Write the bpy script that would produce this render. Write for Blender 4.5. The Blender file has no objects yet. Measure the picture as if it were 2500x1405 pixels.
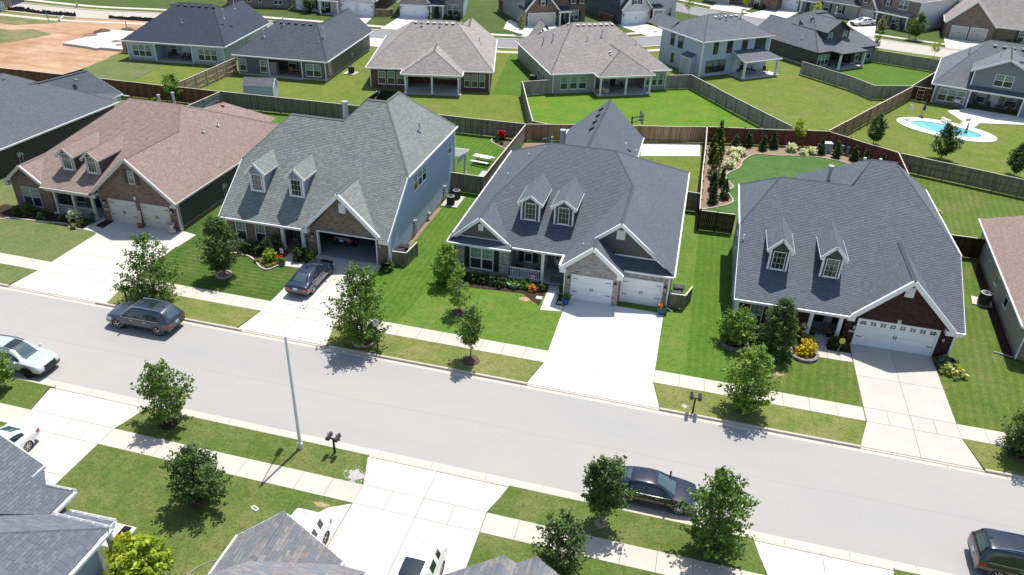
import bpy, math, random
import numpy as np
from mathutils import Vector, Matrix
random.seed(7)
rad = math.radians
SC = bpy.context.scene
COL = SC.collection
# ---------------------------------------------------------------- camera, light, exposure
def make_camera():
    f, p, r, y = 1886.17, rad(30.713), rad(2.353), rad(-12.893)
    fw = Vector((math.sin(y)*math.cos(p), math.cos(y)*math.cos(p), -math.sin(p)))
    rt = Vector((math.cos(y), -math.sin(y), 0)); up = rt.cross(fw)
    rt2 = rt*math.cos(r)+up*math.sin(r); up2 = up*math.cos(r)-rt*math.sin(r)
    cd = bpy.data.cameras.new('camera'); c = bpy.data.objects.new('camera', cd); COL.objects.link(c)
    c.matrix_world = Matrix(((rt2.x, up2.x, -fw.x, 0), (rt2.y, up2.y, -fw.y, 0), (rt2.z, up2.z, -fw.z, 29.5), (0, 0, 0, 1)))
    cd.sensor_fit = 'HORIZONTAL'; cd.sensor_width = 36.0; cd.lens = f/2500*36.0
    cd.clip_start = 0.5; cd.clip_end = 3000
    SC.camera = c
make_camera()
SUN_EL, SUN_AZ = 66.0, 11.0
w = bpy.data.worlds.new('World'); SC.world = w; w.use_nodes = True
nt = w.node_tree; bg = nt.nodes['Background']; sky = nt.nodes.new('ShaderNodeTexSky')
sky.sky_type = 'NISHITA'; sky.sun_disc = False; sky.sun_elevation = rad(SUN_EL); sky.sun_rotation = rad(SUN_AZ)
nt.links.new(sky.outputs[0], bg.inputs[0]); bg.inputs[1].default_value = 0.135
sd = bpy.data.lights.new('sun', 'SUN'); sd.energy = 4.6; sd.angle = rad(0.5); sd.color = (1.0, 0.965, 0.9)
so = bpy.data.objects.new('sun', sd); COL.objects.link(so)
_d = Vector((-math.sin(rad(SUN_AZ))*math.cos(rad(SUN_EL)), -math.cos(rad(SUN_AZ))*math.cos(rad(SUN_EL)), -math.sin(rad(SUN_EL))))
so.rotation_euler = _d.to_track_quat('-Z', 'Y').to_euler(); so.location = (0, 60, 80)
SC.view_settings.view_transform = 'Standard'; SC.view_settings.look = 'None'
SC.view_settings.gamma = 1.0; SC.view_settings.use_curve_mapping = False
SC.view_settings.exposure = 0.40

# ---------------------------------------------------------------- objects
def setp(o, label=None, cat=None, group=None, kind=None):
    if label: o['label'] = label
    if cat: o['category'] = cat
    if group: o['group'] = group
    if kind: o['kind'] = kind
    return o
def thing(name, label, cat, loc=(0, 0, 0), rz=0.0, group=None):
    o = bpy.data.objects.new(name, None); COL.objects.link(o)
    o.location = loc; o.rotation_euler = (0, 0, rz); o.empty_display_size = .3
    return setp(o, label, cat, group)
def group_struct(name, loc=(0, 0, 0)):
    o = bpy.data.objects.new(name, None); COL.objects.link(o); o.location = loc
    o['kind'] = 'structure'; return o
def link(name, mesh, parent=None, loc=(0, 0, 0), rz=0.0):
    o = bpy.data.objects.new(name, mesh); COL.objects.link(o); o.parent = parent
    o.location = loc; o.rotation_euler = (0, 0, rz); return o
def kids(o): return [c for c in bpy.data.objects if c.parent == o]
def copy_tree(o, parent=None):
    c = o.copy(); COL.objects.link(c); c.parent = parent
    for ch in list(o.children): copy_tree(ch, c)
    return c

class MB:
    def __init__(s): s.v = []; s.f = []; s.m = []; s.uv = []
    def face(s, pts, mi=0, uv=None):
        n = len(s.v); s.v += [tuple(p) for p in pts]; s.f.append(tuple(range(n, n+len(pts)))); s.m.append(mi); s.uv.append(uv)
    def mesh(s, verts, faces, mi=0):
        n = len(s.v); s.v += [tuple(p) for p in verts]
        for f in faces: s.f.append(tuple(i+n for i in f)); s.m.append(mi); s.uv.append(None)
    BF = ((0, 3, 2, 1), (4, 5, 6, 7), (0, 1, 5, 4), (1, 2, 6, 5), (2, 3, 7, 6), (3, 0, 4, 7))
    def box(s, x0, y0, z0, x1, y1, z1, mi=0):
        s.mesh([(x0, y0, z0), (x1, y0, z0), (x1, y1, z0), (x0, y1, z0), (x0, y0, z1), (x1, y0, z1), (x1, y1, z1), (x0, y1, z1)], s.BF, mi)
    def obox(s, o, a, n, s0, s1, t0, t1, d0, d1, mi=0):
        "box in the wall frame: s along a, t up, d outwards along n"
        o = Vector(o); a = Vector(a); n = Vector(n); z = Vector((0, 0, 1)); vs = []
        for t in (t0, t1):
            for (ss, dd) in ((s0, d1), (s1, d1), (s1, d0), (s0, d0)): vs.append(o+a*ss+z*t+n*dd)
        s.mesh(vs, s.BF, mi)
    def bar(s, p, q, wd, ht, mi=0, up=(0, 0, 1)):
        p = Vector(p); q = Vector(q); d = (q-p).normalized(); up = Vector(up)
        sd = d.cross(up)
        if sd.length < 1e-4: sd = Vector((1, 0, 0))
        sd.normalize(); u = sd.cross(d).normalized(); vs = []
        for e in (p, q):
            for (x, y) in ((-1, -1), (1, -1), (1, 1), (-1, 1)): vs.append(e+sd*(x*wd/2)+u*(y*ht/2))
        s.mesh(vs, ((0, 1, 2, 3), (7, 6, 5, 4), (0, 4, 5, 1), (1, 5, 6, 2), (2, 6, 7, 3), (3, 7, 4, 0)), mi)
    def cyl(s, p, q, r0, r1=None, n=10, mi=0, cap=True):
        r1 = r0 if r1 is None else r1
        p = Vector(p); q = Vector(q); d = (q-p).normalized(); x = d.orthogonal().normalized(); y = d.cross(x); vs = []
        for (e, r) in ((p, r0), (q, r1)):
            for i in range(n):
                t = 2*math.pi*i/n; vs.append(e+x*(r*math.cos(t))+y*(r*math.sin(t)))
        fs = [(i, (i+1) % n, n+(i+1) % n, n+i) for i in range(n)]
        if cap: fs += [tuple(range(n-1, -1, -1)), tuple(range(n, 2*n))]
        s.mesh(vs, fs, mi)
    def tube(s, pts, r, n=6, mi=0):
        for i in range(len(pts)-1):
            s.cyl(pts[i], pts[i+1], r if not isinstance(r, (list, tuple)) else r[i], r if not isinstance(r, (list, tuple)) else r[i+1], n, mi)
    def lathe(s, prof, c=(0, 0, 0), n=16, mi=0, sx=1.0, sy=1.0):
        vs = []; fs = []
        for (r, z) in prof:
            for i in range(n):
                t = 2*math.pi*i/n; vs.append((c[0]+r*sx*math.cos(t), c[1]+r*sy*math.sin(t), c[2]+z))
        for k in range(len(prof)-1):
            for i in range(n): fs.append((k*n+i, k*n+(i+1) % n, (k+1)*n+(i+1) % n, (k+1)*n+i))
        fs.append(tuple(range(n-1, -1, -1))); fs.append(tuple(range((len(prof)-1)*n, len(prof)*n)))
        s.mesh(vs, fs, mi)
    def prism(s, poly, z0, z1, mi=0):
        n = len(poly); vs = [(p[0], p[1], z0) for p in poly]+[(p[0], p[1], z1) for p in poly]
        a = sum(poly[i][0]*poly[(i+1) % n][1]-poly[(i+1) % n][0]*poly[i][1] for i in range(n))
        fs = [(i, (i+1) % n, n+(i+1) % n, n+i) for i in range(n)]+[tuple(range(n-1, -1, -1)), tuple(range(n, 2*n))]
        if a < 0: fs = [tuple(reversed(f)) for f in fs]
        s.mesh(vs, fs, mi)
    def courses(s, poly, step=None, lift=.012, mi=0, out=None, c0=0.0):
        "planar polygon in 3D laid in courses (roof shingles, lap siding): each course is a tilted strip with its butt edge"
        P = [Vector(p) for p in poly]; n = Vector((0, 0, 0))
        for i in range(len(P)):
            p, q = P[i], P[(i+1) % len(P)]
            n += Vector(((p.y-q.y)*(p.z+q.z), (p.z-q.z)*(p.x+q.x), (p.x-q.x)*(p.y+q.y)))
        n.normalize(); out = Vector(out) if out else Vector((0, 0, 1))
        if n.dot(out) < 0: n = -n
        a = Vector((0, 0, 1)).cross(n); a.normalize(); u = n.cross(a)
        if u.z < 0: u = -u; a = -a
        c = P[0].dot(n)+c0
        Q = [(p.dot(a), p.dot(u)) for p in P]
        ar = sum(Q[i][0]*Q[(i+1) % len(Q)][1]-Q[(i+1) % len(Q)][0]*Q[i][1] for i in range(len(Q)))
        if (ar > 0) != (a.cross(u).dot(n) > 0): Q.reverse()
        def W(p, l): return a*p[0]+u*p[1]+n*(c+l)
        if not step:
            s.face([W(p, 0) for p in Q], mi, list(Q)); return
        t0 = min(q[1] for q in Q); t1 = max(q[1] for q in Q); k = math.floor(t0/step+1e-6)
        def clip(pts, lim, sg):
            o = []
            for i in range(len(pts)):
                p, q = pts[i], pts[(i+1) % len(pts)]; dp = (p[1]-lim)*sg; dq = (q[1]-lim)*sg
                if dp >= 0: o.append(p)
                if (dp > 0 and dq < 0) or (dp < 0 and dq > 0):
                    t = dp/(dp-dq); o.append((p[0]+(q[0]-p[0])*t, lim))
            return o
        while k*step < t1-1e-5:
            lo = k*step; hi = lo+step; pts = clip(clip(Q, lo, 1), hi, -1)
            if len(pts) >= 3:
                s.face([W(p, lift*(1-(p[1]-lo)/step)) for p in pts], mi, pts)
                b = max(lo, t0)
                for i in range(len(pts)):
                    p, q = pts[i], pts[(i+1) % len(pts)]
                    if abs(p[1]-b) < 1e-6 and abs(q[1]-b) < 1e-6 and abs(p[0]-q[0]) > .01:
                        s.face([W(p, lift), W(p, -.004), W(q, -.004), W(q, lift)], mi, [p, p, q, q])
            k += 1
    def data(s, name, mats, off=(0, 0, 0), smooth=False):
        me = bpy.data.meshes.new(name)
        if off != (0, 0, 0):
            ox, oy, oz = off; v = [(x-ox, y-oy, z-oz) for (x, y, z) in s.v]
        else: v = s.v
        me.from_pydata(v, [], s.f)
        for m in (mats if isinstance(mats, (list, tuple)) else [mats]): me.materials.append(m)
        me.polygons.foreach_set('material_index', s.m)
        if any(u is not None for u in s.uv):
            ul = me.uv_layers.new(name='UVMap'); buf = []
            for f, u in zip(s.f, s.uv):
                if u is None: u = [(0, 0)]*len(f)
                for q in u: buf += [q[0], q[1]]
            ul.data.foreach_set('uv', buf)
        if smooth: me.polygons.foreach_set('use_smooth', [True]*len(s.f))
        me.update(); return me
    def build(s, name, mats, parent=None, off=(0, 0, 0), smooth=False, kind=None, label=None):
        o = link(name, s.data(name, mats, off, smooth), parent)
        if kind: o['kind'] = kind
        if label: o['label'] = label
        return o
# ---------------------------------------------------------------- materials
MATS = {}
def new_mat(name):
    m = bpy.data.materials.new(name); m.use_nodes = True; MATS[name] = m
    return m, m.node_tree, m.node_tree.nodes['Principled BSDF']
def nd(t, ty, **k):
    n = t.nodes.new(ty)
    for a, b in k.items(): setattr(n, a, b)
    return n
def rgb(c): return (c[0], c[1], c[2], 1.0)
def plain(name, c, rough=.6, metal=0.0, spec=.5, coat=0.0, noise=0.0, nscale=6.0):
    m, t, b = new_mat(name)
    b.inputs['Base Color'].default_value = rgb(c); b.inputs['Roughness'].default_value = rough
    b.inputs['Metallic'].default_value = metal; b.inputs['Specular IOR Level'].default_value = spec
    b.inputs['Coat Weight'].default_value = coat
    if noise:
        tc = nd(t, 'ShaderNodeTexCoord'); n = nd(t, 'ShaderNodeTexNoise'); n.inputs['Scale'].default_value = nscale; n.inputs['Detail'].default_value = 5
        t.links.new(tc.outputs['Object'], n.inputs['Vector'])
        r = nd(t, 'ShaderNodeMix', data_type='RGBA'); r.inputs[6].default_value = rgb([x*(1-noise) for x in c]); r.inputs[7].default_value = rgb([min(1, x*(1+noise)) for x in c])
        t.links.new(n.outputs['Fac'], r.inputs[0]); t.links.new(r.outputs[2], b.inputs['Base Color'])
    return m
def noise_node(t, src, scale, detail=4, rough=.55, mapscale=None):
    n = nd(t, 'ShaderNodeTexNoise'); n.inputs['Scale'].default_value = scale; n.inputs['Detail'].default_value = detail; n.inputs['Roughness'].default_value = rough
    if mapscale:
        mp = nd(t, 'ShaderNodeMapping'); mp.inputs['Scale'].default_value = mapscale
        t.links.new(src, mp.inputs['Vector']); src = mp.outputs[0]
    t.links.new(src, n.inputs['Vector']); return n.outputs['Fac']
def ramp(t, fac, stops):
    r = nd(t, 'ShaderNodeValToRGB'); e = r.color_ramp.elements
    while len(e) < len(stops): e.new(.5)
    for i, (p, c) in enumerate(stops): e[i].position = p; e[i].color = rgb(c) if not isinstance(c, float) else (c, c, c, 1)
    t.links.new(fac, r.inputs[0]); return r.outputs[0]
def mix(t, fac, a, b, mode='MIX'):
    m = nd(t, 'ShaderNodeMix', data_type='RGBA', blend_type=mode)
    for i, x in ((0, fac), (6, a), (7, b)):
        if isinstance(x, (int, float)): m.inputs[i].default_value = x
        elif isinstance(x, (tuple, list)): m.inputs[i].default_value = rgb(x)
        else: t.links.new(x, m.inputs[i])
    return m.outputs[2]
def bump(t, b, h, dist=.02, st=.5):
    n = nd(t, 'ShaderNodeBump'); n.inputs['Strength'].default_value = st; n.inputs['Distance'].default_value = dist
    t.links.new(h, n.inputs['Height']); t.links.new(n.outputs[0], b.inputs['Normal'])

def grass(name, base, light, dry, dryness=.3, stripe=None, stripe_w=.55, stripe_amt=.25, dryscale=.35):
    "mown lawn: noise at several scales, dry patches, optional mower stripes at an angle"
    m, t, b = new_mat(name); tc = nd(t, 'ShaderNodeTexCoord'); o = tc.outputs['Object']
    n1 = noise_node(t, o, .45, 6, .62); n2 = noise_node(t, o, 2.2, 6, .7); n3 = noise_node(t, o, 7.5, 5, .8); n4 = noise_node(t, o, 28, 3, .8)
    dark = [x*.5 for x in base]
    c = mix(t, ramp(t, n1, [(.36, 0.0), (.64, 1.0)]), base, light)
    c = mix(t, ramp(t, noise_node(t, o, dryscale, 7, .75), [(.60-dryness*.4, 0.0), (.80-dryness*.3, .9)]), c, dry)
    c = mix(t, ramp(t, n2, [(.30, .55), (.50, 0.0)]), c, dark)
    c = mix(t, ramp(t, n2, [(.54, 0.0), (.78, .5)]), c, [x*1.3 for x in light])
    if stripe is not None:
        mp = nd(t, 'ShaderNodeMapping'); mp.inputs['Rotation'].default_value = (0, 0, stripe); t.links.new(o, mp.inputs['Vector'])
        wv = nd(t, 'ShaderNodeTexWave', wave_type='BANDS', bands_direction='X'); wv.inputs['Scale'].default_value = .5/stripe_w
        wv.inputs['Distortion'].default_value = 2.2; wv.inputs['Detail'].default_value = 3; wv.inputs['Detail Scale'].default_value = .7
        t.links.new(mp.outputs[0], wv.inputs['Vector'])
        c = mix(t, ramp(t, wv.outputs['Fac'], [(.3, 0.0), (.7, stripe_amt)]), c, dark)
    c = mix(t, ramp(t, n3, [(.36, .75), (.50, 0.0)]), c, [x*.42 for x in base])
    c = mix(t, ramp(t, n3, [(.54, 0.0), (.70, .55)]), c, [light[0]*1.55, light[1]*1.4, light[2]*1.7])
    c = mix(t, ramp(t, n4, [(.34, .6), (.52, 0.0)]), c, [x*.45 for x in base])
    t.links.new(c, b.inputs['Base Color']); b.inputs['Roughness'].default_value = .9; b.inputs['Specular IOR Level'].default_value = .12
    bump(t, b, n3, .07, .8); return m
def concrete(name, c, var=.12, stain=.2):
    m, t, b = new_mat(name); tc = nd(t, 'ShaderNodeTexCoord'); o = tc.outputs['Object']
    n1 = noise_node(t, o, .5, 5, .6); n2 = noise_node(t, o, 3.5, 6, .6); n3 = noise_node(t, o, 60, 3, .7)
    col = mix(t, ramp(t, n1, [(.3, 0.0), (.7, 1.0)]), [x*(1-var) for x in c], [min(.95, x*(1+var*.6)) for x in c])
    col = mix(t, ramp(t, n2, [(.55, 0.0), (.78, stain)]), col, [c[0]*.62, c[1]*.58, c[2]*.52])
    col = mix(t, ramp(t, n3, [(.3, .2), (.6, 0.0)]), col, [x*.7 for x in c])
    inf = nd(t, 'ShaderNodeObjectInfo'); v = nd(t, 'ShaderNodeMapRange'); v.inputs[3].default_value = .93; v.inputs[4].default_value = 1.03
    t.links.new(inf.outputs['Random'], v.inputs[0]); cc = nd(t, 'ShaderNodeVectorMath', operation='SCALE'); t.links.new(col, cc.inputs[0]); t.links.new(v.outputs[0], cc.inputs['Scale'])
    t.links.new(cc.outputs[0], b.inputs['Base Color']); b.inputs['Roughness'].default_value = .8; b.inputs['Specular IOR Level'].default_value = .25
    bump(t, b, n3, .006, .4); return m
def road_mat():
    m, t, b = new_mat('asphalt'); tc = nd(t, 'ShaderNodeTexCoord'); o = tc.outputs['Object']
    a = (.40, .385, .36)
    n1 = noise_node(t, o, .12, 5, .6, (.35, 1, 1)); n2 = noise_node(t, o, 1.4, 6, .65, (.3, 1, 1)); n3 = noise_node(t, o, 45, 3, .8)
    c = mix(t, ramp(t, n1, [(.35, 0.0), (.65, 1.0)]), (.335, .325, .31), (.375, .35, .315))
    c = mix(t, ramp(t, n2, [(.5, 0.0), (.75, .35)]), c, (.31, .305, .30))
    c = mix(t, ramp(t, n3, [(.3, .35), (.55, 0.0)]), c, (.27, .265, .26))
    # rust and tyre marks
    n4 = noise_node(t, o, .8, 8, .75); c = mix(t, ramp(t, n4, [(.70, 0.0), (.78, .35)]), c, (.30, .22, .16))
    sep = nd(t, 'ShaderNodeSeparateXYZ'); t.links.new(o, sep.inputs[0])
    # lengthwise paving seam, slightly wandering
    ws = nd(t, 'ShaderNodeMath', operation='MULTIPLY_ADD'); t.links.new(noise_node(t, o, .25, 2, .5), ws.inputs[0]); ws.inputs[1].default_value = .25; t.links.new(sep.outputs[1], ws.inputs[2])
    sb = nd(t, 'ShaderNodeMath', operation='SUBTRACT'); t.links.new(ws.outputs[0], sb.inputs[0]); sb.inputs[1].default_value = 33.28
    ab = nd(t, 'ShaderNodeMath', operation='ABSOLUTE'); t.links.new(sb.outputs[0], ab.inputs[0])
    c = mix(t, ramp(t, ab.outputs[0], [(.02, .28), (.07, 0.0)]), c, (.26, .24, .22))
    t.links.new(c, b.inputs['Base Color']); b.inputs['Roughness'].default_value = .85; b.inputs['Specular IOR Level'].default_value = .2
    bump(t, b, n3, .008, .5); return m
def shingle(name, c1, c2, c3, row=.14, wd=.30, gap_shade=.55, fade=.15):
    "asphalt shingle tabs: brick pattern of tab colours in step with the modelled courses"
    m, t, b = new_mat(name); tc = nd(t, 'ShaderNodeTexCoord'); uv = tc.outputs['UV']
    br = nd(t, 'ShaderNodeTexBrick'); br.offset = .5; br.inputs['Scale'].default_value = 1.0
    br.inputs['Brick Width'].default_value = wd; br.inputs['Row Height'].default_value = row; br.inputs['Mortar Size'].default_value = .011; br.inputs['Mortar Smooth'].default_value = .4
    br.inputs['Color1'].default_value = rgb(c1); br.inputs['Color2'].default_value = rgb(c2); br.inputs['Mortar'].default_value = rgb([x*gap_shade for x in c1]); br.inputs['Bias'].default_value = 0.0  # dark gaps between tabs, with the courses' shadow lines painted in
    t.links.new(uv, br.inputs['Vector'])
    mp = nd(t, 'ShaderNodeMapping'); mp.inputs['Location'].default_value = (13.37, 0, 0); t.links.new(uv, mp.inputs['Vector'])
    vr = nd(t, 'ShaderNodeTexWhiteNoise', noise_dimensions='2D')
    sn = nd(t, 'ShaderNodeVectorMath', operation='SNAP'); sn.inputs[1].default_value = (wd*.5, row, 1); t.links.new(mp.outputs[0], sn.inputs[0]); t.links.new(sn.outputs[0], vr.inputs['Vector'])
    c = mix(t, ramp(t, vr.outputs['Value'], [(.45, 0.0), (.95, .75)]), br.outputs['Color'], c3)
    n1 = noise_node(t, uv, .35, 4, .6); c = mix(t, ramp(t, n1, [(.35, fade), (.65, 0.0)]), c, [x*.55 for x in c1])
    n3 = noise_node(t, uv, 40, 3, .8); c = mix(t, ramp(t, n3, [(.3, .3), (.6, 0.0)]), c, [x*.5 for x in c1])
    t.links.new(c, b.inputs['Base Color']); b.inputs['Roughness'].default_value = .82; b.inputs['Specular IOR Level'].default_value = .3
    bump(t, b, n3, .006, .5); return m
def brick(name, c1, c2, c3, mortar, row=.078, wd=.215):
    m, t, b = new_mat(name); tc = nd(t, 'ShaderNodeTexCoord'); uv = tc.outputs['UV']
    br = nd(t, 'ShaderNodeTexBrick'); br.offset = .5; br.inputs['Scale'].default_value = 1.0
    br.inputs['Brick Width'].default_value = wd; br.inputs['Row Height'].default_value = row; br.inputs['Mortar Size'].default_value = .009; br.inputs['Mortar Smooth'].default_value = .2
    br.inputs['Color1'].default_value = rgb(c1); br.inputs['Color2'].default_value = rgb(c2); br.inputs['Mortar'].default_value = rgb(mortar)
    t.links.new(uv, br.inputs['Vector'])
    wn = nd(t, 'ShaderNodeTexWhiteNoise', noise_dimensions='2D'); sn = nd(t, 'ShaderNodeVectorMath', operation='SNAP'); sn.inputs[1].default_value = (wd, row, 1)
    t.links.new(uv, sn.inputs[0]); t.links.new(sn.outputs[0], wn.inputs['Vector'])
    c = mix(t, ramp(t, wn.outputs['Value'], [(.70, 0.0), (.9, .8)]), br.outputs['Color'], c3)
    n1 = noise_node(t, uv, 1.2, 5, .7, (.4, 1, 1)); c = mix(t, ramp(t, n1, [(.35, .35), (.6, 0.0)]), c, [x*.6 for x in c1])
    t.links.new(c, b.inputs['Base Color']); b.inputs['Roughness'].default_value = .85; b.inputs['Specular IOR Level'].default_value = .25
    bump(t, b, br.outputs['Fac'], -.01, .5); return m
def wood(name, c, var=.35, grey=.0):
    m, t, b = new_mat(name); tc = nd(t, 'ShaderNodeTexCoord'); o = tc.outputs['Object']
    n1 = noise_node(t, o, 1.0, 5, .6, (8, 8, .8)); n2 = noise_node(t, o, .6, 3, .5)
    col = mix(t, ramp(t, n1, [(.3, 0.0), (.7, 1.0)]), [x*(1-var) for x in c], [x*(1+var) for x in c])
    col = mix(t, ramp(t, n2, [(.4, 0.0), (.75, .4)]), col, [x*.7 for x in c])
    t.links.new(col, b.inputs['Base Color']); b.inputs['Roughness'].default_value = .8; b.inputs['Specular IOR Level'].default_value = .2
    bump(t, b, n1, .01, .4); return m
def leafmat(name, c, trans=.35):
    m, t, b = new_mat(name)
    out = t.nodes['Material Output']; tr = nd(t, 'ShaderNodeBsdfTranslucent'); mx = nd(t, 'ShaderNodeMixShader'); mx.inputs[0].default_value = trans
    inf = nd(t, 'ShaderNodeNewGeometry'); hs = nd(t, 'ShaderNodeHueSaturation'); hs.inputs['Color'].default_value = rgb(c)
    mr = nd(t, 'ShaderNodeMapRange'); mr.inputs[3].default_value = .6; mr.inputs[4].default_value = 1.5
    t.links.new(inf.outputs['Random Per Island'], mr.inputs[0]); t.links.new(mr.outputs[0], hs.inputs['Value'])
    t.links.new(hs.outputs[0], b.inputs['Base Color']); b.inputs['Roughness'].default_value = .5; b.inputs['Specular IOR Level'].default_value = .35
    h2 = nd(t, 'ShaderNodeHueSaturation'); h2.inputs['Color'].default_value = rgb((min(1, c[0]*2.2), min(1, c[1]*1.9), c[2]*.9)); t.links.new(mr.outputs[0], h2.inputs['Value'])
    t.links.new(h2.outputs[0], tr.inputs[0]); t.links.new(b.outputs[0], mx.inputs[1]); t.links.new(tr.outputs[0], mx.inputs[2]); t.links.new(mx.outputs[0], out.inputs[0])
    return m
def mulch_mat(name, c, sc=9):
    m, t, b = new_mat(name); tc = nd(t, 'ShaderNodeTexCoord'); o = tc.outputs['Object']
    n1 = noise_node(t, o, sc, 6, .8); n2 = noise_node(t, o, .7, 4, .6)
    col = mix(t, ramp(t, n1, [(.3, 0.0), (.7, 1.0)]), [x*.4 for x in c], [x*1.5 for x in c]); col = mix(t, ramp(t, n2, [(.4, 0.0), (.7, .3)]), col, [c[0]*1.4, c[1]*1.3, c[2]*1.2])
    t.links.new(col, b.inputs['Base Color']); b.inputs['Roughness'].default_value = .95; b.inputs['Specular IOR Level'].default_value = .1; bump(t, b, n1, .05, .9); return m
def dirt_mat():
    m, t, b = new_mat('dirt'); tc = nd(t, 'ShaderNodeTexCoord'); o = tc.outputs['Object']
    n1 = noise_node(t, o, .16, 6, .6); n2 = noise_node(t, o, .8, 7, .7); n3 = noise_node(t, o, 5, 5, .75); n4 = noise_node(t, o, .5, 6, .6, (.3, 1.6, 1))
    c = mix(t, ramp(t, n1, [(.35, 0.0), (.65, 1.0)]), (.36, .20, .115), (.50, .35, .22))
    c = mix(t, ramp(t, n4, [(.48, 0.0), (.7, .55)]), c, (.27, .125, .06)); c = mix(t, ramp(t, n2, [(.55, 0.0), (.75, .4)]), c, (.55, .43, .31))
    c = mix(t, ramp(t, n3, [(.3, .5), (.5, 0.0)]), c, (.22, .13, .08))
    t.links.new(c, b.inputs['Base Color']); b.inputs['Roughness'].default_value = .95; b.inputs['Specular IOR Level'].default_value = .1; bump(t, b, n2, .3, .8); return m
def glass_mat(name, c, rough=.04, spec=.7):
    return plain(name, c, rough, 0.0, spec)
def paint(name, c, rough=.25, metal=.0):
    m, t, b = new_mat(name); b.inputs['Base Color'].default_value = rgb(c); b.inputs['Roughness'].default_value = rough; b.inputs['Metallic'].default_value = metal
    b.inputs['Coat Weight'].default_value = 1.0; b.inputs['Coat Roughness'].default_value = .04; return m

G_BACK = grass('grass_back', (.125, .175, .028), (.17, .205, .035), (.24, .20, .085), .25, None)
G_BRIGHT = grass('grass_bright', (.085, .21, .018), (.15, .235, .022), (.19, .215, .04), .30, rad(90), .9, .10)
G_ROAD = grass('grass_olive', (.135, .185, .036), (.18, .215, .05), (.29, .25, .11), .45)
G_H1 = grass('grass_pale', (.115, .165, .045), (.155, .19, .065), (.225, .205, .10), .35)
G_H2 = grass('grass_deep_striped', (.055, .115, .018), (.085, .15, .025), (.165, .18, .05), .35, rad(90), .75, .35)
G_SIDE = grass('grass_vivid', (.075, .165, .018), (.11, .195, .026), (.13, .20, .035), .1, rad(0), .8, .22)
G_H3 = grass('grass_fresh', (.095, .19, .025), (.13, .215, .032), (.19, .205, .06), .28)
G_H4 = grass('grass_mown', (.085, .15, .022), (.125, .18, .03), (.20, .185, .07), .35, rad(8), .9, .25)
G_NEAR = grass('grass_near', (.088, .145, .026), (.125, .18, .038), (.24, .21, .09), .36, None)
G_GARDEN = grass('grass_garden', (.065, .145, .03), (.09, .175, .045), (.15, .19, .075), .2)
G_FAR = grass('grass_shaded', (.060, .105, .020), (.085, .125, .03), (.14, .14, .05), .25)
G_ROUGH = grass('grass_rough', (.12, .155, .045), (.17, .19, .065), (.33, .26, .14), .5, None, dryscale=.25)
M_ROAD = road_mat()
M_ROAD2 = plain('asphalt_grey', (.20, .20, .205), .85, noise=.12, nscale=.6)
M_ROAD3 = plain('asphalt_tan', (.40, .365, .31), .85, noise=.08, nscale=.4)
M_DRIVE = concrete('concrete_drive', (.565, .53, .475), .06, .10)
M_DRIVE_NEW = concrete('concrete_drive_new', (.665, .645, .605), .04, .05)
M_DRIVE_OLD = concrete('concrete_drive_old', (.50, .465, .41), .08, .16)
M_WALK = concrete('concrete_walk', (.535, .475, .40), .08, .14)
M_KERB = concrete('concrete_kerb', (.52, .46, .38), .12, .3)
M_GUTTER = concrete('concrete_gutter', (.54, .485, .41), .10, .22)
M_PATIO = concrete('concrete_patio', (.50, .48, .45), .08, .15)
M_FOUND = concrete('concrete_foundation', (.42, .39, .35), .1, .2)
M_SLAB = concrete('concrete_slab', (.55, .55, .57), .12, .3)
M_MULCH = mulch_mat('mulch', (.125, .085, .062)); M_MULCH_DK = mulch_mat('mulch_dark', (.055, .032, .026)); M_MULCH_LT = mulch_mat('mulch_pale', (.26, .185, .135))
M_STRAW = mulch_mat('straw', (.36, .27, .16)); M_GRAVEL = mulch_mat('gravel', (.42, .40, .38), 14)
M_DIRT = dirt_mat()
S_BROWN = shingle('shingle_brown', (.285, .205, .178), (.345, .255, .222), (.225, .155, .13))
S_GREY = shingle('shingle_light_grey', (.215, .235, .215), (.295, .315, .29), (.16, .18, .17), gap_shade=.35)
S_SLATE = shingle('shingle_slate', (.105, .124, .146), (.136, .156, .178), (.086, .105, .124), gap_shade=.3)
S_SLATE2 = shingle('shingle_slate_blue', (.112, .132, .155), (.146, .166, .19), (.09, .11, .132), gap_shade=.3)
S_NAVY = shingle('shingle_navy', (.036, .050, .075), (.052, .068, .095), (.028, .040, .062), wd=.45)
S_CHAR = shingle('shingle_charcoal', (.066, .080, .10), (.098, .112, .135), (.05, .062, .082), wd=.45)
S_TAN = shingle('shingle_tan', (.29, .26, .24), (.40, .365, .335), (.215, .195, .185), wd=.45, gap_shade=.45)
S_GREYB = shingle('shingle_grey_back', (.135, .15, .17), (.185, .20, .22), (.105, .118, .135), wd=.45, gap_shade=.5)
M_TABS = [plain('tab_'+n, c, .82, noise=.25, nscale=25) for n, c in (('grey', (.165, .17, .185)), ('blue', (.15, .165, .19)), ('mauve', (.175, .16, .165)), ('tan', (.20, .18, .168)), ('pale', (.225, .215, .21)), ('smoke', (.145, .148, .158)))]
M_TABSB = [plain('slate_tab_'+n, c, .82, noise=.2, nscale=25) for n, c in (('a', (.11, .127, .148)), ('b', (.128, .146, .17)), ('c', (.098, .115, .135)))]
B_BROWN = brick('brick_brown', (.175, .115, .088), (.225, .15, .115), (.10, .07, .058), (.21, .17, .145))
B_TAN = brick('brick_tan', (.20, .15, .115), (.26, .20, .15), (.12, .085, .07), (.27, .225, .18))
B_GREY = brick('brick_grey', (.33, .29, .265), (.46, .42, .39), (.17, .13, .12), (.43, .40, .375))
B_MAROON = brick('brick_maroon', (.052, .018, .017), (.072, .027, .024), (.032, .012, .013), (.085, .05, .045))
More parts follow.
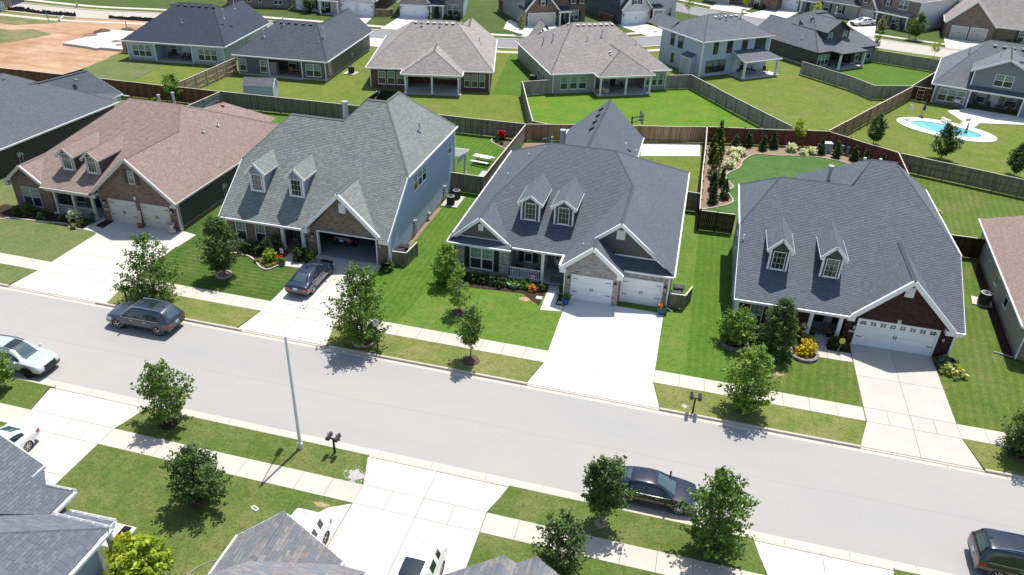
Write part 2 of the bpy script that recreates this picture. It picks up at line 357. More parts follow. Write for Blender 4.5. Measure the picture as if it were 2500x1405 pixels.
B_RED = brick('brick_red', (.17, .062, .045), (.22, .085, .06), (.10, .04, .035), (.20, .13, .11))
B_WHITE = brick('brick_white', (.66, .65, .63), (.74, .73, .72), (.50, .48, .46), (.68, .67, .66))
B_MIX = brick('brick_mix', (.24, .175, .14), (.33, .27, .22), (.15, .11, .10), (.33, .29, .25))
W_BLUE = plain('siding_light_blue', (.36, .44, .54), .55, noise=.05)
W_CHAR = plain('siding_charcoal', (.05, .052, .058), .5, noise=.06); W_NIGHT = plain('siding_dark_brown', (.052, .047, .046), .5, noise=.06)
W_SLATE = plain('siding_slate', (.10, .115, .13), .5, noise=.05); W_GREY = plain('siding_grey', (.30, .30, .29), .55, noise=.05)
W_BLUEG = plain('siding_blue_grey', (.22, .28, .34), .5, noise=.05); W_SKY = plain('siding_pale_blue', (.40, .48, .56), .5, noise=.05)
W_NAVY = plain('siding_navy', (.055, .075, .10), .5); W_WHITE = plain('siding_white', (.72, .74, .76), .5); W_TAUPE = plain('siding_taupe', (.33, .315, .285), .55, noise=.05)
W_SHAKE = plain('shake_taupe', (.10, .094, .09), .6, noise=.15, nscale=9); W_HGREY = plain('siding_heather', (.20, .215, .235), .5, noise=.05)
T_WHITE = plain('trim_white', (.80, .80, .79), .45, noise=.03); T_GREY = plain('trim_greige', (.46, .44, .40), .5); T_DARK = plain('trim_black', (.02, .02, .022), .4)
D_WHITE = plain('garage_white', (.78, .79, .80), .4, noise=.03); D_TAN = plain('garage_tan', (.50, .475, .42), .45, noise=.03)
GL_UP = glass_mat('glass_blinds_reflection', (.16, .235, .21), .05, .6); GL_LO = glass_mat('glass_dark', (.025, .034, .036), .04, .8)  # upper panes: blinds, plus the lawns' green reflection put into the colour
GL_PALE = glass_mat('glass_curtain', (.36, .36, .32), .08, .5); GL_CAR = glass_mat('car_glass', (.016, .022, .026), .02, 1.0)
M_BLACK = plain('black_metal', (.012, .012, .013), .4); M_DKGREY = plain('dark_grey', (.05, .052, .055), .5); M_STEEL = plain('galvanised', (.42, .44, .46), .4, .6)
M_WHITEP = plain('white_plastic', (.78, .78, .77), .4); M_ALU = plain('aluminium', (.62, .63, .65), .32, .85); M_PIPE = plain('pipe_grey', (.36, .37, .39), .5)
M_DOORBLK = plain('door_black', (.012, .012, .013), .35); M_SHUT = plain('shutter_black', (.013, .013, .015), .5); M_SHUTB = plain('shutter_brown', (.055, .048, .045), .5)
M_UTIL = plain('utility_green', (.20, .27, .24), .5); M_UTILG = plain('utility_grey', (.36, .39, .40), .5)
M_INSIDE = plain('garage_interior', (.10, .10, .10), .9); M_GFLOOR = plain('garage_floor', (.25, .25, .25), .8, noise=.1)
WD = {'brown': [wood('wood_brown_a', (.18, .078, .042)), wood('wood_brown_b', (.21, .094, .052)), wood('wood_brown_c', (.15, .064, .036))],
 'red': [wood('wood_red_a', (.155, .052, .036)), wood('wood_red_b', (.185, .063, .045)), wood('wood_red_c', (.125, .042, .03))],
 'dark': [wood('wood_dark_a', (.06, .028, .018)), wood('wood_dark_b', (.075, .033, .02)), wood('wood_dark_c', (.045, .02, .014))],
 'grey': [wood('wood_grey_a', (.30, .275, .235)), wood('wood_grey_b', (.345, .315, .27)), wood('wood_grey_c', (.255, .225, .19))],
 'olive': [wood('wood_olive_a', (.205, .18, .135)), wood('wood_olive_b', (.24, .21, .16)), wood('wood_olive_c', (.165, .14, .105))],
 'silver': [wood('wood_silver_a', (.28, .29, .28)), wood('wood_silver_b', (.33, .33, .32)), wood('wood_silver_c', (.22, .22, .20))],
 'cedar': [wood('wood_cedar_a', (.34, .22, .125)), wood('wood_cedar_b', (.40, .26, .155)), wood('wood_cedar_c', (.27, .165, .09))],
 'tan': [wood('wood_tan_a', (.50, .385, .25)), wood('wood_tan_b', (.55, .43, .285)), wood('wood_tan_c', (.43, .325, .20))],
 'cap': wood('wood_cap', (.56, .50, .42), .15)}
M_BARK = wood('bark', (.16, .135, .11)); M_BARKD = wood('bark_dark', (.075, .062, .052))
LF = {'maple': [leafmat('leaf_maple_a', (.084, .163, .026)), leafmat('leaf_maple_b', (.063, .124, .023)), leafmat('leaf_maple_c', (.119, .202, .034))],
 'deep': [leafmat('leaf_deep_a', (.060, .119, .029)), leafmat('leaf_deep_b', (.047, .090, .026)), leafmat('leaf_deep_c', (.086, .152, .036))],
 'bright': [leafmat('leaf_bright_a', (.119, .221, .029)), leafmat('leaf_bright_b', (.091, .176, .026)), leafmat('leaf_bright_c', (.183, .280, .039))],
 'ever': [leafmat('leaf_ever_a', (.047, .095, .019), .2), leafmat('leaf_ever_b', (.066, .115, .019), .2), leafmat('leaf_ever_c', (.032, .068, .016), .2)],
 'thuja': [leafmat('leaf_thuja_a', (.119, .156, .018), .2), leafmat('leaf_thuja_b', (.084, .124, .016), .2), leafmat('leaf_thuja_c', (.154, .182, .023), .2)],
 'sumac': [leafmat('leaf_pale_a', (.154, .195, .078)), leafmat('leaf_pale_b', (.225, .240, .111)), leafmat('leaf_pale_c', (.119, .156, .058))],
 'var': [leafmat('leaf_var_a', (.197, .234, .098)), leafmat('leaf_var_b', (.365, .351, .182)), leafmat('leaf_var_c', (.098, .143, .046))],
 'gold': [leafmat('leaf_gold_a', (.52, .43, .015)), leafmat('leaf_gold_b', (.42, .36, .015)), leafmat('leaf_gold_c', (.60, .50, .03))],
 'lime': [leafmat('leaf_lime_a', (.267, .351, .026)), leafmat('leaf_lime_b', (.197, .286, .026)), leafmat('leaf_lime_c', (.351, .416, .046))],
 'white': [leafmat('petal_white_a', (.62, .64, .46)), leafmat('petal_white_b', (.70, .70, .58)), leafmat('leaf_under', (.126, .182, .052))],
 'red': [leafmat('petal_red_a', (.50, .02, .03)), leafmat('petal_red_b', (.62, .04, .05)), leafmat('leaf_red_under', (.084, .143, .039))],
 'pink': [leafmat('petal_pink_a', (.48, .05, .16)), leafmat('petal_purple', (.22, .05, .30)), leafmat('leaf_pink_under', (.070, .117, .039))],
 'orange': [leafmat('petal_orange_a', (.60, .20, .02)), leafmat('petal_orange_b', (.65, .28, .05)), leafmat('leaf_or_under', (.070, .117, .039))],
 'hosta': [leafmat('leaf_hosta_a', (.36, .40, .11)), leafmat('leaf_hosta_b', (.16, .24, .06)), leafmat('leaf_hosta_c', (.50, .50, .22))],
 'bluehosta': [leafmat('leaf_bhosta_a', (.10, .16, .10)), leafmat('leaf_bhosta_b', (.16, .22, .16)), leafmat('leaf_bhosta_c', (.06, .11, .06))]}
# ---------------------------------------------------------------- ground, road, kerbs, pavements
def ln(c, x): return c-.0093*x
def sheet(name, poly, z, mat, kind='structure', parent=None):
    b = MB(); a = sum(poly[i][0]*poly[(i+1) % len(poly)][1]-poly[(i+1) % len(poly)][0]*poly[i][1] for i in range(len(poly)))
    p = poly if a > 0 else poly[::-1]
    b.face([(x, y, z) for x, y in p]); o = b.build(name, mat, parent); o['kind'] = kind; return o
def ground():
    b = MB(); X = 1500
    b.face([(-X, ln(39.9, -X), -.02), (X, ln(39.9, X), -.02), (X, 1800, -.02), (-X, 1800, -.02)])
    b.face([(-X, -600, -.02), (X, -600, -.02), (X, ln(26.45, X), -.02), (-X, ln(26.45, -X), -.02)])
    b.face([(-X, ln(26, -X), -.25), (X, ln(26, X), -.25), (X, ln(40.3, X), -.25), (-X, ln(40.3, -X), -.25)])
    o = b.build('ground', G_BACK); o['kind'] = 'structure'
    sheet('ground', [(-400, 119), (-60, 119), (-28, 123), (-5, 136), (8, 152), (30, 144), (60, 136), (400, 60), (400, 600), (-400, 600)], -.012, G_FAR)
    b = MB(); xs = [-300, -60, 60, 300]
    for i in range(3):
        x0, x1 = xs[i], xs[i+1]
        b.face([(x0, ln(29.30, x0), -.13), (x1, ln(29.30, x1), -.13), (x1, ln(37.0, x1), -.13), (x0, ln(37.0, x0), -.13)])
    o = b.build('road', M_ROAD); o['kind'] = 'structure'
ground()
def slab(parent, pts, mat, top=.03, th=.12, gap=.007, name='slab', tops=None, label=None):
    cx = sum(p[0] for p in pts)/len(pts); cy = sum(p[1] for p in pts)/len(pts); q = []
    for p in pts:
        dx, dy = p[0]-cx, p[1]-cy
        q.append((p[0]-math.copysign(min(gap, abs(dx)), dx), p[1]-math.copysign(min(gap, abs(dy)), dy)))
    a = sum(q[i][0]*q[(i+1) % len(q)][1]-q[(i+1) % len(q)][0]*q[i][1] for i in range(len(q)))
    tz = list(tops) if tops else [top]*len(q)
    if a < 0: q.reverse(); tz.reverse()
    n = len(q); b = MB(); ins = .012
    lo = [(x-cx, y-cy, z-th) for (x, y), z in zip(q, tz)]; md = [(x-cx, y-cy, z-.012) for (x, y), z in zip(q, tz)]
    hi = [(x-cx-math.copysign(min(ins, abs(x-cx)), x-cx), y-cy-math.copysign(min(ins, abs(y-cy)), y-cy), z) for (x, y), z in zip(q, tz)]
    vs = lo+md+hi; fs = []
    for k in (0, n): fs += [(k+i, k+(i+1) % n, k+n+(i+1) % n, k+n+i) for i in range(n)]
    fs.append(tuple(range(2*n, 3*n))); b.mesh(vs, fs)
    o = b.build(name, mat, parent); o.location = (cx, cy, 0); return o
def lerp(a, b, t): return (a[0]+(b[0]-a[0])*t, a[1]+(b[1]-a[1])*t)
def slab_strip(parent, x0, x1, ca, cb, step, mat, top=.025, name='slab'):
    n = max(1, round((x1-x0)/step)); w_ = (x1-x0)/n
    for i in range(n):
        a, c = x0+i*w_, x0+(i+1)*w_
        dz = top+random.uniform(-.004, .004)
        slab(parent, [(a, ln(ca, a)), (c, ln(ca, c)), (c, ln(cb, c)), (a, ln(cb, a))], mat, dz, name=name)
def kerbs():
    # openings where driveways meet the street
    far_open = [(-45.75, -38.45), (-27.1, -20.75), (-7.35, .8), (12.2, 18.7)]
    near_open = [(-34.3, -27.7), (-14.2, -6.2), (6.0, 12.6)]
    for nm, back, front, asph, sg, op in (('far', 37.44, 37.28, 36.99, 1, far_open), ('near', 28.66, 28.82, 29.31, -1, near_open)):
        k = group_struct('kerb'); g = group_struct('gutter')
        edges = [-90]+[e for o in op for e in o]+[60]
        for i in range(0, len(edges), 2):
            a, c = edges[i], edges[i+1]; n = max(1, round((c-a)/3.05)); st = (c-a)/n
            for j in range(n):
                x0, x1 = a+j*st+.006, a+(j+1)*st-.006
                b = MB(); y0, y1 = ln(back, x0), ln(front, x0); ya, yb = ln(back, x1), ln(front, x1)
                cx = (x0+x1)/2; cy = (y0+yb)/2
                prof = [(0, -.25), (0, .012), (.75, .012), (.9, -.01), (1.0, -.125), (1.0, -.25)]
                vs = [(x0-cx, y0+(y1-y0)*t-cy, z) for t, z in prof]+[(x1-cx, ya+(yb-ya)*t-cy, z) for t, z in prof]
                fs = [(q, q+1, q+7, q+6) for q in range(5)]+[tuple(range(5, -1, -1)), tuple(range(6, 12))]
                if sg < 0: fs = fs
                else: fs = [tuple(reversed(f)) for f in fs]
                b.mesh(vs, fs); o = b.build('kerb_stone', M_KERB, k); o.location = (cx, cy, 0)
        for (a, c) in op:      # dropped kerb lip in front of a driveway
            n = 2
            for j in range(n):
                x0, x1 = a+(c-a)*j/n+.004, a+(c-a)*(j+1)/n-.004
                slab(k, [(x0, ln(back, x0)), (x1, ln(back, x1)), (x1, ln(front, x1)), (x0, ln(front, x0))], M_KERB, top=-.09, th=.12, gap=.002, name='kerb_stone')
        x = -90.0
        while x < 60:
            x1 = min(60, x+3.05)
            slab(g, [(x, ln(front, x)), (x1, ln(front, x1)), (x1, ln(asph, x1)), (x, ln(asph, x))], M_GUTTER, th=.1, gap=.005, name='gutter_slab', tops=[-.118, -.118, -.122, -.122])
            x = x1
kerbs()
def pavements():
    s = group_struct('pavement')
    for a, c in ((-90, -45.2), (-38.2, -26.72), (-21.45, -6.8), (.2, 12.78), (18.05, 60)): slab_strip(s, a, c, 39.78, 41.13, 1.52, M_WALK)
    s = group_struct('pavement')
    for a, c in ((-70, -34.0), (-28.5, -13.58), (-6.9, 6.7), (12.4, 50)): slab_strip(s, a, c, 25.24, 26.56, 1.75, M_WALK)
pavements()
def driveway(xl, xr, top_y, inner, outer, kerb, flare, mat, rows, split=True, tl=None, tr=None, label=None):
    "slab grid from the garage (top_y) across the pavement line to the street"
    d = group_struct('driveway'); xm = (xl+xr)/2; sg = 1 if top_y > outer else -1
    cols = [(xl, xm), (xm, xr)] if split else [(xl, xr)]
    ys = [top_y]+rows+[None, None]
    for ci, (a, c) in enumerate(cols):
        yy = [top_y]+rows
        for i in range(len(yy)-1): slab(d, [(a, yy[i]), (c, yy[i]), (c, yy[i+1]), (a, yy[i+1])], mat)
        slab(d, [(a, yy[-1]), (c, yy[-1]), (c, ln(inner, c)), (a, ln(inner, a))], mat)
        m_ = (a+c)/2
        for (p, q) in ((a, m_), (m_, c)): slab(d, [(p, ln(inner, p)), (q, ln(inner, q)), (q, ln(outer, q)), (p, ln(outer, p))], mat, top=.028)
        fa = a-(flare if ci == 0 else 0); fc = c+(flare if ci == len(cols)-1 else 0)
        slab(d, [(a, ln(outer, a)), (c, ln(outer, c)), (fc, ln(kerb, fc)), (fa, ln(kerb, fa))], mat, tops=[.026, .026, -.085, -.085])
    return d
D1_ = driveway(-45.4, -38.1, 46.5, 41.13, 39.78, 37.46, .45, M_DRIVE, [43.3])
slab(D1_, [(-45.6, 46.5), (-41.8, 46.5), (-41.8, 48.95), (-45.6, 48.95)], M_DRIVE); slab(D1_, [(-41.8, 46.5), (-38.0, 46.5), (-37.8, 48.75), (-38.9, 49.0), (-41.8, 48.95)], M_DRIVE)
driveway(-27.0, -21.45, 48.7, 41.13, 39.78, 37.46, .5, M_DRIVE, [46.0, 43.6])
driveway(-6.82, .2, 48.1, 41.13, 39.78, 37.46, .62, M_DRIVE_NEW, [46.4, 43.9])
driveway(12.82, 18.05, 48.15, 41.13, 39.78, 37.46, .62, M_DRIVE_OLD, [44.35])
driveway(-34.0, -28.5, 17.5, 25.24, 26.56, 28.64, .55, M_DRIVE, [20.2, 23.0])
d2_ = driveway(-13.58, -6.92, 17.5, 25.24, 26.56, 28.64, .65, M_DRIVE, [21.4])
slab(d2_, [(-13.6, 25.3), (-13.6, 17.5), (-15.9, 17.5), (-15.9, 23.0), (-14.6, 24.75)], M_DRIVE)
driveway(6.7, 12.0, 17.5, 25.24, 26.56, 28.64, .6, M_DRIVE, [21.4])
# lawns: one sheet per lot, so that each keeps its own turf
def strip(x0, x1, ca, cb): return [(x0, ln(ca, x0)), (x1, ln(ca, x1)), (x1, ln(cb, x1)), (x0, ln(cb, x0))]
def verges(drives, lo, hi, x0, x1, mats, kerb_first):
    e = [(x0, x0)]
    for (a, c, f) in drives: e += [(a, a-f), (c, c+f)]
    e.append((x1, x1))
    for i in range(0, len(e), 2):
        (a, af), (c, cf) = e[i], e[i+1]
        if kerb_first: sheet('verge_lawn', [(af, ln(lo, af)), (cf, ln(lo, cf)), (c, ln(hi, c)), (a, ln(hi, a))], 0, mats[i//2])
        else: sheet('verge_lawn', [(a, ln(lo, a)), (c, ln(lo, c)), (cf, ln(hi, cf)), (af, ln(hi, af))], 0, mats[i//2])
verges([(-45.4, -38.1, .45), (-27.0, -21.45, .5), (-6.82, .2, .62), (12.82, 18.05, .62)], 37.40, 39.95, -120, 90, (G_H1, G_ROAD, G_ROAD, G_ROAD, G_ROAD), True)
verges([(-34.0, -28.5, .55), (-13.58, -6.92, .65), (6.7, 12.0, .6)], 26.4, 28.70, -90, 60, (G_NEAR, G_NEAR, G_NEAR, G_NEAR), False)
for x0, x1 in ((-90, -31), (-31, -10), (-10, 9), (9, 60)): sheet('lawn', [(x0, 0), (x1, 0), (x1, ln(25.3, x1)), (x0, ln(25.3, x0))], 0, G_NEAR)
sheet('lawn', [(-120, 42.0), (-42, 41.4), (-42, 60), (-56, 60), (-56, 78), (-120, 78)], 0, G_H1)
sheet('lawn', [(-42, 41.4), (-24, 41.2), (-24, 50), (-36, 50), (-36, 63.8), (-42, 63.8)], 0, G_H2)
sheet('lawn', [(-24, 41.2), (-17.5, 41.2), (-16.6, 50), (-16.9, 63.9), (-24, 63.9)], 0, G_SIDE)
sheet('lawn', [(-17.5, 41.2), (2.1, 41.0), (2.1, 66.6), (-16.9, 66.6), (-16.6, 50)], 0, G_H3)
sheet('lawn', [(2.1, 41.0), (5.2, 41.0), (5.2, 62.9), (2.1, 62.9)], 0, G_SIDE)
sheet('lawn', [(5.2, 41.0), (60, 40.6), (60, 64.6), (5.2, 64.6)], 0, G_H4)
sheet('lawn', [(-56, 60), (-36, 60), (-36, 79), (-56, 78.3)], 0, G_SIDE)
sheet('lawn', [(-36, 63.9), (-17.7, 63.9), (-17.3, 79.5), (-36, 79.3)], 0, G_SIDE)
sheet('lawn', [(-17.3, 66.6), (1.8, 66.6), (1.75, 85.6), (-17.3, 79.6)], 0, G_BACK)
sheet('lawn', [(19, 64.6), (60, 64.6), (60, 70), (32.3, 80.4), (21.5, 84), (21.3, 77)], 0, G_H4)
sheet('lawn', [(-17.3, 79.6), (-10.5, 82), (1.75, 85.6), (11.2, 88.9), (5, 97.9), (-.9, 107), (-4, 105.4), (-18, 97.7), (-21.6, 95.5), (-17, 81)], 0, G_BRIGHT)
sheet('lawn', [(-25.5, 95.5), (-21.7, 95.4), (-18, 97.6), (-24, 115), (-28.5, 117)], 0, G_SIDE)
sheet('lawn', [(22.9, 110.7), (27.8, 112.5), (36.4, 129), (25.5, 133), (16, 122)], 0, G_SIDE)
# building lot on the far left
sheet('dirt', [(-140, 78.6), (-72.5, 78.8), (-76, 84), (-80.5, 93), (-80, 108), (-88, 113.6), (-96, 112.9), (-102, 112), (-112, 112.6), (-140, 114)], 0, M_DIRT)
sheet('rough_grass', [(-140, 86), (-101, 88.5), (-97.6, 96.5), (-96.6, 100.6), (-101.5, 102.2), (-104, 100.5), (-112, 101), (-140, 100)], .006, G_ROUGH)
sheet('rough_grass', [(-140, 104), (-106, 103.5), (-102, 106.5), (-99.5, 109.5), (-102.5, 112), (-112, 112.6), (-140, 113.6)], .006, G_ROUGH)
sheet('rough_grass', [(-79.5, 84.5), (-72.5, 78.8), (-70, 79), (-71, 92), (-80, 92.5)], .006, G_H1)
# back street, cross street
def ribbon(name, pts, wd, z, mat, kind='structure'):
    b = MB(); L = []; 
    for i, p in enumerate(pts):
        a = Vector(pts[max(0, i-1)]); c = Vector(pts[min(len(pts)-1, i+1)]); d = (c-a).normalized(); n = Vector((-d.y, d.x))
        L.append((Vector(p)+n*wd/2, Vector(p)-n*wd/2))
    for i in range(len(L)-1):
        b.face([(*L[i][1], z), (*L[i+1][1], z), (*L[i+1][0], z), (*L[i][0], z)])
    o = b.build(name, mat)
    if kind: o['kind'] = kind
    return o
def smooth_line(pts, n=6):
    out = []
    for i in range(len(pts)-1):
        p0 = Vector(pts[max(0, i-1)]); p1 = Vector(pts[i]); p2 = Vector(pts[i+1]); p3 = Vector(pts[min(len(pts)-1, i+2)])
        for k in range(n):
            t = k/n; out.append(tuple(.5*((2*p1)+(p2-p0)*t+(2*p0-5*p1+4*p2-p3)*t*t+(3*p1-p0-3*p2+p3)*t**3)))
    out.append(tuple(pts[-1])); return out
def offset_line(pts, d):
    o = []
    for i, p in enumerate(pts):
        a = Vector(pts[max(0, i-1)]); c = Vector(pts[min(len(pts)-1, i+1)]); t = (c-a).normalized(); o.append((p[0]-t.y*d, p[1]+t.x*d))
    return o
BS = smooth_line([(-125, 114.9), (-105, 114.3), (-90, 117), (-70, 118.6), (-50, 119.7), (-38, 120.9), (-29, 122.3), (-19, 126.2), (-9, 132.4), (0, 141), (8, 150.5), (10, 154)])
XS = smooth_line([(-20, 176), (-12, 168.2), (0, 160.4), (10, 155.8), (28, 147.4), (41, 143.6), (70, 137)])
ribbon('road', BS[:18], 5.6, -.002, M_ROAD3); ribbon('road', BS[17:], 6.0, -.001, M_ROAD2)
ribbon('road', XS[:20], 6.6, .001, M_ROAD2); ribbon('road', XS[19:], 7.6, .002, M_ROAD3)
for sd in (1, -1):
    ribbon('kerb', offset_line(BS, sd*3.1), .45, .05, M_KERB)
    ribbon('pavement', offset_line(BS, sd*5.6), 1.25, .03, M_WALK)
ribbon('kerb', offset_line(XS, 3.6), .45, .05, M_KERB)
ribbon('pavement', offset_line(XS, 7.0), 1.25, .03, M_WALK)
def pad(poly, mat=M_PATIO, top=.05, name='patio', split=None):
    b = MB(); b.prism(poly, -.05, top); o = b.build(name, mat); o['kind'] = 'structure'; return o
# ---------------------------------------------------------------- houses
F_, R_, L_, K_ = (((1, 0, 0), (0, -1, 0))), (((0, 1, 0), (1, 0, 0))), (((0, -1, 0), (-1, 0, 0))), (((-1, 0, 0), (0, 1, 0)))
SHARED = {}
class House:
    def __init__(s, name, label, loc, rz=0.0, roof=None, trim=None, cat='house', world=False, group=None):
        s.root = thing(name, label, cat, loc, rz, group); s.off = tuple(loc) if world else (0, 0, 0)
        s.roofm = roof; s.trim = trim or T_WHITE; s.rf = MB(); s.cap = MB(); s.wl = {}; s.gut = MB(); s.rk = MB(); s.wd = 0
        s.roof_o = None
    def part(s, mb, name, mats, parent=None, **k): return mb.build(name, mats, parent or s.root, s.off, **k)
    def R(s, *pts, step=.14, lift=.014, c0=0.0): s.rf.courses(pts, step, lift, 0, (0, 0, 1), c0)
    def caps(s, *pts):
        "ridge cap shingles, one short saddle after the other"
        for p, q in zip(pts[:-1], pts[1:]):
            p, q = Vector(p), Vector(q); L = (q-p).length; d = (q-p)/L; n = max(1, int(L/.2)); sd = d.cross(Vector((0, 0, 1))); sd.normalize(); up = sd.cross(d)
            for i in range(n):
                a = p+d*(i*L/n); c = p+d*((i+1)*L/n+.02); h = .035; h2 = .02
                v = [a-sd*.14-up*.06, a+up*h, a+sd*.14-up*.06, c-sd*.14-up*.075, c+up*h2, c+sd*.14-up*.075]
                s.cap.mesh(v, ((0, 3, 4, 1), (1, 4, 5, 2), (0, 1, 2)))
    def W(s, pts, out, mat, lap=None):
        b = s.wl.setdefault((mat.name, bool(lap)), (MB(), mat)); b[0].courses(pts, lap, .014, 0, out)
    def rect(s, o, fr, w, h, mat, lap=None):
        a, n = Vector(fr[0]), fr[1]; o = Vector(o); z = Vector((0, 0, h)); s.W([o, o+a*w, o+a*w+z, o+z], n, mat, lap)
    def eave(s, p, q, fasc=.17):
        "gutter with a fascia behind and soffit"
        p = Vector(p); q = Vector(q); d = (q-p).normalized(); n = Vector((d.y, -d.x, 0))
        for (w_, z0, z1, o0, o1) in ((.1, -.13, .0, .0, .11), ):
            s.gut.obox(p, d, n, 0, (q-p).length, z0, z1, o0, o1)
        s.gut.obox(p, d, n, 0.002, (q-p).length-.002, -.19, -.03, -.03, -.003)
        s.gut.obox(p, d, n, 0.004, (q-p).length-.004, -.19, -.165, -.42, -.032)
    def rake(s, p, q, w_=.07, h=.22, drop=.10):
        p = Vector(p)-Vector((0, 0, drop)); q = Vector(q)-Vector((0, 0, drop)); s.rk.bar(p, q, w_, h)
    def post(s, x, y, z0, z1, w_=.09, mat=None):
        s.rk.box(x-w_/2, y-w_/2, z0, x+w_/2, y+w_/2, z1)
    def window(s, o, fr, w, h, units=1, grid='top', frame=None, up=None, lo=None, name='window', parent=None, sash=True, shutters=None, label=None):
        fm = frame or T_WHITE; a, n = fr; b = MB(); t = .065; o = Vector(o); up = up or GL_UP; t = .05; lo = lo or GL_LO
        b.obox(o, a, n, 0, w, -.001, t, -.05, .055); b.obox(o, a, n, 0, w, h-t, h, -.05, .055)
        b.obox(o, a, n, 0, t, t, h-t, -.05, .053); b.obox(o, a, n, w-t, w, t, h-t, -.05, .053)
        b.obox(o, a, n, -.04, w+.04, -.05, -.001, -.05, .08)
        uw = w/units; panes = []
        for k in range(units):
            x0 = k*uw; x1 = x0+uw
            if k: b.obox(o, a, n, x0-.05, x0+.05, t, h-t, -.05, .051)
            if sash: b.obox(o, a, n, x0+t, x1-t, h*.5-.03, h*.5+.03, -.05, .045)
            rows = [(h*.5, h)] if grid == 'top' else ([(0, h)] if grid == 'all' else [])
            for (r0, r1) in rows:
                nc = 3 if uw > .75 or grid == 'all' else 2
                nr = 2 if grid == 'top' else 3
                for i in range(1, nc): b.obox(o, a, n, x0+uw*i/nc-.007, x0+uw*i/nc+.007, r0+t*.6, r1-t*.6, -.02, .032)
                for j in range(1, nr): b.obox(o, a, n, x0+t*.6, x1-t*.6, r0+(r1-r0)*j/nr-.007, r0+(r1-r0)*j/nr+.007, -.02, .031)
            e = .05 if k in (0, units-1) else .04
            if sash: panes += [(x0+.04, x1-.04, .04, h*.5-.01, lo), (x0+.04, x1-.04, h*.5+.01, h-.04, up)]
            else: panes.append((x0+.04, x1-.04, .04, h-.04, up))
        f = s.part(b, name, fm, parent)
        if label: f['label'] = label
        for (x0, x1, z0, z1, m) in panes:
            g = MB(); g.obox(o, a, n, x0, x1, z0, z1, -.03, .022); s.part(g, 'pane', m, f if parent is None else parent)
        if shutters:
            sm, sw = shutters
            for x0 in (-sw-.05, w+.05):
                g = MB(); g.obox(o, a, n, x0, x0+sw, -.03, h+.03, -.02, .03)
                for j in range(14): g.obox(o, a, n, x0+.05, x0+sw-.05, .05+j*(h-.1)/14, .05+(j+.6)*(h-.1)/14, .03, .045)
                s.part(g, 'shutter', sm, parent)
        return f
    def garage_door(s, o, fr, w, h, mat, lights=False, hinges=True, open_=False, trim=None):
        a, n = fr; o = Vector(o); b = MB(); tr = trim or s.trim; t = .09
        b.obox(o, a, n, -t, 0, 0, h+t, -.2, .075); b.obox(o, a, n, w, w+t, 0, h+t, -.2, .075); b.obox(o, a, n, 0, w, h, h+t, -.2, .074)
        f = s.part(b, 'garage_door', tr); np_ = 4; ph = h/np_
        if open_: return f
        nc = 8 if w > 4 else 4
        for k in range(np_):
            g = MB(); g.obox(o, a, n, .005, w-.005, k*ph+.006, (k+1)*ph-.006, -.02, .012)
            for c in range(nc):
                x0 = w*c/nc; x1 = w*(c+1)/nc
                if lights and k == np_-1: continue
                g.obox(o, a, n, x0+.09, x1-.09, k*ph+.11, (k+1)*ph-.10, .0, .022)
            s.part(g, 'panel', mat, f)
        if lights:
            for c in range(nc):
                x0 = w*c/nc+.14; x1 = w*(c+1)/nc-.14
                g = MB(); xm = (x0+x1)/2; z0 = (np_-1)*ph+.14; z1 = np_*ph-.1; zm = (z0+z1)/2
                for (p, q) in ((x0, xm-.018), (xm+.018, x1)):
                    for (u, v) in ((z0, zm-.018), (zm+.018, z1)): g.obox(o, a, n, p, q, u, v, 0, .018)
                s.part(g, 'pane', GL_LO, f)
        if hinges:
            for z in (h*.36, h*.87):
                for (x0, x1) in ((.07, .42), (w-.42, w-.07)):
                    g = MB(); g.obox(o, a, n, x0, x1, z-.018, z+.018, .01, .04); g.obox(o, a, n, x0 if x0 < 1 else x1-.05, (x0+.05) if x0 < 1 else x1, z-.04, z+.04, .01, .042)
                    s.part(g, 'hinge', M_BLACK, f)
            for dx in (-.09, .05):
                g = MB(); g.obox(o, a, n, w/2+dx, w/2+dx+.045, h*.5-.13, h*.5+.13, .01, .045); s.part(g, 'handle', M_BLACK, f)
        return f
    def door(s, o, fr, w, h, mat, side=None):
        a, n = fr; o = Vector(o); b = MB()
        b.obox(o, a, n, -.08, 0, 0, h+.08, -.05, .04); b.obox(o, a, n, w, w+.08, 0, h+.08, -.05, .04); b.obox(o, a, n, 0, w, h, h+.08, -.05, .039)
        f = s.part(b, 'door_frame', T_WHITE); g = MB(); g.obox(o, a, n, .004, w-.004, .01, h-.004, -.03, .012)
        for (u0, u1, z0, z1) in ((.14, .46, .1, .9), (.54, .86, .1, .9), (.14, .46, 1.0, 1.85), (.54, .86, 1.0, 1.85)): g.obox(o, a, n, w*u0, w*u1, z0, min(z1, h-.1), .0, .02)
        d = s.part(g, 'door', mat, f); k = MB(); k.obox(o, a, n, w*.9, w*.95, .95, 1.1, .01, .06); s.part(k, 'door_handle', M_ALU, f)
        if side is not None:
            x0, sw = side; c = MB(); c.obox(o, a, n, x0, x0+sw, 0, h+.08, -.05, .03); q = s.part(c, 'sidelight', T_WHITE)
            g = MB(); g.obox(o, a, n, x0+.1, x0+sw-.1, .55, h-.1, .0, .036); s.part(g, 'pane', GL_LO, q)
        return f
    def lamp(s, o, fr):
        a, n = fr; b = MB(); o = Vector(o)
        b.obox(o, a, n, -.05, .05, -.02, .24, 0, .03); b.obox(o, a, n, -.02, .02, .18, .22, .03, .14); b.obox(o, a, n, -.085, .085, .13, .17, .06, .22); b.obox(o, a, n, -.05, .05, .17, .23, .09, .19); b.obox(o, a, n, -.02, .02, -.17, -.12, .12, .16)
        f = s.part(b, 'wall_lamp', M_BLACK); g = MB(); g.obox(o, a, n, -.06, .06, -.12, .13, .08, .2); s.part(g, 'lamp_glass', GL_PALE, f)
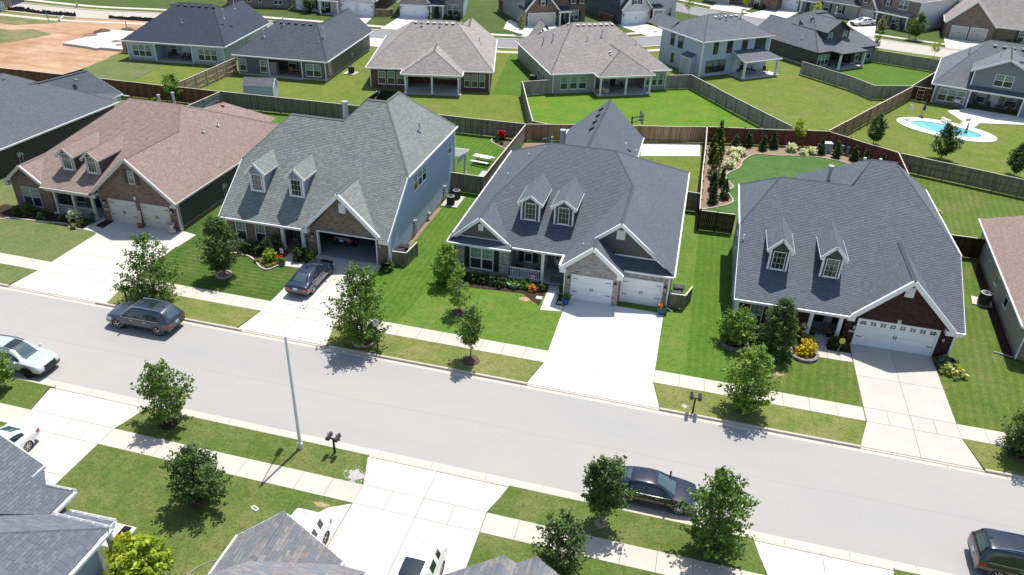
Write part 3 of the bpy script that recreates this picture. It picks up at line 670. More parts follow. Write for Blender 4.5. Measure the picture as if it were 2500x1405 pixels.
    def text(s, t, o, fr, size, mat, name='lettering', parent=None, ext=.006, align='LEFT', vert=False):
        c = bpy.data.curves.new(name, 'FONT'); c.body = t; c.size = size; c.extrude = ext; c.align_x = align; c.materials.append(mat)
        if vert: c.space_line = .78
        ob = bpy.data.objects.new(name, c); COL.objects.link(ob); ob.parent = parent or s.root
        a = Vector(fr[0]); n = Vector(fr[1]); z = Vector((0, 0, 1)); p = Vector(o)-Vector(s.off)
        ob.matrix_local = Matrix(((a.x, z.x, n.x, p.x), (a.y, z.y, n.y, p.y), (a.z, z.z, n.z, p.z), (0, 0, 0, 1))); return ob
    def plaque(s, o, fr, t, w=.36, h=.16):
        b = MB(); b.obox(o, fr[0], fr[1], 0, w, 0, h, 0, .025); f = s.part(b, 'number_plaque', T_GREY if False else M_ALUP)
        s.text(t, Vector(o)+Vector(fr[0])*(.03)+Vector((0, 0, .035))+Vector(fr[1])*.026, fr, h*.82, M_BLACK, 'house_number', f)
    def column(s, x, y, z0, z1, w_=.24, mat=None):
        b = MB(); m = w_/2
        b.box(x-m, y-m, z0+.18, x+m, y+m, z1-.12); b.box(x-m*1.35, y-m*1.35, z0, x+m*1.35, y+m*1.35, z0+.18); b.box(x-m*1.25, y-m*1.25, z1-.12, x+m*1.25, y+m*1.25, z1)
        s.part(b, 'column', mat or s.trim)
    def railing(s, x0, x1, y, z0, mat=None, h=.86):
        b = MB(); m = mat or s.trim
        b.box(x0, y-.04, z0+h, x1, y+.04, z0+h+.06); b.box(x0, y-.03, z0+.08, x1, y+.03, z0+.13)
        o = s.part(b, 'railing', m); n = int((x1-x0)/.125)
        for i in range(1, n):
            g = MB(); x = x0+(x1-x0)*i/n; g.box(x-.02, y-.02, z0+.13, x+.02, y+.02, z0+h); s.part(g, 'baluster', m, o)
    def dormer(s, x0, x1, y, zb, ze, za, yb, pf, wall, ov=.24, win=True, frame=None):
        "front-facing gabled dormer: cheeks, gable roof, trim and one window; pf = pitch of the roof it stands on"
        xm = (x0+x1)/2; b = MB(); mats = [wall, s.trim]
        pr = (za-ze)/((x1-x0)/2+ov); zw = za-pr*((x1-x0)/2)-.03
        b.courses([(x0, y, zb-.3), (x1, y, zb-.3), (x1, y, zw), (xm, y, za-.05), (x0, y, zw)], .14, .012, 0, (0, -1, 0))
        for x, sg in ((x0, -1), (x1, 1)):
            yt = y+(zw-zb)/pf+.05; b.courses([(x, y, zb-.3), (x, y, zw), (x, yt, zw), (x, y+.3, zb-.15)], .14, .012, 0, (sg, 0, 0))
        t = .11
        for x in (x0, x1-t): b.box(x-.012 if x == x0 else x, y-.024, zb-.12, x+t if x == x0 else x+t+.012, y+.02, zw, 1)
        b.box(x0-.02, y-.028, zb-.12, x1+.02, y-.001, zb+.02, 1)
        for x, sg in ((x0-.018, 1), (x1+.018, -1)): b.box(min(x, x+.02*sg), y+.02, zb+.05, max(x, x+.02*sg), y+.11, zw, 1)
        d = s.part(b, 'dormer', mats); r = MB(); yf = y-.22
        zl = za-pr*((x1-x0)/2+ov)
        for sg in (-1, 1):
            xe = xm+sg*((x1-x0)/2+ov); yv = y+max(0.0, (zl-zb))/pf+.02
            r.courses([(xe, yf, zl), (xm, yf, za), (xm, yb, za), (xe, yv, zl)], .14, .012, 0, (0, 0, 1))
            r.courses([(xe, yf, zl-.05), (xm, yf, za-.05), (xm, yb, za-.05), (xe, yv, zl-.05)], None, 0, 1, (0, 0, -1))
            r.bar((xe, yf-.02, zl-.09), (xm, yf-.02, za-.09), .05, .19, 1); r.bar((xe, yf, zl-.06), (xe, yv, zl-.06), .05, .12, 1)
            # short return at the foot of the rake
            r.box(min(xe, xe-sg*.2), yf-.03, zl-.2, max(xe, xe-sg*.2), yf+.05, zl-.04, 1)
        s.part(r, 'dormer_roof', [s.roofm, s.trim], d)
        if win:
            w_ = min(.86, x1-x0-.36); h = min(1.36, zw-zb-.1); s.window((xm-w_/2, y-.012, zb+.10), F_, w_, h, 1, 'all', frame, GL_LO, GL_LO, 'dormer_window', d, sash=False)
        return d
    def vent(s, p, a=(1, 0, 0), pitch=.5, mat=None, sz=.36):
        "box vent lying on the slope; a = horizontal direction along the courses"
        A = Vector(a).normalized(); dn = Vector((A.y, -A.x, 0)); dn = dn if dn.dot(Vector(s._down)) > 0 else -dn
        D = (dn-Vector((0, 0, pitch))).normalized(); N = A.cross(D); N = N if N.z > 0 else -N; P = Vector(p); b = MB(); m = sz/2; vs = []
        for (h0, h1) in ((0, 0), (.07, .17)):
            for (i, j) in ((-1, -1), (1, -1), (1, 1), (-1, 1)): vs.append(P+A*(i*m)+D*(j*m)+N*(h0 if j < 0 else h1 if h1 else 0))
        b.mesh(vs, MB.BF); b.mesh([v+N*.0 for v in [P+A*(-m*.85)+D*(m+.004)+N*.02, P+A*(m*.85)+D*(m+.004)+N*.02, P+A*(m*.85)+D*(m+.004)+N*.13, P+A*(-m*.85)+D*(m+.004)+N*.13]], [(0, 1, 2, 3)], 1)
        s.ext.append((b, 'roof_vent', [mat or M_DKGREY, M_BLACK]))
    _down = (0, -1, 0)
    def pipe(s, p, h=.5, r=.05, mat=None, flash=True, capr=None):
        b = MB(); P = Vector(p); b.cyl(P-Vector((0, 0, .15)), P+Vector((0, 0, h)), r, r, 10)
        if capr: b.cyl(P+Vector((0, 0, h)), P+Vector((0, 0, h+.12)), capr, capr*.8, 12)
        if flash: b.cyl(P-Vector((0, 0, .02)), P+Vector((0, 0, .12)), r*2.6, r*1.1, 10)
        s.ext.append((b, 'vent_pipe', mat or M_WHITEP))
    @property
    def ext(s):
        if not hasattr(s, '_ext'): s._ext = []
        return s._ext
    def finish(s):
        if s.rf.f: s.roof_o = s.part(s.rf, 'roof', s.roofm)
        if s.cap.f: s.part(s.cap, 'ridge_cap', s.roofm if not hasattr(s, 'capm') else s.capm, s.roof_o)
        for (k, (b, m)) in s.wl.items(): s.part(b, 'brick_wall' if 'brick' in m.name else ('foundation' if 'found' in m.name else 'siding_wall' if 'siding' in m.name else 'wall'), m)
        if s.gut.f: s.part(s.gut, 'gutter', s.trim)
        if s.rk.f: s.part(s.rk, 'trim_board', s.trim)
        for b, n, m in s.ext: s.part(b, n, m, s.roof_o)
    def downspout(s, x, y, z1, dx=0, dy=-.6, mat=None):
        b = MB(); b.box(x-.04, y-.04, .15, x+.04, y+.04, z1); b.bar((x, y, .15), (x+dx, y+dy, .05), .08, .07); s.part(b, 'downspout', mat or s.trim)
    def meter(s, o, fr, mat=None):
        b = MB(); b.obox(o, fr[0], fr[1], 0, .3, 0, .45, 0, .14); b.obox(o, fr[0], fr[1], .08, .14, -.9, 0, .02, .08); b.obox(o, fr[0], fr[1], .42, .62, .05, .3, 0, .12); b.obox(o, fr[0], fr[1], .48, .53, -.9, .05, .02, .07)
        s.part(b, 'electric_meter', mat or M_UTILG)
M_ALUP = plain('plaque_stone', (.55, .50, .43), .6)
W_ATTIC = plain('attic_vent_white', (.74, .75, .76), .5)

def attic_vent(H, o, fr, w, h, mat=None):
    b = MB(); b.obox(o, fr[0], fr[1], 0, w, 0, h, 0, .035)
    for k in range(8): b.obox(o, fr[0], fr[1], .05, w-.05, .05+k*(h-.1)/8, .05+(k+.7)*(h-.1)/8, .035, .048)
    H.part(b, 'attic_vent', mat or W_ATTIC)

# ---- H1: low brick house with brown roof
def house_one():
    O = (-47, 56, 0)
    H = House('brick_house', 'brown brick house with pale brown shingle roof and twin tan garage doors', O, 0, S_BROWN, T_GREY, world=True)
    yr = 68.2
    rL, rR = (-49.6, 58.5, 7.3), (-44.49, 58.5, 7.3); A = (-42.98, 48.55, 6.02); Vt = (-42.98, 55.66, 6.02)
    B = (-53.35, 48.5, 4.12); Bk = (-53.35, 51.44, 4.12)
    H.R((-39.05, 48.55, 2.7), (-39.05, yr, 2.7), rR, Vt, A)
    H.R(rL, rR, Vt, (-46.72, 48.15, 2.64), (-51.4, 48.15, 2.64), Bk)
    H.R(A, Vt, (-46.72, 48.15, 2.64), (-46.72, 48.55, 2.64)); H.R(B, Bk, (-51.4, 48.15, 2.64), (-51.4, 48.5, 2.64))
    H.R(B, Bk, rL, (-55.2, yr, 2.55), (-55.2, 48.5, 2.55)); H.R(rL, rR, (-39.05, yr, 2.7), (-55.2, yr, 2.6))
    H.caps(rL, rR); H.caps((-39.05, yr, 2.7), rR); H.caps(rR, Vt); H.caps(A, Vt); H.caps(B, Bk); H.caps(Bk, rL)
    # rear wing
    for x in (-41.9, -50.7): H.R((-46.3, 60, 4.6), (-46.3, 67.7, 4.6), (x, 70.1, 2.7), (x, 60, 2.7))
    H.R((-46.3, 67.7, 4.6), (-41.9, 70.1, 2.7), (-50.7, 70.1, 2.7)); H.caps((-46.3, 63, 4.6), (-46.3, 67.7, 4.6)); H.caps((-46.3, 67.7, 4.6), (-41.9, 70.1, 2.7))
    # walls
    f = (0, -1, 0)
    H.W([(-55.0, 48.85, 0), (-51.25, 48.85, 0), (-51.25, 48.85, 2.55), (-53.35, 48.85, 3.95), (-55.0, 48.85, 2.6)], f, B_BROWN)
    H.W([(-46.35, 48.9, 0), (-39.25, 48.9, 0), (-39.25, 48.9, 2.6), (-42.98, 48.9, 5.85), (-46.35, 48.9, 2.85)], f, B_BROWN)
    H.W([(-51.25, 48.85, 0), (-51.25, 50.6, 0), (-51.25, 50.6, 2.6), (-51.25, 48.85, 2.6)], (1, 0, 0), B_BROWN)
    H.W([(-46.35, 48.9, 0), (-46.35, 50.6, 0), (-46.35, 50.6, 2.8), (-46.35, 48.9, 2.8)], (-1, 0, 0), B_BROWN)
    H.W([(-51.25, 50.6, 0), (-46.35, 50.6, 0), (-46.35, 50.6, 3.4), (-51.25, 50.6, 3.4)], f, B_BROWN)
    H.W([(-39.25, 48.9, .35), (-39.25, 67.8, .35), (-39.25, 67.8, 2.65), (-39.25, 48.9, 2.65)], (1, 0, 0), W_NIGHT, .125)
    H.W([(-39.24, 48.9, -.1), (-39.24, 67.8, -.1), (-39.24, 67.8, .35), (-39.24, 48.9, .35)], (1, 0, 0), B_BROWN)
    H.W([(-55.0, 48.85, 0), (-55.0, 67.8, 0), (-55.0, 67.8, 2.6), (-55.0, 48.85, 2.6)], (-1, 0, 0), W_NIGHT, .125)
    H.W([(-55.0, 67.8, 0), (-39.25, 67.8, 0), (-39.25, 67.8, 2.65), (-55.0, 67.8, 2.65)], (0, 1, 0), W_NIGHT)
    H.rk.box(-39.24, 48.8, .0, -39.12, 48.92, 2.6); H.rk.box(-39.26, 48.9, .335, -39.215, 67.8, .365)
    for p, q in (((-46.8, 48.5, 2.66), A), (A, (-39.0, 48.5, 2.68)), ((-55.25, 48.45, 2.53), B), (B, (-51.35, 48.45, 2.6))): H.rake(p, q, .16, .24)
    H.rk.box(-39.55, 48.45, 2.3, -39.0, 48.9, 2.6); H.rk.box(-55.25, 48.4, 2.15, -54.9, 48.85, 2.45); H.rk.box(-46.85, 48.45, 2.28, -46.4, 48.9, 2.55)
    H.eave((-51.4, 48.12, 2.64), (-46.75, 48.12, 2.64)); H.eave((-39.05, 48.55, 2.7), (-39.05, yr, 2.7))
    H.rk.box(-51.3, 48.35, 2.2, -46.4, 48.55, 2.45)
    H.downspout(-39.17, 49.05, 2.6, 0, -.5)
    H.window((-54.15, 48.84, .32), F_, 1.78, 1.74, 2, 'top', T_GREY)
    attic_vent(H, (-53.6, 48.84, 3.0), F_, .4, .5, M_SHUTB)
    H.window((-43.2, 48.89, 3.78), F_, .58, 1.12, 1, 'all', T_GREY, GL_UP, GL_LO, shutters=(M_SHUTB, .36))
    H.garage_door((-45.58, 48.9, 0), F_, 2.44, 2.05, D_TAN, trim=T_GREY); H.garage_door((-42.52, 48.9, 0), F_, 2.44, 2.05, D_TAN, trim=T_GREY)
    H.lamp((-46.05, 48.9, 1.7), F_); H.lamp((-39.75, 48.9, 1.75), F_); H.plaque((-46.25, 48.885, .98), F_, '2150')
    b = MB(); b.box(-43.05, 48.75, 2.5, -42.9, 48.9, 2.62); b.lathe([(.02, 0), (.07, .03), (.07, .1), (.03, .12)], (-42.9, 48.72, 2.42), 10); H.part(b, 'floodlight', M_WHITEP)
    # porch
    b = MB(); b.box(-51.25, 48.6, -.05, -46.4, 50.6, .12); H.part(b, 'porch_floor', M_PATIO)
    for x in (-50.65, -48.85, -47.0): H.column(x, 48.62, .1, 2.45, .2)
    H.railing(-50.5, -48.95, 48.62, .1); H.railing(-48.75, -47.1, 48.62, .1)
    H.window((-50.45, 50.59, .4), F_, .85, 1.65, 1, 'top', T_GREY); H.window((-47.3, 50.59, .4), F_, .8, 1.65, 1, 'top', T_GREY); H.door((-49.0, 50.6, .12), F_, .95, 2.1, M_DOORBLK)
    b = MB(); b.bar((-51.12, 50.3, .12), (-51.12, 50.42, 1.6), .26, .03, 0, (0, -1, 0)); sg = H.part(b, 'welcome_sign', plain('sign_navy', (.03, .04, .07), .6))
    for i, ch in enumerate('WELCOME'): H.text(ch, (-51.2, 50.27+.007*(6-i), 1.36-i*.19), F_, .2, M_WHITEP, 'lettering', sg)
    for x in (-50.53, -48.14): H.dormer(x, x+1.2, 50.1, 3.55, 4.85, 5.55, 54.35, .4615, W_NIGHT)
    H._down = (0, -1, 0)
    H.pipe((-42.0, 57.8, 5.3), .42, .05); H.pipe((-41.9, 59.9, 5.25), .42, .05)
    H._down = (0, 1, 0); H.vent((-44.2, 60.6, 6.25), (1, 0, 0), .45, plain('vent_brown', (.33, .22, .18), .6)); H.vent((-45.9, 67.0, 4.5), (0, 1, 0), .43, MATS['vent_brown'])
    for x, z in ((-49.67, 6.35), (-48.05, 6.75)): b = MB(); b.cyl((x, 62.5, 4.5), (x, 62.5, z), .12, .12, 10); b.cyl((x, 62.5, z), (x, 62.5, z+.14), .16, .16, 10); H.ext.append((b, 'vent_pipe', M_PIPE))
    H.meter((-39.24, 55.2, 1.2), R_)
    H.finish(); return H
house_one()

# ---- H2: light grey roof, open garage
def house_two():
    O = (-28, 56, 0)
    H = House('brick_house', 'tan brick house with light grey shingle roof, pale blue siding and an open garage', O, 0, S_GREY, T_WHITE, world=True)
    e = 48.12; ze = 2.45; eL, eR = (-34.95, e, ze), (-20.78, e, ze); kR = (-20.62, 52.4, 5.998); kL = (-34.75, 52.15, 5.79)
    tR, tL = (-24.24, 57.4, 10.14), (-25.8, 57.4, 10.14); lR, lL = (-27.2, 55.72, 8.75), (-31.9, 55.72, 8.75)
    vl, vr, G = (-27.68, e, ze), (-21.48, e, ze), (-24.72, 52.0, 5.665)
    H.R(eL, vl, (-27.68, 55.72, 8.75), lL, kL); H.R(vl, G, (-24.72, 57.4, 10.14), tL, lR, (-27.68, 55.72, 8.75)); H.R(G, vr, eR, kR, tR, (-24.72, 57.4, 10.14))
    rR, rL = (-20.62, 65.0, 5.998), (-34.75, 60.4, 5.79); tB, tC = (-24.24, 60.2, 10.14), (-25.8, 60.2, 10.14)
    H.R(kR, rR, tB, tR); H.R(kL, rL, lL); H.R(tR, tB, tC, tL); H.R(rR, (-29.6, 65.0, 5.998), tC, tB); H.R(lL, lR, (-27.2, 60.4, 5.79), rL); H.R(lR, tL, tC, (-29.6, 65.0, 5.998), (-29.6, 58, 5.998))
    H.caps(lL, lR); H.caps(lR, tL); H.caps(tL, tR); H.caps(kR, tR); H.caps(kL, lL); H.caps(rR, tB); H.caps(tR, tB)
    A = (-24.72, 48.38, 5.665)
    H.R(A, G, vl, (-27.68, 48.38, ze)); H.R(A, G, vr, (-21.48, 48.38, ze)); H.caps(A, G)
    f = (0, -1, 0)
    wy = 48.6
    H.W([(-34.6, wy, 0), (-30.1, wy, 0), (-30.1, wy, 2.5), (-34.6, wy, 2.5)], f, B_TAN)
    H.W([(-30.1, wy, 0), (-30.1, 50.6, 0), (-30.1, 50.6, 2.5), (-30.1, wy, 2.5)], (1, 0, 0), B_TAN); H.W([(-30.1, 50.6, 0), (-27.8, 50.6, 0), (-27.8, 50.6, 2.5), (-30.1, 50.6, 2.5)], f, B_TAN)
    H.W([(-27.8, 48.75, 0), (-27.8, 50.6, 0), (-27.8, 50.6, 2.5), (-27.8, 48.75, 2.5)], (-1, 0, 0), B_TAN)
    gy = 48.75; gl, gr, gh = -26.85, -21.95, 2.1
    H.W([(-27.8, gy, 0), (gl, gy, 0), (gl, gy, 2.9), (-27.8, gy, 2.3)], f, B_TAN); H.W([(gr, gy, 0), (-20.92, gy, 0), (-20.92, gy, 2.5), (gr, gy, 2.9)], f, B_TAN)
    H.W([(gl, gy, gh), (gr, gy, gh), (gr, gy, 2.9), (-24.72, gy, 5.5), (gl, gy, 2.9)], f, B_TAN)
    H.W([(-27.2, gy, 2.3), (gl, gy, 2.3), (gl, gy, 3.0)], f, B_TAN)
    # garage inside
    b = MB(); b.box(-27.7, gy+.2, 2.52, -21.0, 55.5, 2.6); b.box(-27.75, gy+.02, 0, -27.65, 55.5, 2.52); b.box(-21.15, gy+.02, 0, -21.05, 55.5, 2.52); b.box(-27.65, 55.4, 0, -21.15, 55.5, 2.52); H.part(b, 'garage_interior', M_INSIDE)
    b = MB(); b.box(-27.65, gy-.02, -.05, -21.15, 55.4, .045); H.part(b, 'garage_floor', M_GFLOOR)
    s_ = (1, 0, 0)
    H.W([(-20.9, 48.75, .3), (-20.9, 65.0, .3), (-20.9, 65.0, 5.72), (-20.9, 52.5, 5.72), (-20.9, 48.75, 2.6)], s_, W_BLUE, .125)
    H.W([(-20.885, 48.75, -.1), (-20.885, 65.0, -.1), (-20.885, 65.0, .3), (-20.885, 48.75, .3)], s_, plain('foundation_pink', (.36, .27, .22), .8))
    H.W([(-34.6, wy, 0), (-34.6, 60, 0), (-34.6, 60, 5.7), (-34.6, 52.3, 5.7), (-34.6, wy, 2.6)], (-1, 0, 0), W_BLUE, .125); H.W([(-29.2, 64.9, 0), (-20.9, 64.9, 0), (-20.9, 64.9, 5.9), (-29.2, 64.9, 5.9)], (0, 1, 0), W_BLUE, .125)
    H.rk.box(-20.97, 48.68, 0, -20.84, 48.85, 2.5); H.rk.box(-20.93, 64.85, 0, -20.82, 65.02, 5.7)
    for p, q in (((-27.85, 48.33, 2.42), A), (A, (-21.3, 48.33, 2.42))): H.rake(p, q, .18, .30, .14)
    H.rk.box(-27.9, 48.28, 2.0, -27.45, 48.8, 2.35); H.rk.box(-21.6, 48.28, 2.02, -20.75, 48.8, 2.36)
    H.rake((-20.72, e, ze), kR, .07, .2, .1); H.rake(eL, kL, .07, .2, .1)
    H.eave((-34.95, e-.02, ze), (-27.8, e-.02, ze)); H.eave(kR, rR); H.rk.box(-34.6, 48.4, 2.05, -27.8, 48.6, 2.3)
    H.downspout(-20.85, 48.78, 2.4, .25, -.55)
    for x in (-33.85, -32.15): H.window((x, wy-.01, .36), F_, .88, 1.75, 1, 'top')
    attic_vent(H, (-24.85, gy-.01, 3.95), F_, .52, .78)
    H.garage_door((gl+.04, gy, 0), F_, gr-gl-.08, gh, D_WHITE, open_=True)
    H.lamp((-27.25, gy, 1.65), F_); H.lamp((-21.6, gy, 1.65), F_); H.plaque((-27.6, gy-.01, 1.1), F_, '2154')
    b = MB(); b.box(-30.1, 48.5, -.05, -27.8, 50.6, .12); H.part(b, 'porch_floor', plain('porch_brick', (.20, .15, .13), .8, noise=.2))
    for x in (-29.85, -28.1): H.column(x, 48.72, .1, 2.3, .24)
    H.door((-28.75, 50.6, .12), F_, .9, 2.05, M_DOORBLK, (-.55, .42))
    for x in (-32.99, -29.62): H.dormer(x, x+1.23, 50.1, 4.1, 5.72, 6.56, 53.4, .83, plain('siding_dormer_grey', (.27, .305, .35), .5) if 'siding_dormer_grey' not in MATS else MATS['siding_dormer_grey'])
    for i in range(3): H.window((-20.895, 54.2+i*1.02, 3.95), R_, .95, 1.35, 1, 'top')
    H.window((-20.895, 63.15, 3.85), R_, .75, 1.1, 1, 'top')
    H.meter((-20.885, 53.9, 1.05), R_); H.meter((-20.885, 61.6, .95), R_)
    b = MB(); b.obox((-20.885, 56.6, 3.3), (0, 1, 0), (1, 0, 0), 0, .14, 0, .16, 0, .06); H.part(b, 'dryer_vent', M_WHITEP)
    b = MB(); b.tube([(-20.8, 57.2, 0), (-20.8, 57.2, .75), (-20.8, 57.5, .8), (-20.8, 57.5, .4)], .03); b.box(-20.85, 57.3, .35, -20.65, 57.6, .65); H.part(b, 'gas_meter', M_UTILG)
    H.pipe((-21.9, 58.6, 7.5), .65, .08, M_ALU, True, .11)
    b = MB(); b.cyl((-28.2, 58, 6.5), (-28.2, 58, 9.3), .22, .22, 14); b.cyl((-28.2, 58, 9.3), (-28.2, 58, 9.5), .29, .29, 14); H.ext.append((b, 'flue_pipe', M_STEEL))
    for x, z in ((-26.46, 9.6), (-24.73, 9.75)): H.pipe((x, 60.9, 9.2), z-9.2, .12, M_PIPE, False, .15)
    # rear porch roof seen past the corner
    P = [(-26, 65, 3.1), (-20.6, 65, 3.1), (-20.6, 68.7, 2.4), (-26, 68.7, 2.4)]; H.R(*P); H.rake((-20.6, 65, 3.1), (-20.6, 68.7, 2.4), .05, .16); H.eave((-20.6, 68.7, 2.4), (-26, 68.7, 2.4))
    H.W([(-20.62, 65, 2.2), (-20.62, 65, 3.0), (-20.62, 68.5, 2.3), (-20.62, 68.5, 2.2)], (1, 0, 0), W_BLUE); H.column(-20.9, 68.4, 0, 2.3, .2); H.column(-25.8, 68.4, 0, 2.3, .2)
    H.finish(); return H
house_two()

# ---- H3: slate roof, grey brick, two white garage doors
def house_three():
    O = (-8, 57, 0)
    H = House('brick_house', 'pale grey brick house with slate shingle roof, twin white garage doors and railed porch', O, 0, S_SLATE, T_WHITE, world=True)
    z = 2.62; rL, rR = (-10.8, 59.7, 7.45), (-5.58, 59.7, 7.45); yr = 69.4; xR, xL = .52, -16.42
    A, Vt = (-3.62, 49.55, 5.9), (-3.62, 56.47, 5.9); B, Bk = (-14.1, 49.85, 4.62), (-14.1, 53.8, 4.62)
    H.R((xR, 49.0, z), (xR, yr, z), rR, Vt, A)
    vR = (-7.45, 49.75, 2.68); vL = (-11.62, 49.75, 2.68)
    H.R(rL, rR, Vt, vR, vL, Bk)
    g = (-5.22, 47.85, 4.555); gb = (-5.22, 49.55, 4.555)
    H.R(gb, A, Vt, vR, (-7.45, 49.55, 2.68)); H.R((-7.45, 49.55, 2.68), (-7.45, 47.85, 2.68), g, gb); H.R(g, gb, (-3.02, 49.55, 2.72), (-3.02, 47.85, 2.72))
    H.R(B, Bk, vL, (-11.62, 49.85, 2.68)); H.R((xL, 49.4, z), (xL, yr, z), rL, Bk, B)
    H.R(rL, rR, (xR, yr, z), (xL, yr, z))
    H.caps(rL, rR); H.caps(rR, Vt); H.caps(Vt, A); H.caps(Bk, rL); H.caps(Bk, B); H.caps((xR, yr, z), rR); H.caps((xL, yr, z), rL); H.caps(gb, g)
    # pent roofs below the two gables
    H.R((-16.3, 50.1, 2.98), (-11.75, 50.1, 2.98), (-11.6, 49.3, z), (xL, 49.3, z)); H.R((-4.9, 50.0, 3.3), (-.3, 50.0, 3.3), (xR, 48.95, z), (-3.2, 48.95, z))
    f = (0, -1, 0)
    H.W([(-15.75, 49.98, 2.92), (-12.2, 49.98, 2.92), (-14.03, 49.98, 4.4)], f, W_SHAKE); H.W([(-4.9, 49.9, 3.2), (-.45, 49.9, 3.2), (-3.62, 49.9, 5.8), (-5.6, 49.9, 4.1)], f, W_SHAKE)
    H.rk.box(-15.9, 49.93, 2.86, -12.1, 49.99, 2.96); H.rk.box(-4.9, 49.85, 3.22, -.35, 49.91, 3.32); H.rk.bar((-6.3, 49.85, 3.75), (-4.85, 49.85, 3.27), .05, .1)
    for p, q in (((-16.35, 49.8, 2.66), B), (B, (-11.62, 49.8, 2.66)), ((-5.35, 49.5, 4.5), A), (A, (-.05, 49.5, 3.0))): H.rake(p, q, .14, .24)
    for p, q in (((-7.5, 47.8, 2.66), g), (g, (-3.0, 47.8, 2.7))): H.rake(p, q, .16, .28)
    H.rk.box(-7.5, 47.78, 2.28, -7.05, 48.1, 2.6); H.rk.box(-3.4, 47.78, 2.32, -2.98, 48.1, 2.64)
    H.W([(-15.9, 49.7, 0), (-11.7, 49.7, 0), (-11.7, 49.7, 2.6), (-15.9, 49.7, 2.6)], f, B_GREY); H.W([(-11.7, 49.7, 0), (-11.7, 51.6, 0), (-11.7, 51.6, 2.7), (-11.7, 49.7, 2.6)], (1, 0, 0), B_GREY)
    H.W([(-11.7, 51.6, 0), (-9.1, 51.6, 0), (-9.1, 51.6, 3.4), (-11.7, 51.6, 3.4)], f, B_GREY); H.W([(-9.1, 51.6, 0), (-9.1, 52.6, 0), (-9.1, 52.6, 3.6), (-9.1, 51.6, 3.4)], (1, 0, 0), B_GREY); H.W([(-9.1, 52.6, 0), (-7.05, 52.6, 0), (-7.05, 52.6, 3.6), (-9.1, 52.6, 3.6)], f, B_GREY)
    H.W([(-7.08, 48.1, 0), (-3.22, 48.1, 0), (-3.22, 48.1, 2.6), (-5.22, 48.1, 4.4), (-7.08, 48.1, 2.7)], f, B_GREY); H.W([(-3.22, 48.1, 0), (-3.22, 48.9, 0), (-3.22, 48.9, 2.8), (-3.22, 48.1, 2.8)], (1, 0, 0), B_GREY)
    H.W([(-7.08, 48.1, 0), (-7.08, 52.6, 0), (-7.08, 52.6, 2.9), (-7.08, 48.1, 2.9)], (-1, 0, 0), B_GREY); H.W([(-3.22, 48.9, 0), (.22, 48.9, 0), (.22, 48.9, 2.6), (-3.22, 48.9, 2.6)], f, B_GREY)
    H.W([(.22, 48.9, 0), (.22, 69, 0), (.22, 69, 2.6), (.22, 48.9, 2.6)], (1, 0, 0), W_CHAR, .125); H.W([(-16.0, 49.7, 0), (-16.0, 69, 0), (-16.0, 69, 2.6), (-16.0, 49.7, 2.6)], (-1, 0, 0), W_CHAR, .125); H.W([(-16, 69, 0), (.2, 69, 0), (.2, 69, 2.6), (-16, 69, 2.6)], (0, 1, 0), W_CHAR, .125)
    H.eave((xL, 49.28, z), (-11.55, 49.28, z)); H.eave((-11.5, 49.72, 2.68), (-7.5, 49.72, 2.68)); H.eave((-3.05, 48.93, z), (xR, 48.93, z)); H.eave((xR, 48.95, z), (xR, yr, z)); H.eave((xL, yr, z), (xL, 49.3, z)); H.eave((-7.5, 49.7, 2.7), (-7.5, 47.85, 2.86))
    H.rk.box(.2, 48.85, 0, .3, 48.98, 2.5); H.downspout(.28, 48.82, 2.4, .5, -.3); H.downspout(-7.14, 48.08, 2.5, -.02, -.1)
    H.window((-14.75, 49.69, .45), F_, 1.84, 1.8, 2, 'top', shutters=(M_SHUT, .38)); H.window((-10.92, 51.59, .62), F_, .64, 1.5, 1, 'top', shutters=(M_SHUT, .36), up=GL_LO)
    attic_vent(H, (-14.2, 49.97, 3.55), F_, .38, .52); attic_vent(H, (-3.92, 49.89, 4.5), F_, .62, .72)
    H.garage_door((-6.56, 48.1, 0), F_, 2.84, 2.05, D_WHITE); H.garage_door((-3.04, 48.9, 0), F_, 2.84, 2.0, D_WHITE)
    for p in ((-6.82, 48.1, 1.68), (-3.45, 48.1, 1.72), (.02, 48.9, 1.6)): H.lamp(p, F_)
    H.text('2158', (-6.98, 48.085, 1.12), F_, .17, M_BLACK, 'house_number')
    b = MB(); b.box(-11.7, 49.55, -.05, -7.1, 52.6, .14); b.box(-8.5, 49.2, -.05, -7.15, 49.55, .07); H.part(b, 'porch_floor', M_PATIO)
    b = MB(); b.box(-11.7, 49.5, -.02, -7.1, 49.56, .11); H.part(b, 'porch_edge', B_MAROON)
    H.column(-9.1, 49.72, .14, 2.55, .22); H.railing(-11.65, -9.25, 49.7, .12)
    H.door((-8.15, 52.6, .14), F_, .95, 2.1, M_DOORBLK, (-.55, .42))
    for x in (-11.5, -8.93): H.dormer(x, x+1.48, 52.2, 3.85, 5.33, 6.0, 56.7, .4755, plain('siding_dormer_dark', (.075, .075, .078), .5) if 'siding_dormer_dark' not in MATS else MATS['siding_dormer_dark'])
    for p in ((-12.9, 60.6, 5.35), (-13.9, 57.6, 4.6), (-4.1, 62.2, 6.2)): H.pipe(p, .6, .055)
    H._down = (-1, 0, 0); H.vent((-12.0, 63.1, 6.4), (0, 1, 0), .8); H._down = (1, 0, 0); H.vent((-4.7, 62.0, 6.75), (0, 1, 0), .8)
    # rear wing
    yw = 77.4; w0, w1, wm, wz = -12.3, -4.52, -8.15, 6.6
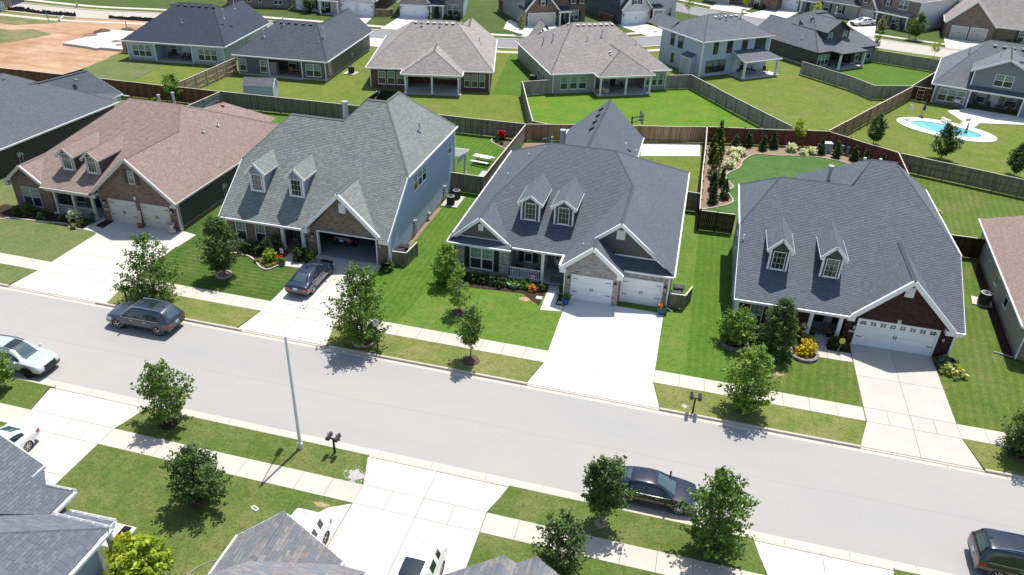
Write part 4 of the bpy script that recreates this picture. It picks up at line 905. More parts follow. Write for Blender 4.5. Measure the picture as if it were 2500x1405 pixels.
    H.R((wm, 60.5, wz), (wm, 76.2, wz), (w1, 77.4, z), (w1, 60, z)); H.R((wm, 60.5, wz), (wm, 76.2, wz), (w0, 77.4, z), (w0, 60, z)); H.R((wm, 76.2, wz), (w0, 77.4, z), (w1, 77.4, z)); H.caps((wm, 61, wz), (wm, 76.2, wz)); H.eave((w1, 69, z), (w1, yw, z)); H.eave((w1, yw, z), (w0, yw, z)); H.eave((w0, yw, z), (w0, 69, z))
    H.W([(w1-.3, 69, 0), (w1-.3, 77, 0), (w1-.3, 77, 2.6), (w1-.3, 69, 2.6)], (1, 0, 0), W_CHAR, .125); H.W([(w0+.3, 69, 0), (w0+.3, 77, 0), (w0+.3, 77, 2.6), (w0+.3, 69, 2.6)], (-1, 0, 0), W_CHAR, .125)
    H._down = (-1, 0, 0)
    for i in range(4): H.vent((wm-.55, 68.2+i*2.0, wz-.45), (0, 1, 0), 1.05, None, .5)
    b = MB(); b.cyl((-11.1, 66.7, 3), (-11.1, 66.7, 6.0), .27, .27, 14); b.cyl((-11.1, 66.7, 5.98), (-11.1, 66.7, 6.05), .2, .2, 14); b.cyl((-11.1, 66.7, 6.06), (-11.1, 66.7, 6.22), .31, .31, 14); H.ext.append((b, 'flue_pipe', M_STEEL))
    H.pipe((-12.0, 66.2, 4.6), .9, .1, M_STEEL, False, .12); H.pipe((-5.1, 63.5, 6.2), .5, .07, M_WHITEP, False, .09)
    b = MB(); b.obox((.23, 56.0, .6), (0, 1, 0), (1, 0, 0), 0, .9, .9, 1.5, 0, .4); b.obox((.23, 56.1, .3), (0, 1, 0), (1, 0, 0), .1, .7, .0, .9, 0, .3); H.part(b, 'electric_meter', M_UTILG)
    H.finish()
house_three()

# ---- H4: dark red brick, slate roof, one wide door
def house_four():
    O = (12, 57, 0)
    H = House('brick_house', 'dark red brick house with blue-slate shingle roof, two dormers and one wide white garage door', O, 0, S_SLATE2, T_WHITE, world=True)
    e = 47.62; ze = 2.42; eL, eR = (4.72, e, ze), (19.32, e-.02, ze); kL = (4.6, 53.25, 5.42); kR = (19.38, 53.1, 5.34)
    lL, lR = (7.17, 57.6, 7.74), (12.35, 57.6, 7.74); tL, tR = (13.62, 60.05, 9.046), (15.3, 60.05, 9.046)
    vl, vr, G = (12.35, e, ze), (18.55, e, ze), (15.45, 53.62, 5.62)
    H.R(eL, vl, lR, lL, kL); H.R(vl, G, (15.45, 60.05, 9.046), tL, lR); H.R(G, vr, eR, kR, tR, (15.45, 60.05, 9.046)) if False else H.R(G, vr, eR, kR, tR)
    bL, bR, bM = (4.58, 61.0, 5.42), (19.38, 65.0, 5.34), (9.2, 65.0, 5.2)
    H.R(kL, bL, lL); H.R(kR, bR, tR); H.R(lL, lR, (12.35, 61.0, 5.42), bL); H.R(tL, bM, (9.2, 57.9, 5.2), lR); H.R(tL, tR, bR, bM)
    H.caps(lL, lR); H.caps(lR, tL); H.caps(tL, tR); H.caps(kL, lL); H.caps(kR, tR); H.caps(bL, lL); H.caps(tL, bM)
    A = (15.45, 47.75, 5.62)
    H.R(A, G, vl, (12.35, 47.75, ze)); H.R(A, G, vr, (18.55, 47.75, ze)); H.caps(A, G)
    f = (0, -1, 0); wy = 48.3; gy = 48.1; gl, gr = 13.0, 17.95
    H.W([(5.15, wy, -.1), (9.85, wy, -.1), (9.85, wy, 2.45), (5.15, wy, 2.45)], f, B_MAROON); H.W([(9.85, wy, -.1), (9.85, 50.3, -.1), (9.85, 50.3, 2.45), (9.85, wy, 2.45)], (1, 0, 0), B_MAROON); H.W([(9.85, 50.3, -.1), (12.2, 50.3, -.1), (12.2, 50.3, 2.45), (9.85, 50.3, 2.45)], f, B_MAROON); H.W([(12.2, gy, -.1), (12.2, 50.3, -.1), (12.2, 50.3, 2.45), (12.2, gy, 2.45)], (-1, 0, 0), B_MAROON)
    H.W([(12.2, gy, -.1), (18.95, gy, -.1), (18.95, gy, 2.4), (18.4, gy, 2.6), (15.42, gy, 5.45), (12.5, gy, 2.6), (12.2, gy, 2.4)], f, B_MAROON)
    H.W([(4.95, wy, -.1), (4.95, 60.7, -.1), (4.95, 60.7, 5.3), (4.95, 53.4, 5.3), (4.95, wy, 2.6)], (-1, 0, 0), W_BLUEG, .125); H.W([(19.0, gy, -.1), (19.0, 64.5, -.1), (19.0, 64.5, 5.3), (19.0, 53.3, 5.3), (19.0, gy, 2.4)], (1, 0, 0), W_BLUEG, .125); H.W([(9.5, 64.5, 0), (19, 64.5, 0), (19, 64.5, 5.1), (9.5, 64.5, 5.1)], (0, 1, 0), W_BLUEG, .125); H.W([(5, 60.7, 0), (9.5, 60.7, 0), (9.5, 60.7, 5.3), (5, 60.7, 5.3)], (0, 1, 0), W_BLUEG, .125); H.W([(9.5, 60.7, 0), (9.5, 64.5, 0), (9.5, 64.5, 5.1), (9.5, 60.7, 5.1)], (-1, 0, 0), W_BLUEG, .125)
    H.rk.box(4.9, 48.22, -.1, 5.17, 48.36, 2.4); H.rk.box(18.93, 48.04, -.1, 19.05, 48.15, 2.35)
    for p, q in (((12.3, 47.7, 2.42), A), (A, (18.75, 47.7, 2.42))): H.rake(p, q, .18, .30, .14)
    H.rk.box(12.15, 47.66, 2.02, 12.62, 48.1, 2.34); H.rk.box(18.25, 47.66, 2.02, 19.25, 48.1, 2.34)
    H.rake(eL, kL, .06, .18, .1); H.rake(eR, kR, .06, .18, .1)
    H.eave((4.72, e-.02, ze), (12.25, e-.02, ze)); H.eave((18.75, e-.03, ze), (19.32, e-.03, ze)); H.eave(bL, kL); H.eave(kR, bR); H.rk.box(5.1, 47.9, 2.0, 12.2, 48.2, 2.25)
    b = MB(); b.box(4.87, 52.0, -.1, 4.95, 52.08, 5.2); H.part(b, 'downspout', T_WHITE)
    for x in (5.95, 8.0): H.window((x, wy-.01, .15), F_, .9, 1.72, 1, 'top', up=GL_UP)
    attic_vent(H, (15.18, gy-.01, 4.2), F_, .56, .74)
    H.garage_door((gl, gy, -.02), F_, gr-gl, 2.05, D_WHITE, lights=True)
    b = MB(); b.obox((15.42, gy-.01, 2.12), (1, 0, 0), f, -.11, .13, 0, .3, 0, .04); H.part(b, 'keystone', M_ALUP)
    for p in ((12.78, gy, 1.45), (18.35, gy, 1.5)): H.lamp(p, F_)
    H.plaque((12.55, gy-.01, .92), F_, '2160', .38, .17)
    b = MB(); b.box(9.9, 48.0, -.1, 12.15, 50.3, .1); b.box(10.3, 47.6, -.1, 11.4, 48.0, .03); H.part(b, 'porch_floor', M_PATIO)
    for x in (10.0, 11.92): H.column(x, 48.3, -.05, 2.28, .25)
    H.door((10.35, 50.3, .1), F_, .95, 2.05, plain('door_maroon', (.05, .012, .012), .4), (1.08, .4))
    for x in (6.67, 10.15): H.dormer(x, x+1.3, 50.1, 3.74, 5.33, 6.26, 54.45, .532, W_CHAR)
    b = MB(); b.cyl((11.0, 60.4, 6.0), (11.0, 60.4, 7.85), .14, .14, 12); b.cyl((11.0, 60.4, 7.85), (11.0, 60.4, 8.05), .21, .23, 12); H.ext.append((b, 'flue_pipe', M_STEEL))
    for x, yy, z in ((13.46, 61.5, 8.5), (14.5, 61.2, 8.65)): H.pipe((x, yy, 8.0), z-8.0, .1, M_WHITEP, False, .13)
    for z_, y_ in ((3.2, 56.4), (3.0, 57.6), (1.6, 56.9)):
        b = MB(); b.obox((4.94, y_, z_), (0, -1, 0), (-1, 0, 0), 0, .22, 0, .22, 0, .08); H.part(b, 'dryer_vent', M_WHITEP)
    H.window((4.945, 58.2, 2.6), L_, 1.0, 1.3, 1, None)
    H.finish()
house_four()
# ---- neighbours at the picture edges
def house_right():
    H = House('brick_house', 'brown-roofed house with taupe siding and an air conditioner, past the red brick house', (24.9, 64, 0), rad(-5.3), S_BROWN, T_WHITE)
    # local: wall on x=0, y runs from the front (-14.5) to the back (1.5)
    y0, y1 = -14.6, 2.2
    H.R((-.45, y0-.4, 2.75), (-.45, y1+.4, 2.75), (6.5, y1-5, 7.3), (6.5, y0+5, 7.3)); H.R((-.45, y1+.4, 2.75), (13.5, y1+.4, 2.75), (6.5, y1-5, 7.3)); H.R((-.45, y0-.4, 2.75), (13.5, y0-.4, 2.75), (6.5, y0+5, 7.3)); H.R((13.5, y0-.4, 2.75), (13.5, y1+.4, 2.75), (6.5, y1-5, 7.3), (6.5, y0+5, 7.3))
    H.W([(0, y0, .32), (0, y1, .32), (0, y1, 2.7), (0, y0, 2.7)], (-1, 0, 0), W_TAUPE, .125); H.W([(-.012, y0, -.1), (-.012, y1, -.1), (-.012, y1, .32), (-.012, y0, .32)], (-1, 0, 0), B_MIX); H.W([(0, y1, 0), (13, y1, 0), (13, y1, 2.7), (0, y1, 2.7)], (0, 1, 0), W_TAUPE, .125); H.W([(0, y0, 0), (13, y0, 0), (13, y0, 2.7), (0, y0, 2.7)], (0, -1, 0), B_MIX); H.W([(13, y0, 0), (13, y1, 0), (13, y1, 2.7), (13, y0, 2.7)], (1, 0, 0), W_TAUPE)
    H.eave((-.45, y1+.4, 2.75), (-.45, y0-.4, 2.75)); H.eave((13.5, y1+.4, 2.75), (-.45, y1+.4, 2.75)); H.eave((-.45, y0-.4, 2.75), (13.5, y0-.4, 2.75))
    for i in range(13):    # gutter straps
        y = y0+i*1.35; H.gut.box(-.56, y-.02, 2.752, -.43, y+.02, 2.765)
    H.window((-.01, -5.2, .95), L_, .9, 1.5, 1, None, T_WHITE); H.window((-.01, -8.7, .95), L_, .9, 1.5, 1, None, T_WHITE)
    b = MB(); b.obox((-.01, -2.4, 1.3), (0, -1, 0), (-1, 0, 0), 0, .16, 0, .16, 0, .06); H.part(b, 'dryer_vent', M_WHITEP)
    b = MB(); b.box(-.12, y0-.02, .1, -.03, y0+.07, 2.6); b.bar((-.1, y0, .1), (-1.2, y0+.35, .04), .1, .07); H.part(b, 'downspout', M_UTIL)
    H.rk.box(-.03, y0-.03, -.1, .06, y0+.06, 2.7); H.finish()
house_right()
def house_left():
    H = House('brick_house', 'slate-roofed house with charcoal siding at the left edge, beside the brown-roofed house', (-60.9, 60, 0), rad(-2.4), S_SLATE, T_WHITE)
    e = .45; z = 2.72; y0, y1 = -9, 9.3
    H.R((e, y0, z), (e, y1, z), (-6.4, y1-7.0, 6.75), (-6.4, y0+5, 6.75)); H.R((-13.3, y0, z), (-13.3, y1, z), (-6.4, y1-7.0, 6.75), (-6.4, y0+5, 6.75)); H.R((e, y1, z), (-13.3, y1, z), (-6.4, y1-7.0, 6.75)); H.R((e, y0, z), (-13.3, y0, z), (-6.4, y0+5, 6.75))
    H.caps((-6.4, y0+5, 6.75), (-6.4, y1-7.0, 6.75)); H.caps((-6.4, y1-7, 6.75), (e, y1, z))
    # rear wing: ridge runs back, gable to the rear
    H.R((-5.2, -.5, 5.62), (-3.2, 9.6, 5.62), (-.7, 11.2, 2.9)); H.R((-5.2, -.5, 5.62), (-.7, 11.2, 2.9), (-.2, 4.0, 2.9)); H.R((-5.2, -.5, 5.6), (-3.2, 9.6, 5.6), (-8.2, 9.9, 2.9), (-9.2, 1, 2.9)); H.caps((-5.2, -.5, 5.62), (-3.2, 9.6, 5.62)); H.rake((-3.2, 9.6, 5.6), (-.7, 11.2, 2.9), .06, .16); H.eave((-.7, 9, 2.9), (-.7, 11.2, 2.9)); H.column(-1.0, 10.9, 0, 2.7, .2)
    H.W([(0, y0, 0), (0, y1-.4, 0), (0, y1-.4, 2.7), (0, y0, 2.7)], (1, 0, 0), W_NIGHT, .125); H.W([(0, y1-.4, 0), (-12.9, y1-.4, 0), (-12.9, y1-.4, 2.7), (0, y1-.4, 2.7)], (0, 1, 0), W_NIGHT, .125); H.W([(0, y0, 0), (-12.9, y0, 0), (-12.9, y0, 2.7), (0, y0, 2.7)], (0, -1, 0), W_NIGHT)
    H.eave((e, y0, z), (e, y1, z)); H.meter((.01, -4.3, 1.2), R_)
    b = MB(); b.lathe([(.3, -.02), (.3, .05), (.1, .25), (.07, .3), (.07, .9), (.12, .92), (.12, 1.02)], (-4.6, -1.7, 5.6), 12); H.ext.append((b, 'vent_pipe', M_WHITEP)); H.pipe((-3.6, -3.0, 5.0), .45, .06)
    H._down = (1, 0, 0); H.vent((-5.9, 1.6, 6.35), (0, 1, 0), .55); H.vent((-2.8, 7.4, 5.15), (0, 1, 0), .9)
    H.finish()
house_left()

# ---- houses along the back street, seen from behind
def ranch(name, label, loc, rz, w_, d, roof, wall, ze=2.65, pr=.475, ps=.78, yr=9.0, wing=None, wing_d=None, wing_a=3.6, trim=None, lap=None, found=None, recess=None, mat_int=None):
    H = House(name, label, loc, rz, roof, trim or T_WHITE); ov = .42
    x0, x1 = -ov, w_+ov; y0 = -ov; zr = ze+pr*(yr-y0); pf = pr
    a = (zr-ze)/ps; xl, xr = x0+a, x1-a; yf = yr+(zr-ze)/pf
    mr = lambda x: x
    RL, RR = (xl, yr, zr), (xr, yr, zr)
    H.R((x0, y0, ze), (x1, y0, ze), RR, RL)
    if wing:
        m = (lambda x: x) if wing == 'R' else (lambda x: x0+x1-x)
        zw = ze+ps*wing_a; dw = wing_d; yw = yf-(zw-ze)/pf
        A = (m(x1-wing_a), dw, zw); V = (m(x1-wing_a), yw, zw); rr = (m(xr), yr, zr); rl = (m(xl), yr, zr)
        H.R((m(x1), y0, ze), (m(x1), dw, ze), A, V, rr); H.R(A, V, (m(x1-2*wing_a), yf, ze), (m(x1-2*wing_a), dw, ze)); H.R(rl, rr, V, (m(x1-2*wing_a), yf, ze), (m(x0), yf, ze)); H.R((m(x0), y0, ze), (m(x0), yf, ze), rl)
        H.caps(rr, V); H.caps(V, A); H.W([(m(w_), dw-ov, 0), (m(x1-2*wing_a+ov), dw-ov, 0), (m(x1-2*wing_a+ov), dw-ov, ze), (m(x1-wing_a), dw-ov, zw-.3), (m(w_), dw-ov, ze)], (0, 1, 0), wall)
        far = dw-ov; 
    else:
        H.R((x1, y0, ze), (x1, yf, ze), RR); H.R((x0, y0, ze), (x0, yf, ze), RL); H.R(RL, RR, (x1, yf, ze), (x0, yf, ze)); far = yf-ov
    H.caps(RL, RR); H.caps((x0, y0, ze), RL); H.caps((x1, y0, ze), RR)
    dR = far if wing == 'R' else yf-ov; dL = far if wing == 'L' else yf-ov
    for (x, dd, n) in ((w_, dR, (1, 0, 0)), (0, dL, (-1, 0, 0))):
        H.W([(x, 0, .25), (x, dd, .25), (x, dd, ze-.05), (x, 0, ze-.05)], n, wall, lap); H.W([(x+.012*n[0], 0, -.1), (x+.012*n[0], dd, -.1), (x+.012*n[0], dd, .25), (x+.012*n[0], 0, .25)], n, found or M_FOUND)
    H.W([(0, yf-ov, 0), (w_, yf-ov, 0), (w_, yf-ov, ze), (0, yf-ov, ze)], (0, 1, 0), wall)
    segs = [(0, w_)]
    if recess:
        ra, rb, rd = recess; segs = [(0, ra), (rb, w_)]; im = mat_int or wall
        H.W([(ra, rd, 0), (rb, rd, 0), (rb, rd, ze), (ra, rd, ze)], (0, -1, 0), im, lap); H.W([(ra, 0, 0), (ra, rd, 0), (ra, rd, ze), (ra, 0, ze)], (1, 0, 0), im, lap); H.W([(rb, 0, 0), (rb, rd, 0), (rb, rd, ze), (rb, 0, ze)], (-1, 0, 0), im, lap)
        b = MB(); b.box(ra, -.25, -.05, rb, rd, .1); H.part(b, 'patio_floor', M_PATIO); b = MB(); b.box(ra, -.02, ze-.02, rb, rd, ze+.03); H.part(b, 'porch_ceiling', T_WHITE)
        H.rk.box(ra-.1, -.06, ze-.32, rb+.1, .08, ze-.05)
        for x in (ra, rb): H.rk.box(x-.07, -.03, 0, x+.07, .06, ze-.3)
    for (p, q) in segs:
        H.W([(p, 0, .25), (q, 0, .25), (q, 0, ze-.05), (p, 0, ze-.05)], (0, -1, 0), wall, lap); H.W([(p, -.012, -.1), (q, -.012, -.1), (q, -.012, .25), (p, -.012, .25)], (0, -1, 0), found or M_FOUND)
    for x in (.05, w_-.05): H.rk.box(x-.06, -.035, 0, x+.06, .03, ze-.1)
    H.eave((x0, y0, ze), (x1, y0, ze)); H.eave((x1, y0, ze), (x1, dR+ov, ze)); H.eave((x0, dL+ov, ze), (x0, y0, ze))
    H.geo = dict(ze=ze, zr=zr, yr=yr, xl=xl, xr=xr, pr=pr, ps=ps, w=w_, x0=x0, x1=x1, y0=y0)
    return H
def row_vents(H, n, f0, f1, dy=.55, mat=None):
    g = H.geo; H._down = (0, -1, 0); y = g['yr']-dy; z = g['zr']-g['pr']*dy
    for i in range(n): H.vent((g['xl']+(g['xr']-g['xl'])*(f0+(f1-f0)*i/max(1, n-1)), y, z), (1, 0, 0), g['pr'], mat, .42)
def rpipe(H, fx, y, h=.9, r=.06, mat=None):
    g = H.geo; H.pipe((fx, y, g['ze']+g['pr']*(y-g['y0'])), h, r, mat or M_ALU, True, r*1.3)
def win_row(H, xs, w_, z, h, y=-.01, fr=F_, grid='top', **k):
    for x in xs: H.window((x, y, z), fr, w_, h, 1, grid, **k)
def patio_set(loc, rz, col, label, group=None):
    t = thing('patio_table', label, 'table', loc, rz, group)
    b = MB(); b.lathe([(.62, .68), (.65, .70), (.62, .73)], (0, 0, 0), 18); b.build('table_top', M_DKGREY, t)
    for i in range(4):
        a = rad(45+90*i); b = MB(); b.cyl((.45*math.cos(a), .45*math.sin(a), 0), (.4*math.cos(a), .4*math.sin(a), .68), .025); b.build('leg', M_DKGREY, t)
    return t
def patio_chair(loc, rz, mat, label, group):
    t = thing('patio_chair', label, 'chair', loc, rz, group)
    b = MB(); b.box(-.27, -.27, .4, .27, .27, .46); b.build('seat', mat, t); b = MB(); b.bar((0, .25, .46), (0, .36, 1.0), .54, .05, 0, (0, 1, 0)); b.build('backrest', mat, t)
    for x in (-.25, .25):
        b = MB(); b.box(x-.03, -.27, .6, x+.03, .28, .64); b.build('armrest', M_DKGREY, t)
        for y in (-.24, .24):
            b = MB(); b.box(x-.02, y-.02, 0, x+.02, y+.02, .62 if y < 0 else .42); b.build('leg', M_DKGREY, t)
    return t
CH_RUST = plain('fabric_rust', (.30, .10, .06), .9); CH_DK = plain('fabric_dark', (.05, .05, .055), .9)
def backrow():
    # navy-roofed blue house
    H = ranch('ranch_house', 'navy-roofed house with pale blue siding and covered patio beside the bare building lot', (-77.1, 92.7, 0), rad(7.2), 13.9, 14, S_NAVY, W_SKY, yr=7.6, wing='R', wing_d=15.5, wing_a=4.0, recess=(4.0, 9.3, 2.6))
    H.window((.75, -.01, .55), F_, 2.7, 1.55, 3, 'top'); H.window((10.2, -.01, .55), F_, 2.7, 1.55, 3, 'top'); H.window((4.9, 2.59, .3), F_, .9, 1.8, 1); H.door((6.6, 2.6, .1), F_, .9, 2.0, W_WHITE); H.window((7.7, 2.59, .9), F_, 1.4, 1.1, 1, None); H.window((13.91, 7, 1.2), R_, .8, .8, 1, None)
    row_vents(H, 7, -.15, 1.1); rpipe(H, 6.6, 3.6, .5, .06); rpipe(H, 12.2, 5.0, 1.2, .07); rpipe(H, 13.0, 7.0, 1.2, .07); H.finish()
    M = H.root.matrix_basis
    # charcoal house
    H = ranch('ranch_house', 'charcoal house with dark shingle roof and covered patio behind the small pale blue shed', (-59.5, 91.6, 0), rad(4.6), 12.2, 14, S_CHAR, W_SLATE, yr=6.6, ps=.85, wing='R', wing_d=18.3, wing_a=3.6, recess=(4.3, 8.9, 2.6), mat_int=W_NAVY)
    H.window((.25, -.01, .5), F_, .95, 1.6, 1); H.window((3.1, -.01, .5), F_, .95, 1.6, 1); H.window((9.45, -.01, .5), F_, 2.1, 1.6, 2, 'top'); H.window((5.9, 2.59, .4), F_, 1.2, 1.7, 1); H.window((7.4, 2.59, .4), F_, 1.2, 1.7, 1); H.window((12.21, 1.0, .55), R_, .9, 1.6, 1)
    b = MB(); b.box(4.35, .1, 0, 5.3, .9, 1.9); H.part(b, 'outdoor_fireplace', B_GREY)
    row_vents(H, 6, -.1, .9); rpipe(H, 2.6, 3.2, .9, .08); rpipe(H, 4.4, 5.6, 1.0, .07); rpipe(H, 10.6, 4.2, 1.0, .07); rpipe(H, 10.3, 3.0, .5, .05)
    H.meter((12.2, 9.5, 1.0), R_); H.finish()
    # brick ranch with tan roof
    H = ranch('ranch_house', 'red brick ranch house with tan shingle roof and an empty columned porch', (-40.95, 92.2, 0), rad(13.6), 15.4, 16, S_TAN, B_RED, pr=.475, yr=8.6, wing='R', wing_d=17.5, wing_a=3.8, found=B_RED, recess=(4.75, 11.6, 2.4))
    win_row(H, (1.0, 2.2, 3.4), .98, .5, 1.65); win_row(H, (12.1, 13.05, 14.0), .78, .5, 1.65); win_row(H, (8.4, 9.5, 10.6), .98, .8, 1.3, 2.39)
    P = H.geo; ax, az = 8.2, 4.85; e = 2.62
    H.R((4.3, -2.6, e), (12.0, -2.6, e), (ax, .6, az), step=.14); H.R((4.3, -2.6, e), (4.3, .2, e), (ax, 4.4, az), (ax, .6, az)); H.R((12.0, -2.6, e), (12.0, .2, e), (ax, 4.4, az), (ax, .6, az)); H.caps((4.3, -2.6, e), (ax, .6, az)); H.caps((12.0, -2.6, e), (ax, .6, az)); H.caps((ax, .6, az), (ax, 4.3, az))
    H.eave((4.3, -2.6, e), (12.0, -2.6, e)); H.eave((12.0, -2.6, e), (12.0, -.4, e)); H.eave((4.3, -.4, e), (4.3, -2.6, e)); H.rk.box(4.6, -2.3, 2.25, 11.7, -2.1, 2.48)
    b = MB(); b.box(4.5, -2.4, -.05, 11.8, 0, .08); H.part(b, 'porch_floor', M_PATIO)
    for x in (4.8, 8.15, 11.5): H.column(x, -2.2, .06, 2.3, .22)
    wv = plain('vent_tan', (.42, .39, .36), .6); row_vents(H, 7, .0, .95, .6, wv); H._down = (1, 0, 0); H.vent((P['xr']+.7, P['yr']+.9, P['zr']-.55), (0, 1, 0), .78, wv); H.vent((P['xl']-.5, P['yr']-.2, P['zr']-.4), (0, 1, 0), .78, wv)
    rpipe(H, 6.0, 7.4, .6, .09); rpipe(H, 8.4, 7.4, .6, .09)
    for x, y in ((13.6, 8.6), (13.9, 7.2)): H.pipe((x, y, 2.65+.78*(15.8-x)), .5, .05, M_PIPE)
    H.meter((15.42, 3.2, .9), R_); H.finish()
    # taupe ranch
    H = ranch('ranch_house', 'taupe-sided ranch house with tan shingle roof and a furnished three-column porch', (-18.15, 97.9, 0), rad(28.4), 15.9, 16, S_TAN, W_TAUPE, yr=8.8, lap=.15, recess=(5.8, 12.9, 2.6))
    win_row(H, (1.05, 2.35, 3.6), 1.0, .5, 1.65); win_row(H, (13.05, 13.85, 14.75), .74, .55, 1.65); win_row(H, (7.6, 9.9), 1.15, .75, 1.4, 2.59); H.door((8.9, 2.6, .1), F_, .9, 2.0, M_DOORBLK); H.window((-.01, 4.2, .6), L_, .9, 1.6, 1); H.window((-.01, 6.9, .6), L_, .9, 1.6, 1)
    ax, az, e = 9.3, 5.0, 2.62
    H.R((5.4, -2.3, e), (13.2, -2.3, e), (ax, 1.0, az)); H.R((5.4, -2.3, e), (5.4, .2, e), (ax, 4.8, az), (ax, 1.0, az)); H.R((13.2, -2.3, e), (13.2, .2, e), (ax, 4.8, az), (ax, 1.0, az)); H.caps((5.4, -2.3, e), (ax, 1.0, az)); H.caps((13.2, -2.3, e), (ax, 1.0, az)); H.caps((ax, 1.0, az), (ax, 4.7, az))
    H.eave((5.4, -2.3, e), (13.2, -2.3, e)); H.eave((13.2, -2.3, e), (13.2, -.4, e)); H.eave((5.4, -.4, e), (5.4, -2.3, e)); H.rk.box(5.7, -2.05, 2.25, 12.9, -1.85, 2.48)
    b = MB(); b.box(5.6, -2.1, -.05, 13.0, 0, .08); H.part(b, 'porch_floor', M_PATIO)
    for x in (5.9, 9.4, 12.75): H.column(x, -1.95, .06, 2.3, .22)
    row_vents(H, 7, .1, 1.0, .6, wv); H._down = (-1, 0, 0); H.vent((H.geo['xl']-.4, H.geo['yr']+.4, H.geo['zr']-.3), (0, 1, 0), .78, wv); H.vent((ax-.8, 2.2, az-.45), (0, 1, 0), .6, wv); H.vent((ax-.9, 1.5, az-.6), (0, 1, 0), .6, wv)
    rpipe(H, 8.5, 6.0, .9, .1); rpipe(H, 6.2, 5.3, .5, .05); rpipe(H, 12.9, 4.4, .5, .05)
    for x, y in ((2.3, 8.2), (1.4, 9.6)): H.pipe((x, y, 2.65+.78*(x+.42)), 1.0, .08, M_STEEL)
    for x, y in ((2.4, 13.4), (3.6, 16.0)): H.R((x, y, 5.2), (x, y+3, 5.2), (x-1.6, y+3, 3.2), (x-1.6, y, 3.2)); H.R((x, y, 5.2), (x, y+3, 5.2), (x+1.6, y+3, 3.2), (x+1.6, y, 3.2))
    H.finish()
    # two-storey blue-grey house
    H = House('two_storey_house', 'two-storey blue-grey house with black-framed windows and a lean-to patio roof', (0.03, 113.15, 0), rad(41.0), S_GREYB, T_WHITE); ze = 5.0; w_, d = 12.3, 9.6; o = .4
    y1, zr = d/2, 7.45
    rl, rr = (4.2, d/2, zr), (w_-4.2, d/2, zr); c = [(-o, -o, ze), (w_+o, -o, ze), (w_+o, d+o, ze), (-o, d+o, ze)]
    H.R(c[0], c[1], rr, rl); H.R(c[1], c[2], rr); H.R(c[2], c[3], rl, rr); H.R(c[3], c[0], rl); H.caps(rl, rr); H.caps(c[0], rl); H.caps(c[1], rr); H.caps(c[3], rl)
    H.R((-o, 7.5, ze), (1.5, 7.5, 6.3), (1.5, 13, 6.3), (-o, 13, ze)); 
    H.W([(0, 0, 0), (w_, 0, 0), (w_, 0, ze-.05), (0, 0, ze-.05)], (0, -1, 0), W_SKY, .16); H.W([(0, 0, 0), (0, d, 0), (0, d, ze-.05), (0, 0, ze-.05)], (-1, 0, 0), W_SKY, .16); H.W([(w_, 0, 0), (w_, d, 0), (w_, d, ze-.05), (w_, 0, ze-.05)], (1, 0, 0), W_SKY, .16); H.W([(0, d, 0), (w_, d, 0), (w_, d, ze-.05), (0, d, ze-.05)], (0, 1, 0), W_SKY)
    H.eave(c[0], c[1]); H.eave(c[1], c[2]); H.eave(c[3], c[0])
    for x, y in ((0, 0), (w_, 0)): H.rk.box(x-.09, y-.09, 0, x+.09, y+.09, ze-.1)
    for x, ww in ((1.9, .8), (4.3, 1.0), (7.1, 1.0), (9.5, 2.0)): H.window((x, -.01, 3.1), F_, ww, 1.6, 1 if ww < 1.5 else 2, 'top' if ww > 1.5 else None, T_DARK, GL_LO, GL_LO)
    H.window((1.0, -.01, .55), F_, 3.5, 1.65, 3, 'top', T_DARK, GL_UP, GL_LO); H.door((6.2, 0, .1), F_, .9, 2.0, W_WHITE); H.window((7.3, -.01, .2), F_, .8, 1.9, 1, None, T_WHITE)
    H.window((-.01, 7.3, 3.0), L_, .85, 1.6, 1, None, T_DARK, GL_LO, GL_LO); H.window((-.01, 5.5, 3.0), L_, 1.1, 1.6, 1, None, T_DARK, GL_UP, GL_LO); H.window((-.01, 6.7, .6), L_, .6, 1.3, 1, None, T_DARK, GL_LO, GL_LO)
    # lean-to
    H.R((5.6, -.02, 3.3), (11.0, -.02, 3.3), (12.2, -3.2, 2.45), (5.2, -3.2, 2.45), step=.14); H.eave((5.2, -3.2, 2.45), (12.2, -3.2, 2.45)); H.rake((5.2, -3.2, 2.45), (5.6, 0, 3.3), .06, .18); H.W([(5.4, -3.0, 2.3), (5.6, 0, 2.3), (5.6, 0, 3.2)], (-1, 0, 0), W_SKY)
    b = MB(); b.box(5.2, -3.3, -.05, 12.2, 0, .09); H.part(b, 'patio_floor', M_PATIO)
    for x in (5.6, 11.7): H.column(x, -2.9, .06, 2.35, .3)
    b = MB(); b.box(8.6, -.12, 1.9, 10.6, 0, 2.2); H.part(b, 'patio_heater', M_DKGREY)
    # side box bay
    H.R((-.02, 3.3, 2.95), (-.02, 1.3, 2.95), (-1.0, 1.1, 2.45), (-1.0, 3.5, 2.45)); H.W([(-.85, 1.3, 0), (-.85, 3.3, 0), (-.85, 3.3, 2.4), (-.85, 1.3, 2.4)], (-1, 0, 0), W_SKY); H.W([(-.85, 1.3, 0), (0, 1.3, 0), (0, 1.3, 2.8), (-.85, 1.3, 2.4)], (0, -1, 0), W_SKY); H.W([(-.85, 3.3, 0), (0, 3.3, 0), (0, 3.3, 2.8), (-.85, 3.3, 2.4)], (0, 1, 0), W_SKY)
    for y in (1.3, 3.3): H.rk.box(-.89, y-.04, 0, -.81, y+.04, 2.4)
    H.rk.box(-1.02, 1.1, 2.3, -.96, 3.5, 2.44)
    H._down = (0, -1, 0); pz = (zr-ze)/(d/2+o)
    for i in range(5): H.vent((4.9+i*.95, d/2-.7, zr-.7*pz), (1, 0, 0), pz, wv, .45)
